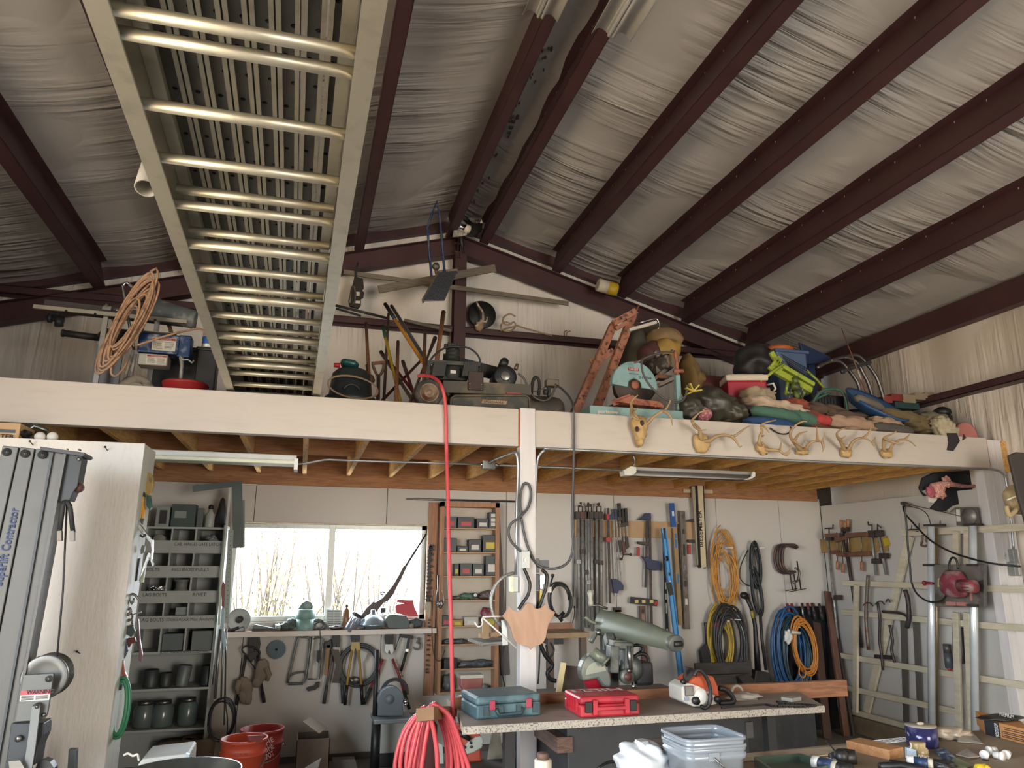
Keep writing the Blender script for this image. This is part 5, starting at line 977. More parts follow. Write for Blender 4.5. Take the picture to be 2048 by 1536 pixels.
for i in range(26): b.tube([P(300+rn.uniform(0,32),1171+rn.uniform(0,9), Y+.03), P(300+rn.uniform(0,32),1174+rn.uniform(0,9), Y+.06)],.005, n=5)
solo('bolt_pile', 'loose shiny bolts heaped in the bin over the lag bolts label', 'bolts', b, CHR, kind='stuff')
sbox('clear_bag', 'crumpled clear packet in the bin above concrete anchors label', 'packet', 352,1214,374,1230, mat('#8b9390', .3),.08)
sbox('bracket_bin', 'grey open bin below the concrete anchors label', 'bin', 326,1268,366,1301, mat('#5d6664', .6),.2)
sbox('small_carton', 'pale small carton below the misc anchors label', 'box', 385,1262,428,1301, mat('#6b7270', .6),.2)
for i, (x, r, h, lab) in enumerate(((300,.06,.14, 'dark tin at left on the shelf under the bins'),(330,.05,.11, 'squat dark tin second on the shelf under the bins'),(362,.055,.17, 'tall tilted grey tin in the middle of the shelf under the bins'),(412,.055,.16, 'dark tin at right on the shelf under the bins'))):
    b = MB(); c = P(x, 1375, Y+.1); c.z = zs[6]+.012; b.lathe([(r, 0),(r*1.02,.01),(r*1.02, h),(r*.9, h+.005),(r*.9, h-.02)], c, (.12 if i == 2 else 0,0,1), n=16); solo('tin_can', lab, 'can', b, mat(['#454c4b', '#3f4443', '#727a77', '#39403f'][i],.5,.3), 'tins on the lower shelf')
for i, (x, r, h, lab) in enumerate(((285,.085,.2, 'large glass jar at left on the second shelf up'),(322,.09,.2, 'wide glass jar second on the second shelf up'),(372,.08,.21, 'round shouldered glass jar on the second shelf up'))):
    b = MB(); c = P(x, 1455, Y+.12); c.z = zs[7]+.012; b.lathe([(r*.9,0),(r, .02),(r, h*.75),(r*.7, h*.92),(r*.7, h)], c, n=18); t = solo('glass_jar', lab, 'jar', b, mat('#5a6663', .2,0, 'flat', spec=.6), 'jars on the lower shelf'); b = MB(); b.lathe([(r*.74, h-.02),(r*.74, h+.012),(.01, h+.014)], c, n=18); part(t, 'lid', b, STL)
b = MB(); c = P(392,1536, Y+.1); c.z = 0; b.lathe([(.1,.1),(.13,.12),(.14,.3),(.13,.32),(.12,.3)], c, n=18); b.cyl(c, c+V((0,0,.1)),.11); solo('clay_pot', 'tan pot standing at the foot of the bin shelf', 'pot', b, mat('#84705a', .7))
b = MB(); c = P(345,1536, Y+.1); c.z = 0; b.lathe([(.12,0),(.14,.02),(.14,.28),(.13,.3)], c, n=18); solo('cardboard_drum', 'dull tan drum left of the tan pot', 'drum', b, mat('#6f6353', .7))
# squares and rulers between shelf and window
Y = 7.12
flat('framing_square', 'large dark steel framing square hanging left of the window', 'square', [(385,971),(480,961),(484,962),(487,1096),(466,1096),(464,974),(386,984)], Y, .006, mat('#59605d', .45,.6), None, .001)
flat('paint_stick', 'small pale wooden strip at top left of the window', 'strip', [(478,962),(515,963),(515,971),(478,970)], YB-.03,.02, m_white)
b = MB(); pth(b, [(486,1000),(486,1095)], Y+.02,.03,.006); solo('steel_ruler', 'short steel rule right of the framing square', 'ruler', b, mat('#6d756e', .4,.7))
b = MB(); pth(b, [(461,975),(441,1180),(438,1250)], Y-.02,.02,.006); solo('straight_edge', 'bright long straightedge hanging beside the bin shelf', 'straightedge', b, mat('#b9bfb2', .3,.7))
b = MB(); pth(b, [(462,1060),(452,1246)], Y-.01,.045,.004); t = solo('drywall_rule', 'perforated steel rule between straightedge and window', 'ruler', b, mat('#8c938e', .4,.7)); b = MB(); [disc(b, 462-.054*i*9,1064+i*9, Y-.016,.9,.003, n=6) for i in range(20)]; part(t, 'scale_mark', b, INK, kind='stuff')
flat('hand_saw', 'narrow saw with reddish handle hanging low beside the bin shelf', 'saw', [(446,1160),(450,1170),(448,1215),(443,1212),(443,1175)], Y-.03,.02, mat('#8b5351', .5))
flat('pull_saw', 'pale blue bladed saw hanging below the reddish handle', 'saw', [(443,1218),(449,1216),(448,1260),(454,1290),(447,1300),(440,1262)], Y-.04,.01, mat('#9fb3b8', .3,.5))
for i, (x0, x1, y1, r) in enumerate(((447,442,1400,.008),(453,448,1450,.006),(441,430,1398,.012))): b = MB(); tp(b, [(x0,1258),(x1, y1)], Y-.02*i, r, n=6); solo('steel_rod', ['thin steel rod hanging by the shelf edge', 'thinner longer steel rod right of the first', 'thick grey rod closest to the shelf edge'][i], 'rod', b, mat('#8a9190', .35,.7), 'rods by the bin shelf')
b = MB(); b.tube(coil(P(444,1440,7.0),.1,.16,7, seed=4, spread=.15),.006, n=6); b.tube(pxs([(452,1300),(451,1400),(455,1440),(452,1490),(440,1520)],7.0,3),.005); solo('cable_coil', 'black cable coil hanging at the bottom right of the bin shelf', 'cable', b, BLK)
# ================================================================ WINDOW SILL
Y = YB-.04
def onsill(x, Yp=Y): p = P(x, 1262, Yp); return V((p.x, Yp, SZ))
t = thing('clamp_light', 'round white lamp reflector with black handle at left of the sill', 'lamp', onsill(470))
b = MB(); c = P(478,1240, Y-.02); b.lathe([(.105,0),(.108,.004),(.09,.03),(.04,.055),(.02,.06)], c, (.15,1,.1), n=28, caps=False); part(t, 'reflector', b, mat('#c3c7c2', .35)); b = MB(); b.lathe([(.02,-.01),(.03,.0),(.03,.05)], c, (.15,1,.1), n=14); part(t, 'bulb_socket', b, DARK)
b = MB(); tp(b, [(453,1265),(468,1259),(478,1255)], Y-.06,[.018,.016,.012]); part(t, 'handle', b, BLK); b = MB(); b.tube(pxs([(476,1258),(488,1254),(489,1265),(496,1275)], Y-.06,3),.006); part(t, 'cord', b, mat('#5b6261', .5))
t = thing('metal_trowel', 'flat steel trowel blade lying on the left half of the sill', 'trowel', onsill(528)); b = MB(); b.pp([(506,1252),(509,1249),(556,1258),(556,1262),(504,1262)], Y-.06,.06); part(t, 'blade', b, mat('#6a726e', .4,.5)); b = MB(); b.pp([(504,1257),(561,1257),(561,1263),(504,1263)], Y-.064,.08); part(t, 'wood_handle', b, mat('#3b4240', .6))
for i, (x, w, h, m, lab) in enumerate(((556,.03,.06, mat('#9ba09c', .3,.5), 'small pale metal fitting left of the camouflage pouch'),(571,.045,.075, mat('#4f5a4e', .6), 'dark green cap like lump on the sill'),(583,.045,.11, mat('#4a5a52', .7,0, 'spot', '#2e3430', 30), 'camouflage pouch standing on the sill'),(592,.06,.04, mat('#6f7672', .6), 'flat grey cloth left of the teal can'))):
    b = MB(); blob(b, onsill(x)+V((0,-.03, h/2)),(w, .05, h/2), amp=.18, e=.7, seed=i); solo(['hose_fitting', 'cloth_cap', 'camouflage_pouch', 'work_rag'][i], lab, ['fitting', 'cap', 'pouch', 'rag'][i], b, m)
c = onsill(609, Y-.03); k = pm(609,1245, Y)
t = thing('wipe_canister', 'teal plastic canister with tilted dispenser lid in the middle of the sill', 'canister', c); b = MB(); b.lathe([(.085,0),(.088,.005),(.088,.1)], c, n=24); b.lathe([(.084,.1),(.088,.104),(.088,.185),(.08,.19)], c, n=24); part(t, 'can_body', b, mat('#7f9f97', .4))
b = MB(); b.pp([(592,1223),(604,1206),(614,1201),(622,1204),(626,1212),(624,1227),(608,1228)], Y-.06,.09); part(t, 'dispenser_lid', b, mat('#55736c', .4), bev=.01)
b = MB(); c2 = P(615,1211, Y-.07); b.cyl(c2, c2+V((0,.11,0)),.034, n=18); part(t, 'roll_end', b, mat('#8fa39b', .5))
b = MB(); b.tube(coil(onsill(637, Y-.04)+V((0,0,.045)),.055,.04,6, seed=8, spread=.4),.006, n=6); b.tube(pxs([(640,1260),(641,1290),(638,1330)], Y-.09),.004); solo('wire_tangle', 'tangle of dark wire right of the teal canister', 'wire', b, mat('#4a4f4d', .4))
t = thing('instruction_sheet', 'printed white sheet standing against the window mullion', 'paper', onsill(668)); b = MB(); b.pp([(653,1219),(684,1220),(683,1251),(652,1251)], Y+.03,.004); part(t, 'sheet', b, mat('#bfc6c0', .6)); b = MB(); [rb(b, 655,1222+i*3.4,667,1223.4+i*3.4, Y+.028,.001) for i in range(8)]; [rb(b, 669,1222+i*3.4,681,1223.4+i*3.4, Y+.028,.001) for i in range(8)]; part(t, 'print_line', b, mat('#6c7674', .6), kind='stuff')
b = MB(); blob(b, onsill(672, Y-.05)+V((0,0,.02)),(.07,.03,.02), amp=.2, seed=2); solo('pocket_knife', 'small dark tool lying in front of the white sheet', 'knife', b, STL)
b = MB(); c = onsill(691); b.lathe([(.03,0),(.033,.005),(.033,.17),(.012,.19),(.012,.205)], c, n=16); t = solo('oil_bottle', 'amber brown bottle right of the white sheet', 'bottle', b, mat('#7a5a3b', .3)); b = MB(); b.lathe([(.014,.205),(.014,.225)], c, n=12); part(t, 'cap', b, mat('#5a3c2c', .5))
c = P(706,1247, Y-.03); Rj = rotxyz(0,28,0); t = thing('screw_jar', 'tilted clear jar of screws right of the brown bottle', 'jar', onsill(706)); vs = MB(); vs.lathe([(.05,-.09),(.055,-.08),(.055,.06),(.05,.08)],(0,0,0), n=20); b = MB(); b.add([c+Rj@v for v in vs.v], vs.f, True); part(t, 'jar_body', b, mat('#b7bfd0', .15,0, 'flat', trans=.7)); b = MB(); blob(b, c+Rj@V((0,0,-.03)),(.045,.04,.045), amp=.25); part(t, 'screws', b, mat('#a8a191', .4,.4)); b = MB(); vs = MB(); vs.lathe([(.056,.075),(.056,.1),(.01,.102)],(0,0,0), n=20); b.add([c+Rj@v for v in vs.v], vs.f, True); part(t, 'lid', b, DARK)
c = P(745,1252, Y-.04); t = thing('reflector_dome', 'silver blue dome lamp reflector resting on a black block', 'reflector', c); b = MB(); b.lathe([(.125,.005),(.13,.0),(.12,.02),(.1,.06),(.06,.1),(.026,.115),(.024,.15),(.014,.155)], c, n=28); part(t, 'dome', b, mat('#9aabb4', .3,.6))
b = MB(); b.bx(c.x-.075, c.x+.075, c.y-.05, c.y+.05, SZ, c.z-.001); solo('black_block', 'black block under the silver dome reflector', 'block', b, BLK, bev=.004)
ri = thing('rifle', 'scoped out old rifle leaning across the right window pane', 'rifle', onsill(722)); WS = mat('#4d3f38', .5)
b = MB(); b.pp([(722,1231),(733,1216),(744,1206),(746,1203),(751,1205),(765,1196),(776,1183),(787,1169),(798,1150),(807,1132),(811,1131),(814,1134),(806,1150),(796,1170),(787,1188),(778,1200),(768,1205),(758,1217),(749,1229),(738,1235),(727,1238)], Y-.0,.045); part(ri, 'stock', b, WS, bev=.006)
b = MB(); b.tube(pxs([(800,1150),(812,1131),(853,1067)], Y+.02),[.013,.011,.009]); part(ri, 'barrel', b, DARK); b = MB(); tp(b, [(766,1190),(761,1187),(765,1184),(770,1186)], Y, .005,3); part(ri, 'bolt_handle', b, DARK); b = MB(); tp(b, [(770,1203),(773,1206),(776,1200)], Y+.02,.004); part(ri, 'trigger_guard', b, DARK)
t = thing('web_camera', 'small dark camera on a stalk right of the dome reflector', 'camera', onsill(765)); b = MB(); rb(b, 762,1216,771,1225, Y, .03); part(t, 'camera_body', b, DARK, bev=.003); b = MB(); tp(b, [(766,1225),(765,1238),(767,1252)], Y+.01,.006); part(t, 'stalk', b, STL)
flat('tool_bag', 'dark grey tool case lying at right end of the sill', 'case', [(771,1238),(778,1230),(784,1229),(812,1232),(820,1243),(818,1257),(776,1257)], Y-.08,.12, mat('#59635f', .5), None, .008)
flat('plastic_guard', 'bright red moulded plastic guard on top of the dark case', 'guard', [(795,1199),(814,1200),(826,1200),(829,1215),(836,1230),(835,1233),(812,1231),(793,1226),(791,1212),(795,1209),(812,1207),(794,1204)], Y-.05,.07, mat('#c2303f', .4), None, .006)
b = MB(); blob(b, onsill(832, Y-.04)+V((0,0,.045)),(.07,.05,.045), amp=.2, seed=9); t = solo('parts_pouch', 'dark lumpy pouch with roll end at far right of the sill', 'pouch', b, mat('#4c5351', .6)); b = MB(); disc(b, 823,1252, Y-.1,5,.02); part(t, 'roll_end', b, mat('#8c8275', .6))
# ================================================================ HUNG UNDER THE WINDOW
Y = YB-.035; GH = 'tools hung below the window'
def bolt_cutter(label, hx0, hy0, hx1, hy1, left, right, hm, gm, jm=STL, gl=.35, yo=0):
    t = thing('bolt_cutter', label, 'cutter', P((hx0+hx1)/2, hy1, Y), GH); x = (hx0+hx1)/2; w = hx1-hx0; h = hy1-hy0; Yp = Y-.03-yo
    b = MB(); b.pp([(x-w*.5, hy0+h*.45),(x-w*.42, hy0+h*.12),(x, hy0),(x+w*.42, hy0+h*.12),(x+w*.5, hy0+h*.45),(x+w*.4, hy0+h*.85),(x+w*.05, hy1),(x, hy0+h*.7),(x-w*.05, hy1),(x-w*.4, hy0+h*.85)], Yp, .03); part(t, 'jaws', b, DARK, bev=.003)
    b = MB(); b.pp([(x-w*.42, hy1-6),(x+w*.42, hy1-6),(x+w*.5, hy1+8),(x+w*.2, hy1+16),(x, hy1+6),(x-w*.2, hy1+16),(x-w*.5, hy1+8)], Yp-.008,.02); part(t, 'link_plate', b, jm, bev=.003)
    for pts in (left, right):
        q = pxs(pts, Yp-.002); L_ = (q[-1]-q[0]).length; b = MB(); b.tube(q, .0125); part(t, 'handle', b, hm); n = len(q); a = q[-1]+(q[-2]-q[-1]).normalized()*L_*gl; b = MB(); b.tube([a, q[-1]+(q[-1]-q[-2]).normalized()*.01],.0165); part(t, 'grip', b, gm)
    return t
bolt_cutter('black handled cutter hung at the left with gloves on it', 496,1269,521,1310,[(492,1310),(486,1345),(473,1408)],[(514,1312),(519,1345),(528,1403)], DARK, RUB, DARK, .2)
b = MB(); tp(b, [(494,1312),(484,1300),(492,1292),(510,1296),(520,1305),(516,1315)], Y-.07,.008,4); tp(b, [(492,1312),(505,1330),(512,1340)], Y-.07,.006); solo('tool_belt', 'dark harness straps looped on the left cutter', 'harness', b, BLK)
GLV = mat('#7f7263', .85,0, col2='#8d8070', scale=10, bump=.3)
def glove(label, lumps, th): b = MB(); [pblob(b, *l, Y-.1,.06, tl, amp=.08, e=.8, seed=i) for i, (l, tl) in enumerate(lumps)]; q = pxs(th, Y-.09); b.tube(q, [.03,.025,.016]); solo('work_glove', label, 'glove', b, GLV, GH)
glove('tan leather glove hanging higher at the right of the left cutter', [((510,1318,538,1364),8),((504,1355,524,1375),30)],[(532,1335),(538,1350),(534,1362)])
glove('tan leather glove hanging lower at the left with fingers down', [((478,1352,504,1392),-30),((478,1378,494,1408),-15),((488,1380,504,1410),-5)],[(480,1360),(474,1375),(476,1388)])
t = thing('circular_saw_disc', 'round circular saw blade hung beside the gloves', 'blade', P(553,1318, Y), GH); c = P(553,1299, Y); k = pm(553,1299, Y)*19; b = MB(); o = []
for i in range(72): a = 2*math.pi*i/72; r_ = k*(1 if i % 3 else .93); o.append(c+r_*V((math.cos(a),0, math.sin(a))))
b.prism(o, (0,.004,0)); part(t, 'toothed_disc', b, mat('#4e5a5f', .3,.8)); b = MB(); b.cyl(c+V((0,-.01,0)), c, .012); part(t, 'arbor', b, DARK)
t = thing('bow_saw', 'grey D framed bow saw right of the round blade', 'saw', P(590,1369, Y), GH); b = MB(); tp(b, [(575,1366),(596,1277),(604,1274),(618,1276),(620,1284),(612,1350),(606,1366)], Y-.02,.011,4); part(t, 'frame_tube', b, mat('#6f7673', .4,.4)); b = MB(); tp(b, [(576,1368),(606,1367)], Y-.02,.012); tp(b, [(580,1352),(590,1346),(608,1344)], Y-.02,.01,3); part(t, 'handle', b, mat('#5c625f', .5)); b = MB(); pth(b, [(580,1348),(597,1280)], Y-.01,.012,.002); part(t, 'blade', b, STL)
t = thing('hacksaw', 'upright hacksaw with black pistol grip', 'saw', P(625,1383, Y), GH); b = MB(); pth(b, [(627,1274),(616,1360)], Y-.02,.016,.01); part(t, 'blade', b, STL); b = MB(); tp(b, [(627,1278),(636,1274),(647,1278),(638,1358),(616,1358)], Y-.02,.008); part(t, 'frame_tube', b, STL); b = MB(); b.pp([(612,1377),(618,1374),(628,1372),(632,1365),(640,1364),(638,1374),(630,1380),(616,1383)], Y-.035,.03); part(t, 'grip', b, BLK, bev=.004)
t = thing('utility_tool', 'slim tool with black tip hooked over the hacksaw frame', 'tool', P(640,1325, Y), GH); b = MB(); tp(b, [(629,1272),(640,1268),(640,1290),(638,1302)], Y-.05,.006,3); part(t, 'wire_hook', b, STL); b = MB(); b.pp([(634,1302),(642,1302),(641,1318),(637,1326),(633,1322)], Y-.06,.02); part(t, 'grip', b, BLK)
t = thing('hatchet', 'hatchet with orange handle between hacksaw and cutter', 'hatchet', P(654,1345, Y), GH); b = MB(); b.pp([(648,1288),(662,1278),(664,1295),(652,1298)], Y-.06,.03); part(t, 'axe_head', b, DARK, bev=.003); b = MB(); pth(b, [(657,1290),(652,1350)], Y-.05,.03,.02); part(t, 'haft', b, mat('#8f6a3f', .6))
bolt_cutter('dull brown handled cutter left of the yellow handled one', 664,1263,681,1300,[(664,1308),(658,1345),(648,1405)],[(680,1308),(683,1345),(686,1404)], mat('#5b5552', .5), mat('#3f4446', .6), STL, .35)
b = MB(); b.pp([(662,1298),(678,1300),(684,1330),(678,1366),(664,1366),(672,1330)], Y-.055,.012); solo('leather_sheath', 'brown sheath hanging within the dull brown cutter handles', 'sheath', b, mat('#4b423c', .6), GH)
bolt_cutter('yellow handled cutter in front of the black hose ring', 701,1261,721,1290,[(704,1300),(697,1345),(690,1408)],[(717,1300),(721,1345),(725,1407)], mat('#a3813f', .5), BLK, mat('#9a8a58', .45,.3),.35,.045)
c = P(718,1330, Y-.03); b = MB(); [b.tube([c+(.165+.008*i)*V((math.cos(a),0, math.sin(a)))+V((0,-.008*(i % 2),0)) for a in [6.283*j/40 for j in range(40)]],.013, closed=True) for i in range(4)]; t = solo('rubber_hose', 'thick black hose coil ring hung below the window', 'hose', b, mat('#3c4142', .45), GH)
b = MB(); b.pp([(722,1300),(735,1306),(728,1324),(716,1318)], Y-.075,.003); part(t, 'hang_tag', b, mat('#b8b9b4', .6)); b = MB(); blob(b, P(708,1360, Y-.07),(.06,.03,.03), amp=.3); part(t, 'brass_fitting', b, STL)
bolt_cutter('red handled cutter with silver jaws behind the sander', 769,1261,788,1294,[(766,1318),(757,1340),(728,1406)],[(785,1318),(798,1350),(818,1416)], mat('#8c2f33', .45), mat('#2f3a38', .6), mat('#a6aaa8', .35,.6),.35,.01)
t = thing('chain_binder', 'black T handled ratchet bar right of the red cutter', 'bar', P(805,1345, Y), GH); b = MB(); pth(b, [(799,1271),(826,1275)], Y-.04,.03,.025); pth(b, [(818,1275),(814,1300)], Y-.04,.025,.025); part(t, 'cross_handle', b, DARK, bev=.004); b = MB(); pth(b, [(814,1298),(813,1303)], Y-.04,.028,.028); part(t, 'metal_collar', b, CHR); b = MB(); tp(b, [(813,1303),(802,1342)], Y-.04,.014); part(t, 'shaft', b, BLK); b = MB(); tp(b, [(799,1274),(790,1300)], Y-.03,.006); tp(b, [(803,1340),(800,1352),(806,1352)], Y-.04,.008); part(t, 'wire_bail', b, STL)
b = MB(); tp(b, [(836,1275),(838,1281),(834,1284),(840,1288),(839,1296),(832,1299),(826,1294)], Y-.02,[.012,.012,.014,.016,.016,.013,.006],4); solo('chain_hook', 'rusty forged chain hook hung at the right end below the window', 'hook', b, OLD, GH)
# sander on its stand, white cabinet, buckets, boxes on floor
Y = 6.9; sa = thing('disc_sander', 'grey disc sander on a pedestal stand under the red cutter', 'sander', zfloor(P(785,1440, Y)))
c = P(781,1401, Y); k = pm(781,1401, Y); b = MB(); o = [c+k*26*V((math.cos(math.radians(a)),0, math.sin(math.radians(a)))) for a in range(-20,201,10)]; o += [P(755,1432, Y), P(808,1432, Y)]; b.prism(o, (0,.12,0)); part(sa, 'disc_guard', b, mat('#5f696e', .45,.2), bev=.006)
b = MB(); disc(b, 779,1399, Y-.012,9,.014); part(sa, 'hub_boss', b, mat('#6a747a', .45)); b = MB(); c2 = P(789,1385, Y+.1); [b.tube(arc(c2, k*(24+3*i),-10,190,16),.01) for i in range(2)]; part(sa, 'belt_wheel', b, DARK)
b = MB(); disc(b, 812,1404, Y, 5,.03); tp(b, [(808,1410),(815,1408)], Y-.02,.01); part(sa, 'knob', b, CHR)
b = MB(); p, q = P(745,1434, Y), P(822,1437, Y); b.hexa([(p.x, Y-.16, p.z-.03),(q.x, Y-.16, p.z-.03),(q.x, Y+.18, p.z-.03),(p.x, Y+.18, p.z-.03),(p.x, Y-.16, p.z),(q.x, Y-.16, p.z),(q.x, Y+.18, p.z),(p.x, Y+.18, p.z)]); part(sa, 'table', b, mat('#6e7577', .4,.4), bev=.004)
b = MB(); a = P(753,1442, Y); b.tube([a, V((a.x-.0, Y, .03))],.04); b.tube([P(749,1440, Y+.05), P(754,1300, Y+.2)],.02); part(sa, 'pedestal', b, BLK); b = MB(); b.box((a.x, Y, .015),(.4,.3,.03)); part(sa, 'foot_plate', b, BLK)
Y = 7.2; b = MB(); p, q = P(755,1446, Y), P(845,1502, Y); b.bx(p.x, q.x, Y, YB-.03, q.z, p.z); solo('white_cabinet', 'low off white cabinet behind the sander stand', 'cabinet', b, mat('#b9bdb5', .6), bev=.006)
b = MB(); b.bx(p.x+.01, q.x, Y+.02, YB-.04,0, q.z-.002); solo('dark_plinth', 'dark base under the off white cabinet', 'plinth', b, DARK)
def bucket(label, x, y, r, h, Yp, m, notch=False):
    c = zfloor(P(x, y, Yp)); z0 = P(x, y, Yp).z; t = thing('plastic_bucket', label, 'bucket', c, 'orange buckets')
    c = V((c.x, c.y, z0-h)); b = MB(); b.lathe([(r*.84,0),(r*.86,.01),(r*.97, h*.72),(r*1.04, h*.73),(r*1.04, h*.76),(r*.98, h*.77),(r, h-.02),(r*1.05, h-.018),(r*1.05, h),(r*.97, h),(r*.93, h*.6),(r*.82,.03),(.01,.03)], c, n=36, caps=False); part(t, 'bucket_body', b, m)
    if notch: b = MB(); b.pp([(495,1472),(528,1470),(524,1483),(510,1486),(498,1482)], Yp-r*.9,.01); part(t, 'broken_rim', b, mat('#6b241c', .6))
    b = MB(); b.tube([c+V((r*1.04*math.cos(a),-r*1.04*math.sin(a)*.6-.05, h*.72-.12*math.sin(a))) for a in [math.pi*j/16 for j in range(17)]],.004, n=6); part(t, 'bail', b, STL)
    return t, c
t, c = bucket('nearer orange bucket with broken rim at lower left of the window', 489,1475,.155,.38,6.0, mat('#b8492f', .45), True); c.z = P(489,1475,6.0).z-.38
t2, c = bucket('farther red orange bucket with printed wall text', 525,1456,.165,.4,6.75, mat('#93302c', .45))
for i, w in enumerate(('THE', 'HOME', 'DEPOT')): text(t2, w, P(530,1496+i*14,6.58)+V((-.02,0,0)),(1,0,.55),(-.3,0,1),.038, mat('#c9a79d', .5,0, 'flat'),.10, bold=.02)
text(t, 'LET\'S DO THIS', P(468,1512,5.82),(1,0,0),(0,0,1),.014, INK, .09)
Y = 6.9; t = thing('cardboard_box', 'open brown cardboard box on the floor below the bolt cutters', 'box', zfloor(P(628,1535, Y))); p, q = P(594,1480, Y), P(660,1486, Y); b = MB(); x0, x1, z1 = p.x, q.x, p.z
for s in ((x0, x1, Y, Y+.006),(x0, x1, Y+.29, Y+.296),(x0, x0+.006, Y, Y+.29),(x1-.006, x1, Y, Y+.29), ): b.bx(*s, 0, z1)
part(t, 'carton_walls', b, mat('#6f6257', .8)); b = MB(); b.bar((x1-.06, Y+.05, z1+.05),(x1-.2, Y+.1, z1+.14),.22,.006); part(t, 'flap', b, mat('#857869', .8)); b = MB(); b.bx(x0+.01, x1-.01, Y+.01, Y+.28,.0, z1-.08); part(t, 'contents', b, DARK)
b = MB(); b.prism([P(610,1536,6.7), P(642,1517,6.7), P(636,1536,6.7), P(625,1550,6.7)],(0,.01,0)); solo('paper_sheets', 'bent white paper sheets in front of the cardboard box', 'paper', b, mat('#a7a8a4', .7)); 
b = MB(); b.prism([P(665,1520,7.2), P(710,1518,7.2), P(716,1540,7.2), P(668,1542,7.2)],(0,.1,0)); solo('flat_carton', 'flat dull carton leaning right of the open cardboard box', 'carton', b, mat('#77726a', .8))
Y = 4.6; t = thing('foam_cooler', 'white box with rounded corner at bottom left below the bin shelf', 'cooler', P(320,1530, Y)); b = MB(); b.pp([(284,1518),(374,1507),(378,1510),(378,1526),(372,1600),(272,1600),(276,1530)], Y, .3); part(t, 'box_body', b, mat('#b2b3ad', .6), bev=.01)
b = MB(); b.pp([(372,1507),(379,1509),(379,1524),(373,1530)], Y-.01,.02); part(t, 'blue_corner', b, mat('#9fb6bf', .3)); b = MB(); tp(b, [(247,1511),(256,1507),(266,1512),(275,1509),(278,1522)], Y, .006,4); part(t, 'plastic_cord', b, PAPER)
Y = 4.1; c = P(362,1566, Y); b = MB(); b.lathe([(.02,-.03),(.24,-.03),(.262,.02),(.27,.022),(.27,.012),(.24,-.045),(.02,-.05)], c+V((0,0,.03)), n=36); solo('metal_pan', 'round shiny metal pan rim at bottom edge below the white box', 'pan', b, mat('#8c9291', .25,.9))
b = MB(); b.bx(-.9,-.3,3.7,4.9,.52,.55); [b.bx(x, x+.05, y, y+.05,0,.52) for x in (-.88,-.37) for y in (3.72,4.83)]; solo('low_bench', 'low dark bench carrying the white box and the metal pan', 'bench', b, mat('#4b4844', .7))
# ================================================================ RIGHT SHELF
Y = YB-.16; CED = mat('#a87d5e', .65,0, 'wood', '#936a4c', 5, stretch=(5,5,.7)); CE2 = mat('#b48d66', .65,0, 'wood', '#9c7651', 5, stretch=(.7,5,5))
sh = thing('open_shelf', 'tall reddish wooden wall shelf right of the window', 'shelf', P(930,1383, Y)); ztp, zbt = P(930,1004, Y).z, P(930,1388, Y).z
xa, xb2, xc, xd, xe2, xf = (P(x, 1200, Y).x for x in (857,876,879,885,990,998))
part(sh, 'side_board', MB().bx(xa, xb2, Y+.13, Y+.15, zbt-.02, ztp), CED); part(sh, 'stile', MB().bx(xc, xd, Y, Y+.15, zbt, ztp), CED); part(sh, 'stile', MB().bx(xe2, xf, Y, Y+.15, zbt, ztp), CED); part(sh, 'top_rail', MB().bx(xc, xf, Y, Y+.15, ztp-.05, ztp), CED)
part(sh, 'back_board', MB().bx(xd, xe2, Y+.14, Y+.15, zbt, ztp-.05), mat('#b5aa9a', .65))
zs2 = [P(930, y, Y).z for y in (1056,1104,1152,1200,1252,1288,1337,1383)]
for z in zs2: part(sh, 'shelf_board', MB().bx(xd, xe2, Y+.005, Y+.14, z-.012, z), CE2)
b = MB(); b.bar(P(990,1003, YB-.02), P(1010,1350, YB-.02),.08,.02,(0,1,0)); solo('grey_board', 'grey board on the wall between shelf and post', 'board', b, mat('#6a6460', .7))
b = MB(); tp(b, [(812,998),(830,998),(1030,1003)], YB-.03,[.004,.01,.01]); solo('antenna_rod', 'thin metal rod on the wall above the right shelf', 'rod', b, STL)
BX = [mat('#2f3a3b', .45), mat('#26282a', .45), mat('#3d4442', .5)]
TAG = mat('#c3bdb2', .6,0, 'flat'); TRD = mat('#a83a40', .5,0, 'flat'); TYL = mat('#b8a53a', .5,0, 'flat')
items = [(0,887,914,1033,0, TRD, 'black case with red label, left on the top shelf'),(0,916,949,1034,1, TRD, 'wide black case with pinkish red label on the top shelf'),(0,954,978,1037,1, TAG, 'low black case with white label on the top shelf'),(0,979,995,1024,0, TAG, 'tall case with three white labels, right on the top shelf'),
 (1,887,914,1076,0, None, 'teal grey case, left on the second shelf'),(1,915,936,1092,1, TAG, 'small flat box with white label on the second shelf'),(1,938,963,1079,1, TAG, 'soft black pouch with white square on the second shelf'),(1,966,995,1070,1, TYL, 'black box with yellow label, right on the second shelf'),
 (2,909,918,1128,2, TYL, 'narrow box with yellow spine on the third shelf'),(2,921,944,1127,2, TRD, 'black box with slanted red badge on the third shelf'),(2,946,968,1128,0, TAG, 'case of upright bits on the third shelf'),(2,972,995,1112,2, TAG, 'stacked green and black boxes, right on the third shelf'),
 (4,905,926,1240,2, TYL, 'low yellow fronted box on the fifth shelf'),(4,929,957,1234,2, TAG, 'white and red box on the fifth shelf'),(4,972,993,1237,2, TYL, 'yellow green box, right on the fifth shelf'),(4,884,902,1232,0, TRD, 'teal and pink box, left on the fifth shelf'),
 (6,889,915,1318,1, None, 'black flat case, left on the seventh shelf')]
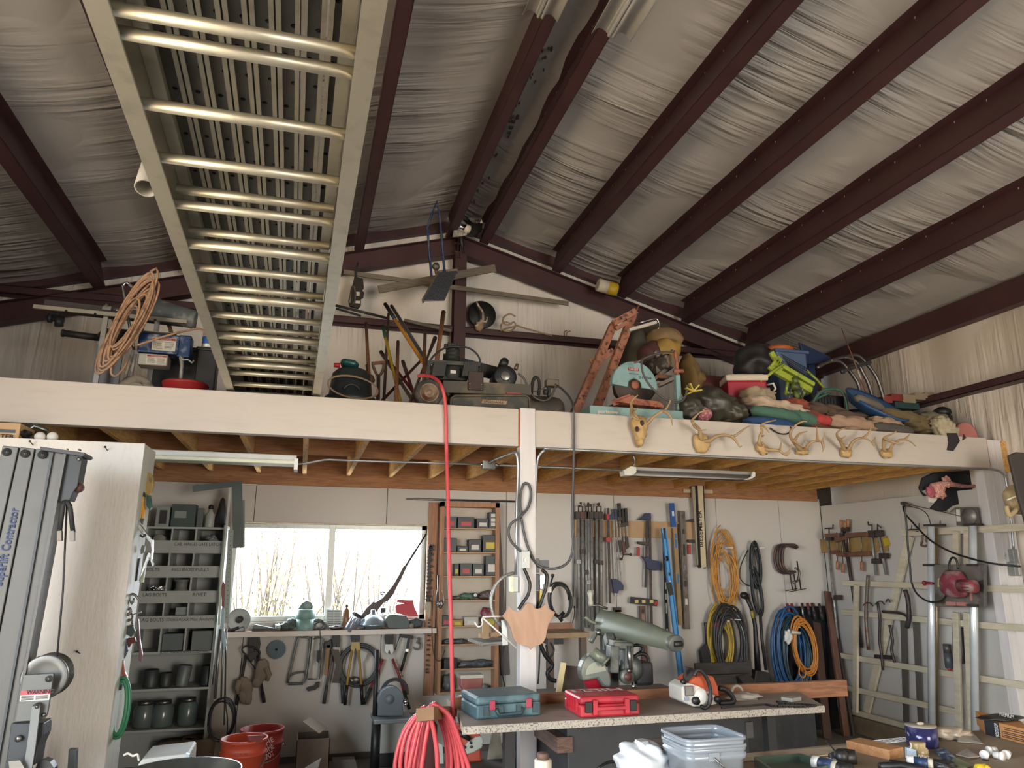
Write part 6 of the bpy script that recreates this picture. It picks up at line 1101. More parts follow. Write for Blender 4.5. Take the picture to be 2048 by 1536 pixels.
for i, (s, x0, x1, y0, m, tg, lab) in enumerate(items):
    p, q = P(x0, y0, Y+.02), P(x1, y0, Y+.02); b = MB(); b.bx(p.x, q.x, Y+.02, Y+.13, zs2[s]+.001, p.z); t = solo('bit_case', lab, 'case', b, BX[m] if i not in (12,13,14) else [mat('#9a7b35', .5), mat('#b5aea4', .5), mat('#8f9a35', .5)][i-12], 'cases on the right shelf', bev=.004)
    if tg:
        h = p.z-zs2[s]; w = q.x-p.x; n = 3 if 'three' in lab else 1
        for j in range(n): b = MB(); z0 = zs2[s]+h*(.15+.27*j if n > 1 else .2); b.bx(p.x+w*.2, q.x-w*.2, Y+.017, Y+.02, z0, z0+h*(.2 if n > 1 else .38)); part(t, 'case_label', b, tg)
for s, x0, x1, y0, col, nm, lab in ((3,921,958,1186, '#35593f', 'green_tray', 'green tray of parts on the fourth shelf'),(3,960,994,1182, '#54403f', 'reddish_parts', 'heap of reddish parts, right on the fourth shelf'),(3,903,925,1192, '#33383a', 'dark_clamp', 'dark curved tool, left on the fourth shelf'),(4,965,996,1216, '#7a2b3c', 'red_tool_bag', 'crimson soft bag at the back of the fifth shelf'),(5,890,935,1279, '#33393a', 'bit_roll', 'long dark tool roll on the sixth shelf'),(6,918,994,1322, '#40454a', 'drill_bits', 'row of long drill bits tapering right on the seventh shelf'),(7,888,912,1350, '#4a4f4d', 'bit_jar', 'dark jar of bits, left on the bottom shelf'),(7,960,978,1370, '#7a7f7c', 'glass_dish', 'small glass dish, right on the bottom shelf')):
    b = MB(); p, q = P(x0, y0, Y+.03), P(x1, y0, Y+.03); h = p.z-zs2[s]; blob(b, ((p.x+q.x)/2, Y+.08, zs2[s]+h/2),((q.x-p.x)/2,.045, h/2), amp=.22, e=.75, seed=int(x0)); solo(nm, lab, 'tool', b, mat(col, .5,0, 'spot', '#5d5f5e', 30))
b = MB(); disc(b, 951,1190, Y+.02,4.5,.02); t = solo('dial_gauge', 'round dial gauge on the fourth shelf', 'gauge', b, DARK); b = MB(); disc(b, 951,1190, Y+.015,3.4,.006); part(t, 'dial_face', b, WHT)
for i, (pts, r, lab) in enumerate((([(861,1092),(858,1120),(857,1160),(854,1204)],.022, 'black saw chain hanging in links left of the shelf'),([(858,1240),(856,1290),(853,1345)],.012, 'second thin chain hanging lower left of the shelf'))):
    b = MB(); q = pxs(pts, YB-.06,6); [b.box(c, (r*1.5,.02, r*1.2), rotxyz(0,25*(-1)**j, 0)) for j, c in enumerate(q)]; [b.box(c+V((r*1.2,0,0)),(r, .015, r), rotxyz(0,45,0)) for c in q[::2]]; solo('saw_chain', lab, 'chain', b, DARK)
flat('paper_scrap', 'torn tan paper pinned left of the shelf', 'paper', [(851,1204),(862,1204),(861,1232),(858,1236),(848,1216)], YB-.08,.004, mat('#b3a68e', .7), None, 0)
b = MB(); tp(b, [(876,1175),(872,1198),(880,1210),(888,1200),(885,1180)], YB-.2,.004,4); b.cyl(P(876,1150, YB-.2), P(876,1206, YB-.2),.008); blob(b, P(880,1208, YB-.2),(.035,.02,.035), amp=.3); solo('key_cluster', 'cluster of keys and wire hanging on the shelf stile', 'keys', b, STL)
b = MB(); tp(b, [(866,1180),(864,1260),(868,1310),(880,1322),(890,1300)], YB-.2,.004,4); solo('lamp_cable', 'thin dark cord looping down the shelf side board', 'cord', b, DARK)
b = MB(); tp(b, [(1008,1292),(1003,1330),(1010,1375),(1015,1390)], YB-.2,.006,4); solo('wall_cable', 'black cord dropping beside the post toward the vise', 'cord', b, BLK)
# ================================================================ ON THE CENTRE POST
Y = D-.014
SWP = mat('#8f928f', .4,.5)
t = thing('switch_box', 'steel light switch box on the front of the post', 'switch', P(1050,1120, Y)); b = MB(); rb(b, 1044,1103,1060,1137, Y-.045,.043); part(t, 'box_shell', b, mat('#b9b994', .45,.3)); b = MB(); rb(b, 1043,1102,1060,1137, Y-.049,.004); pl_ = part(t, 'cover_plate', b, SWP, bev=.002); b = MB(); rb(b, 1049,1116,1053,1124, Y-.06,.012); part(pl_, 'toggle', b, WHT)
t = thing('switch_box', 'narrow outlet box on the left side of the post', 'switch', P(1030,1170, Y)); b = MB(); rb(b, 1021,1153,1037,1184, Y+.03,.05); part(t, 'box_shell', b, SWP, bev=.003); b = MB(); rb(b, 1021,1153,1027,1184, Y+.022,.008); pl_ = part(t, 'cover_plate', b, mat('#c0c49e', .45,.2)); b = MB(); rb(b, 1023,1163,1025,1172, Y+.015,.008); part(pl_, 'toggle', b, WHT)
t = thing('disconnect_box', 'grey electrical box on the right side of the post', 'box', P(1075,1165, Y)); b = MB(); rb(b, 1067,1117,1079,1145, Y+.02,.06); part(t, 'box_shell', b, mat('#4c4f50', .45,.3), bev=.003); b = MB(); rb(b, 1068,1148,1080,1180, Y+.02,.06); part(t, 'lower_box', b, mat('#44474a', .45,.3), bev=.003); b = MB(); rb(b, 1078,1120,1098,1137, Y+.03,.05); part(t, 'plug_block', b, mat('#54585b', .5)); b = MB(); rb(b, 1068,1182,1078,1222, Y+.03,.05); part(t, 'black_duct', b, BLK)
b = MB(); b.tube(pxs([(1027,1146, Y+.03),(1010,1152, Y),(995,1165, Y),(985,1185, Y),(982,1205, Y),(985,1225, Y),(993,1242, Y),(1005,1252, Y+.03)], Y, 4),.012, n=10); solo('armoured_cable', 'ribbed grey armoured cable looping off the left of the post', 'cable', b, mat('#9a9c97', .4,.5, 'spot', '#6d6f6c', 120,.3))
b = MB(); tp(b, [(1048,1137),(1056,1155),(1060,1170),(1056,1190),(1046,1205),(1037,1218)], Y-.05,.012,4); solo('black_cable', 'thick black cable from the switch box behind the wooden shield', 'cable', b, BLK)
b = MB(); tp(b, [(1084,1140),(1094,1150),(1092,1175),(1085,1195),(1077,1220)], Y, .012,4); solo('black_cable', 'thick black cable right of the post behind the wooden shield', 'cable', b, BLK)
t = thing('hand_drill_set', 'cluster of bright drivers and a screwdriver hung right of the post', 'drivers', P(1088,1200, Y)); b = MB(); rb(b, 1080,1150,1086,1178, Y-.0,.03); rb(b, 1088,1148,1093,1170, Y+.01,.03); part(t, 'chrome_driver', b, CHR, bev=.003); b = MB(); rb(b, 1080,1180,1084,1206, Y, .03); part(t, 'yellow_driver', b, mat('#c2a53a', .4)); b = MB(); tp(b, [(1106,1152),(1102,1165),(1100,1176)], Y+.03,.007); disc(b, 1106,1151, Y+.02,3,.02); part(t, 'black_driver', b, BLK); b = MB(); rb(b, 1093,1174,1103,1185, Y+.02,.02); part(t, 'white_tag', b, PAPER)
b = MB(); b.tube(coil(P(1118,1200, YB-.2),.11,.17,4.3, seed=6, spread=.3, tilt=-8),.009, n=6); tp(b, [(1128,1225),(1118,1235),(1124,1242)], YB-.25,.02); solo('coiled_cable', 'black power cord coiled on the wall right of the post', 'cord', b, BLK)
t = thing('wooden_shield', 'bare plywood shield plaque hung on the front of the post', 'plaque', P(1057,1300, Y-.07)); o = [(1005,1233),(1012,1224),(1019,1212),(1024,1218),(1029,1222),(1037,1223),(1044,1219),(1048,1213),(1051,1208),(1058,1206),(1065,1208),(1069,1216),(1076,1218),(1084,1215),(1091,1207),(1097,1217),(1111,1225),(1104,1237),(1097,1250),(1094,1262),(1092,1275),(1086,1286),(1075,1292),(1067,1293),(1062,1300),(1057,1293),(1046,1291),(1033,1286),(1026,1275),(1023,1260),(1015,1244)]
b = MB(); b.pp(o, Y-.075,.018); part(t, 'shield_board', b, mat('#b6937a', .6,0, 'wood', '#a58065', 3, stretch=(3,1,.8)), bev=.003)
b = MB(); b.pp([(1010,1236),(1018,1224),(1034,1227),(1052,1215),(1066,1216),(1080,1222),(1092,1216),(1103,1227),(1090,1255),(1084,1280),(1062,1290),(1034,1281),(1026,1255)], Y-.055,.04); part(t, 'backing_board', b, CED)
t = thing('shelf_bracket', 'white hinged arm bracket left of the wooden shield', 'bracket', P(1000,1250, Y)); b = MB(); tp(b, [(1006,1233),(966,1234),(965,1245),(962,1252),(955,1253),(950,1244)], Y-.02,.006,2); part(t, 'hook_arm', b, WHT); b = MB(); tp(b, [(967,1237),(1034,1297)], Y-.02,.006); part(t, 'diagonal_strut', b, WHT); b = MB(); pth(b, [(1008,1240),(1010,1290)], Y-.01,.04,.01); part(t, 'wall_plate', b, mat('#9aa2a0', .4,.5))
t = thing('weathered_shelf', 'flaking weathered shelf board on a bracket left of the post', 'shelf', P(970,1290,5.6)); b = MB(); b.hexa([P(935,1282,5.7), P(967,1293,5.45), P(1005,1290,5.45), P(1006,1281,5.7)]+[P(935,1276,5.7), P(967,1286,5.45), P(1005,1283,5.45), P(1006,1275,5.7)]); part(t, 'board', b, mat('#8a847b', .8,0, 'spot', '#4d4741', 12,.3,(.5,8,8)), bev=.002); b = MB(); pth(b, [(971,1240),(971,1277)],5.6,.05,.02); pth(b, [(958,1271),(1000,1268)],5.62,.03,.02); part(t, 'wood_cleat', b, mat('#b0936c', .65))
# red air hose: from the compressor down to the hook
m_hose = mat('#c4494d', .4,0, col2='#cf5257')
hs = thing('air_hose', 'red rubber air hose dropping from the compressor into a coil on a wooden hook', 'hose', zfloor(P(870,1480,4.6)))
b = MB(); b.tube(pxs([(836,752,5.42),(848,751,5.38),(862,753,5.3),(876,762,5.22),(884,775,5.17),(889,795, D-.03),(892,830, D-.025),(893,900, D-.03),(895,960, D-.1),(898,1100,5.0),(902,1250,4.9),(904,1350,4.8),(906,1420,4.7),(908,1480,4.66),(910,1560,4.65),(910,1750,4.65)],5,5),.0135, n=10); part(hs, 'drop_line', b, m_hose)
loops = [((866,1412),(823,1440),(798,1490),(793,1560),(890,1560),(893,1490),(880,1440)),((866,1411),(828,1440),(806,1490),(804,1560),(896,1560),(897,1490),(884,1438)),((868,1410),(836,1442),(817,1490),(816,1560),(898,1560),(901,1490),(886,1436)),((870,1409),(842,1444),(826,1490),(824,1560),(910,1560),(908,1490),(890,1436)),((870,1407),(846,1446),(836,1490),(830,1560),(914,1560),(912,1490),(894,1434)),((868,1406),(850,1450),(842,1500),(838,1560),(926,1560),(918,1490),(897,1434)),((864,1407),(856,1452),(848,1500),(846,1560),(938,1560),(922,1490),(899,1432)),((846,1413),(862,1440),(872,1490),(875,1540),(878,1600),(850,1700),(810,1600))]
for i, L_ in enumerate(loops):
    Yq = 4.62-.028*i; q = [P(x, y, Yq) for x, y in L_]; q = [q[0]]+q[1:4]+[P((L_[3][0]+L_[4][0])/2,1640, Yq)]+q[4:]+[q[0]]; b = MB(); b.tube(smooth_path(q, 5),.0135, n=9); part(hs, 'hose_loop', b, m_hose)
b = MB(); b.hexa([P(832,1444,4.35), P(868,1440,4.35), P(905,1437,4.75), P(860,1441,4.9)]+[P(832,1417,4.35), P(868,1413,4.35), P(905,1412,4.75), P(860,1416,4.9)]); t = solo('hose_hook', 'short wooden block arm that carries the red hose coil', 'block', b, mat('#8f6f52', .65,0, 'wood', '#7a5a41', 5), bev=.003)
b = MB(); c = P(841,1408,4.4); b.tube([P(841,1412,4.4), c],.005); part(t, 'nail', b, DARK)
b = MB(); c = P(861,1440,4.8); q = P(863,1560,4.8); x0 = P(849,1445,4.8).x; x1 = P(872,1445,4.8).x; b.bx(x0, x1,4.75,4.85,0, c.z-.02); solo('steel_post', 'dark red steel post under the hose hook', 'post', b, mat('#4f2427', .5))
# ================================================================ BACK WALL, right of the post
Y = YB-.03; CG = 'clamps hung on the tan board'
IRON = mat('#3f3836', .5,.4, 'spot', '#54463f', 14); GALV = mat('#8f8e8a', .38,.3, 'spot', '#757470', 20); TANB = mat('#b0906a', .7,0, col2='#bd9c74', scale=4); BLUD = mat('#2b3350', .45); RDC = mat('#a33630', .45)
b = MB(); rb(b, 1149,1040,1391,1077, YB-.025,.02); solo('clamp_board', 'long tan board screwed to the back wall behind the clamps', 'board', b, TANB, bev=.003)
b = MB(); tp(b, [(1147,965),(1147,1193)], YB-.02,.01); t = solo('conduit', 'thin conduit running down the back wall to the outlet', 'conduit', b, m_emt)
t = thing('wall_outlet', 'grey outlet box low on the back wall beside the pipe clamps', 'outlet', P(1147,1216, YB)); b = MB(); rb(b, 1141,1194,1153,1216, YB-.05,.05); part(t, 'box_shell', b, mat('#77736c', .5), bev=.003); b = MB(); tp(b, [(1149,1212),(1148,1235),(1138,1262)], YB-.06,.006,3); part(t, 'plug_cord', b, BLK)
ORD = ['first', 'second', 'third', 'fourth', 'fifth', 'sixth', 'seventh']
for i, (x, yt, jaw, yh) in enumerate(((1157,1006,1119,1262),(1165,1012,1098,1262),(1172,1009,1140,1255),(1183,1007,1180,1262),(1193,1007,1119,1262),(1202,1008,1121,1250),(1177,1010,1160,1250))):
    t = thing('pipe_clamp', 'long pipe clamp with crank head, %s from the outlet' % ORD[[0,1,2,4,5,6,3][i]], 'clamp', P(x, yh, Y), CG); Yp = Y-.03-.012*(i % 2)
    b = MB(); b.tube(pxs([(x, 1035),(x-(x-1044)*-.012, yh)], Yp),.0155, n=10); part(t, 'pipe', b, GALV)
    b = MB(); rb(b, x-4.5,1023, x+4.5,1037, Yp-.025,.05); part(t, 'clamp_head', b, IRON if i != 1 else mat('#5d2f2a', .5), bev=.004)
    b = MB(); tp(b, [(x, 1024),(x, 1013),(x-6 if i % 2 else x+5,1012),(x-6 if i % 2 else x+5, yt)], Yp-.03,.008); disc(b, x-6 if i % 2 else x+5, yt, Yp-.04,2,.02); part(t, 'crank_handle', b, IRON)
    b = MB(); rb(b, x-4, jaw, x+5, jaw+9, Yp-.03,.055); part(t, 'sliding_jaw', b, IRON if i % 3 else GALV, bev=.003)
def bar_clamp(label, top, bot, parts_, w=.025):
    t = thing('bar_clamp', label, 'clamp', P(bot[0], bot[1], Y), CG); b = MB(); b.bar(P(*top, Y-.045), P(*bot, Y-.045), w, .01,(0,1,0)); part(t, 'bar', b, IRON if w > .022 else GALV)
    for nm, pts, m, th in parts_: b = MB(); b.pp(pts, Y-.045-th/2, th); part(t, nm, b, m, bev=.003)
    return t
bar_clamp('black bar clamp with two red collars right of the pipe clamps', (1216,1016),(1220,1207),[('red_collar', [(1213,1028),(1219,1027),(1219,1039),(1214,1040)], RDC, .04),('red_collar', [(1212,1075),(1222,1074),(1222,1084),(1213,1084)], RDC, .04)],.026)
bar_clamp('thin bar clamp with dark blue trigger at its foot', (1227,1035),(1234,1192),[('fixed_jaw', [(1217,1030),(1229,1029),(1229,1039),(1218,1038)], BLUD, .03),('trigger', [(1224,1158),(1234,1158),(1243,1164),(1248,1172),(1247,1181),(1238,1181),(1236,1187),(1229,1186)], BLUD, .04)],.014)
bar_clamp('second thin bar clamp with blue top end', (1231,1020),(1243,1165),[('blue_end', [(1228,1018),(1234,1018),(1235,1038),(1230,1038)], BLUD, .03)],.014)
for i, (x, yt, yb_, col) in enumerate(((1240,1006,1105, IRON),(1247,1018,1108, IRON),(1253,1016,1098, IRON))): bar_clamp(['short F clamp with tallest black grip', 'short F clamp in the middle with maroon screw', 'short F clamp nearest the bare tan board'][i],(x-1, yt+20),(x+3, yb_),[('grip', [(x-3, yt),(x+2, yt),(x+3, yt+28),(x-2, yt+28)], BLK, .04),('head', [(x-5, yt+28),(x+4, yt+28),(x+4, yt+36),(x-5, yt+36)], IRON, .04),('screw_jaw', [(x-3, yb_-25),(x+3, yb_-25),(x+6, yb_-4),(x, yb_)], mat('#5a3230', .5) if i == 1 else IRON, .035)],.013)
b = MB(); tp(b, [(1243,1120),(1247,1109),(1262,1109)], Y-.06,.008); disc(b, 1243,1118, Y-.07,2.5,.02); disc(b, 1262,1109, Y-.07,2.5,.02); solo('clamp_crank', 'dark crank handle below the short F clamps', 'crank', b, IRON)
bar_clamp('large black bar clamp with big dark blue jaws in the middle of the wall', (1299,1030),(1303,1252),[('fixed_jaw', [(1277,1040),(1288,1031),(1292,1026),(1302,1026),(1303,1038),(1296,1040)], BLUD, .05),('trigger', [(1284,1112),(1290,1116),(1296,1113),(1306,1120),(1318,1122),(1322,1128),(1321,1140),(1310,1141),(1304,1140),(1298,1139),(1294,1136),(1293,1124)], BLUD, .05)],.03)
bar_clamp('silver bar clamp with red screw handle beside the big blue clamp', (1294,1040),(1291,1175),[('screw_arm', [(1276,1083),(1297,1084),(1297,1092),(1277,1088)], IRON, .03),('red_handle', [(1275,1094),(1280,1094),(1280,1112),(1275,1112)], RDC, .03)],.025)
def level(name, label, top, bot, w, m, vials, th=.03, cat='level', dy=0., vm=PAPER):
    t = thing(name, label, cat, P(bot[0], bot[1], Y), 'levels on the back wall'); a, q = P(*top, Y-.03-dy), P(*bot, Y-.03-dy); b = MB(); b.bar(a, q, w, th, (0,1,0)); part(t, 'level_body', b, m, bev=.002)
    for f, l, mm_ in vials: b = MB(); b.bar(a+(q-a)*f+V((0,-th/2,0)), a+(q-a)*(f+l)+V((0,-th/2,0)), w*.45,.006,(0,1,0)); part(t, 'vial', b, mm_)
    return t
BLV = mat('#2c6fb0', .35); BLL = mat('#5aa0cf', .3,.2); 
level('spirit_level', 'short bright blue level hung high among the levels', (1343,1006),(1347,1054),.055, mat('#1f4f92', .35),[(.35,.2, PAPER)],.03, dy=.05)
b = MB(); lt = level('spirit_level', 'long light blue level leaning down to the workbench', (1327,1056),(1366,1385),.06, BLL, [(0,.07, BLK),(.33,.03, PAPER),(.28,.02, BLK)],.03, dy=.12)
b = MB(); b.bar(P(1325,1066, Y-.17), P(1361,1385, Y-.17),.008,.01,(0,1,0)); b.bar(P(1331,1066, Y-.17), P(1371,1385, Y-.17),.008,.01,(0,1,0)); part(lt, 'edge_rail', b, BLV); b = MB(); b.bar(P(1337,1165, Y-.175), P(1343,1190, Y-.175),.05,.02,(0,1,0)); part(lt, 'hand_hole', b, DARK); b = MB(); disc(b, 1334,1117, Y-.17,4.5,.02); part(lt, 'round_vial', b, BLK)
level('wooden_level', 'yellowish wooden level with blue vials behind the light blue one', (1349,1056),(1360,1250),.05, mat('#a48a63', .6,0, 'wood', '#8d7450', 5),[(.06,.05, BLV),(.12,.09, BLV),(.48,.1, BLV)],.03)
level('mason_level', 'long grey brown metal level with oval holes', (1364,1022),(1374,1258),.062, mat('#6f665d', .45,.4, 'spot', '#544b44', 10),[(.16,.04, DARK),(.29,.1, DARK),(.47,.04, STL),(.6,.05, DARK),(.75,.05, PAPER)],.025)
level('straight_rule', 'thin dark rule between wooden level and mason level', (1358,1048),(1366,1175),.018, IRON, [],.01)
level('striped_stick', 'black and white banded measuring stick left of the light blue level', (1327,1070),(1335,1300),.03, BLK, [(.42,.06, PAPER),(.52,.05, PAPER),(.6,.09, PAPER),(.82,.05, PAPER),(.93,.06, PAPER)],.015)
level('box_level', 'brown wooden level standing low behind the saw arm', (1284,1212),(1290,1345),.068, mat('#6d4e41', .55,0, 'wood', '#573d33', 5),[(.05,.05, DARK),(.12,.3, mat('#8a7766', .4))],.03)
t = thing('torpedo_level', 'small red ended level with yellow vials hung sideways', 'level', P(1288,1212, Y), 'levels on the back wall'); b = MB(); b.bar(P(1261,1200, Y-.06), P(1314,1206, Y-.06),.02,.07,(0,0,1)); part(t, 'level_body', b, BLK); b = MB(); [rb(b, x, 1200, x+7,1206, Y-.075,.01) for x in (1270,1284,1300)]; part(t, 'vial', b, mat('#c9b96a', .4), kind='stuff'); b = MB(); rb(b, 1309,1203,1316,1210, Y-.075,.03); part(t, 'red_end', b, REDP)
b = MB(); rb(b, 1230,1220,1242,1232, Y-.06,.05); t = solo('small_carton', 'little carton with black lid above the saw crank', 'box', b, mat('#a0783f', .6)); b = MB(); rb(b, 1229,1215,1243,1224, Y-.06,.05); part(t, 'black_lid', b, BLK)
t = thing('rip_fence', 'long cream table saw fence with black edges hung on the back wall', 'fence', P(1402,1137, Y)); b = MB(); b.bar(P(1397,972, Y-.08), P(1404,1134, Y-.08),.075,.06,(0,1,0)); fb = part(t, 'fence_body', b, mat('#cdbb98', .5)); b = MB()
for o in (-5.5,7): b.bar(P(1397+o, 972, Y-.085), P(1404+o, 1134, Y-.085),.008,.07,(0,1,0))
part(t, 'black_edge', b, BLK); b = MB(); b.bar(P(1386,973, Y-.06), P(1397,1134, Y-.06),.04,.03,(0,1,0)); part(t, 'side_rail', b, mat('#a59a86', .5)); b = MB(); tp(b, [(1396,1130),(1397,1136),(1401,1135)], Y-.1,.006); tp(b, [(1409,1128),(1411,1136),(1407,1136)], Y-.1,.006); part(t, 'end_hook', b, BLK)
text(fb, 'BIESEMEYER', P(1406,1094, Y-.112), P(1402.5,1014, Y-.112)-P(1406,1094, Y-.112),(-1,0,.1),.05, INK, .405, bold=.015)
b = MB(); rb(b, 1367,978,1426,987, Y-.03,.03); solo('mounting_strip', 'pale wood strip at the top of the cream fence', 'strip', b, mat('#c3b294', .6), bev=.002)
bar_clamp('dark clamp behind the cream fence with red grip', (1391,1038),(1396,1112),[('fixed_jaw', [(1375,1043),(1384,1038),(1397,1038),(1397,1044)], IRON, .04),('screw_arm', [(1377,1079),(1400,1080),(1400,1087),(1378,1085)], IRON, .03),('red_handle', [(1377,1089),(1382,1089),(1382,1108),(1377,1108)], RDC, .03)],.02)
def cordcoil(name, label, x, y, rx, rz, turns, r, m, Yp, seed, tilt=0, nail=True, spread=.2, grp=None, ysp=.03):
    k = pm(x, y, Yp); b = MB(); b.tube(coil(P(x, y, Yp), rx*k, rz*k, turns, tilt, spread, .09, seed, ysp=ysp), r, n=6); t = solo(name, label, 'cord', b, m, grp)
    if nail: b = MB(); q = P(x, y-rz*.95, Yp); b.tube([q+V((0,.06,0)), q+V((.06,-.1,.0))],.006); part(t, 'wall_hook', b, WHT)
    return t
CG2 = 'coils on the back wall'
cordcoil('extension_cable', 'orange yellow extension cord coil hanging on the back wall', 1447,1147,21,54,14,.0065, mat('#c58b3a', .5), Y-.05,11, spread=.5, grp=CG2)
t = cordcoil('extension_cable', 'long black extension cord looped and tied in the middle', 1510,1130,9,36,8,.009, mat('#26292b', .5), Y-.06,12, spread=.25, grp=CG2)
b = MB(); b.tube(coil(P(1514,1185, Y-.07),.055,.24,9,-6,.3,.05,13, ysp=.03),.009, n=6); tp(b, [(1496,1100),(1482,1130),(1480,1155),(1490,1168),(1500,1172)], Y-.06,.007,3); part(t, 'lower_loops', b, mat('#26292b', .5))
t = thing('c_clamps', 'row of large C clamps hanging together on one nail', 'clamps', P(1575,1185, Y)); MA = mat('#4b3b39', .5,.3, 'spot', '#6b4a42', 12)
for i in range(4):
    b = MB(); d = i*5; tp(b, [(1592+d*.2,1096),(1575+d, 1090),(1556+d, 1092),(1550+d, 1104),(1550+d, 1125),(1556+d, 1140),(1566+d, 1146),(1576+d, 1143)], Y-.03-.03*i, .016,3); part(t, 'clamp_frame', b, MA if i != 1 else IRON)
for x0, y0, x1, y1 in ((1579,1143,1585,1180),(1588,1148,1592,1182),(1594,1122,1602,1180)): b = MB(); tp(b, [(x0, y0),(x1, y1)], Y-.12,.008); tp(b, [(x1-14, y1+2),(x1+10, y1-3)], Y-.125,.005); part(t, 'screw_spindle', b, IRON)
b = MB(); tp(b, [(1590,1136),(1598,1142),(1596,1160),(1586,1165)], Y-.14,.014,3); part(t, 'small_frame', b, STL)
t = cordcoil('air_hose_coil', 'yellow hose coil hanging at the left of a black one', 1440,1285,22,46,8,.012, mat('#b59a35', .45), Y-.06,14, grp=CG2, spread=.35); b = MB(); pblob(b, 1424,1244,1440,1256, Y-.14,.04,-20); part(t, 'red_wrap', b, mat('#7d2733', .6))
cordcoil('air_hose_coil', 'dark grey hose coil overlapping the yellow one', 1462,1288,25,52,9,.013, mat('#2f3133', .45), Y-.12,15, grp=CG2, spread=.3)
b = MB(); tp(b, [(1411,1245),(1412,1262),(1412,1290)], Y-.04,[.02,.012,.008]); b.pp([(1402,1302),(1414,1288),(1420,1300),(1424,1333),(1406,1333)], Y-.08,.06); solo('grease_gun', 'black caulking gun standing left of the yellow hose', 'gun', b, BLK, bev=.004)
t = thing('floor_machine', 'black long handled machine standing under the black cord', 'machine', zfloor(P(1525,1380, Y-.3)))
b = MB(); tp(b, [(1492,1192),(1502,1215),(1510,1250),(1513,1300),(1516,1345)], Y-.15,[.025,.02,.022,.03,.035]); part(t, 'long_handle', b, BLK); b = MB(); tp(b, [(1520,1225),(1524,1280),(1532,1340)], Y-.1,.018); part(t, 'second_pole', b, DARK); b = MB(); disc(b, 1491,1191, Y-.2,6,.05); part(t, 'grip_knob', b, BLK); b = MB(); b.pp([(1512,1340),(1538,1345),(1548,1385),(1506,1385)], Y-.3,.25); part(t, 'motor_body', b, DARK, bev=.01); b = MB(); c = P(1526,1384, Y-.2); b.bx(c.x-.15, c.x+.15, Y-.35, Y-.05,0, c.z); part(t, 'base', b, BLK); b = MB(); tp(b, [(1503,1222),(1506,1236)], Y-.17,.02); part(t, 'yellow_tag', b, mat('#9a9035', .5))
b = MB(); rb(b, 1569,1213,1652,1384, Y-.04,.03); p = P(1569,1213, Y); q = P(1652,1384, Y); b = MB(); b.bx(p.x, q.x+.1, Y-.05, Y, .0, p.z); solo('steel_sheet', 'black steel panel standing behind the blue and orange coils', 'panel', b, mat('#15161a', .4))
for i, (pts, lab) in enumerate((([(1574,1207),(1580,1228),(1584,1246)], 'red gripped loppers farthest left on the black panel'),([(1583,1207),(1591,1232),(1594,1246)], 'red gripped loppers second on the black panel'),([(1604,1206),(1605,1226),(1609,1246)], 'pruner with chrome middle third on the black panel'),([(1615,1206),(1619,1232)], 'dark red short handle fourth on the black panel'),([(1624,1206),(1631,1240)], 'dark handle fifth on the black panel'),([(1638,1207),(1645,1240)], 'dark handle farthest right on the black panel'))):
    t = thing('lopping_shears', lab, 'shears', P(*pts[-1], Y-.1), 'handles on the black panel'); b = MB(); tp(b, pts, Y-.09,.016); part(t, 'handle', b, [mat('#8a332c', .5), mat('#8a332c', .5), STL, mat('#5e2626', .5), IRON, IRON][i]); a, q = P(*pts[-2], Y-.09), P(*pts[-1], Y-.09); b = MB(); b.tube([a+(q-a)*.5, q],.02); part(t, 'grip', b, RDC if i < 3 else DARK)
cordcoil('water_hose', 'thick blue hose coil hanging on the black panel', 1580,1312,26,62,9,.014, mat('#27507d', .4), Y-.12,17, grp=CG2, spread=.35)
cordcoil('water_hose', 'dark teal hose coil between the blue and orange coils', 1594,1312,26,58,6,.013, mat('#1f3d48', .4), Y-.16,18, nail=False, grp=CG2, spread=.25)
t = cordcoil('extension_cable', 'orange cord coil tied with white tape in front of the blue hose', 1608,1293,21,43,13,.0085, mat('#c9853a', .45), Y-.22,19,-6, False, .18, CG2)
b = MB(); b.tube(pxs([(1600,1330),(1598,1345),(1604,1355),(1610,1352),(1611,1342),(1604,1328)], Y-.28,4),.0085, n=6); part(t, 'tail_loop', b, mat('#c9853a', .45)); b = MB(); tp(b, [(1583,1264),(1600,1266)], Y-.29,.018); part(t, 'white_tape', b, PAPER)
b = MB(); pblob(b, 1568,1262,1584,1284, Y-.26,.05,10, amp=.25); solo('plastic_tag', 'crumpled white tag tied beside the orange coil', 'tag', b, WHT)
PLK = mat('#6d4d3d', .7,0, 'wood', '#573c30', 4, stretch=(4,4,.6))
for i, (x0, y0, x1, y1, w, m, lab) in enumerate(((1654,1183,1682,1395,.075, PLK, 'brown board leaning in the back right corner'),(1662,1196,1694,1395,.03, mat('#39322f', .7), 'dark narrow board leaning right of the brown one'),(1632,1245,1646,1392,.1, mat('#4f3a30', .7), 'dull brown board leaning behind the orange coil'))):
    b = MB(); a, q = P(x0, y0, Y-.04), P(x1, y1, Y-.3); q = a+(q-a)*(a.z/(a.z-q.z)); b.bar(a, q, w, .03,(0,1,0)); solo('leaning_board', lab, 'board', b, m, 'boards in the back right corner', bev=.002)
b = MB(); b.bar(P(1390,1341,6.6), P(1502,1337,6.6),.03,.13,(0,0,1)); b.bar(P(1420,1362,6.55), P(1500,1359,6.55),.04,.11,(0,0,1)); b.bar(P(1486,1352,6.5), P(1502,1372,6.4),.12,.03,(0,1,0)); p = P(1395,1330,6.62); q = P(1500,1330,6.62); [b.bx(x, x+.06,6.62,6.68,0, p.z-.02) for x in (p.x, q.x-.06)]; solo('wooden_bench', 'dark weathered plank bench below the hose coils', 'bench', b, mat('#45413e', .8,0, 'wood', '#35312e', 4,.1,(.8,5,5)))
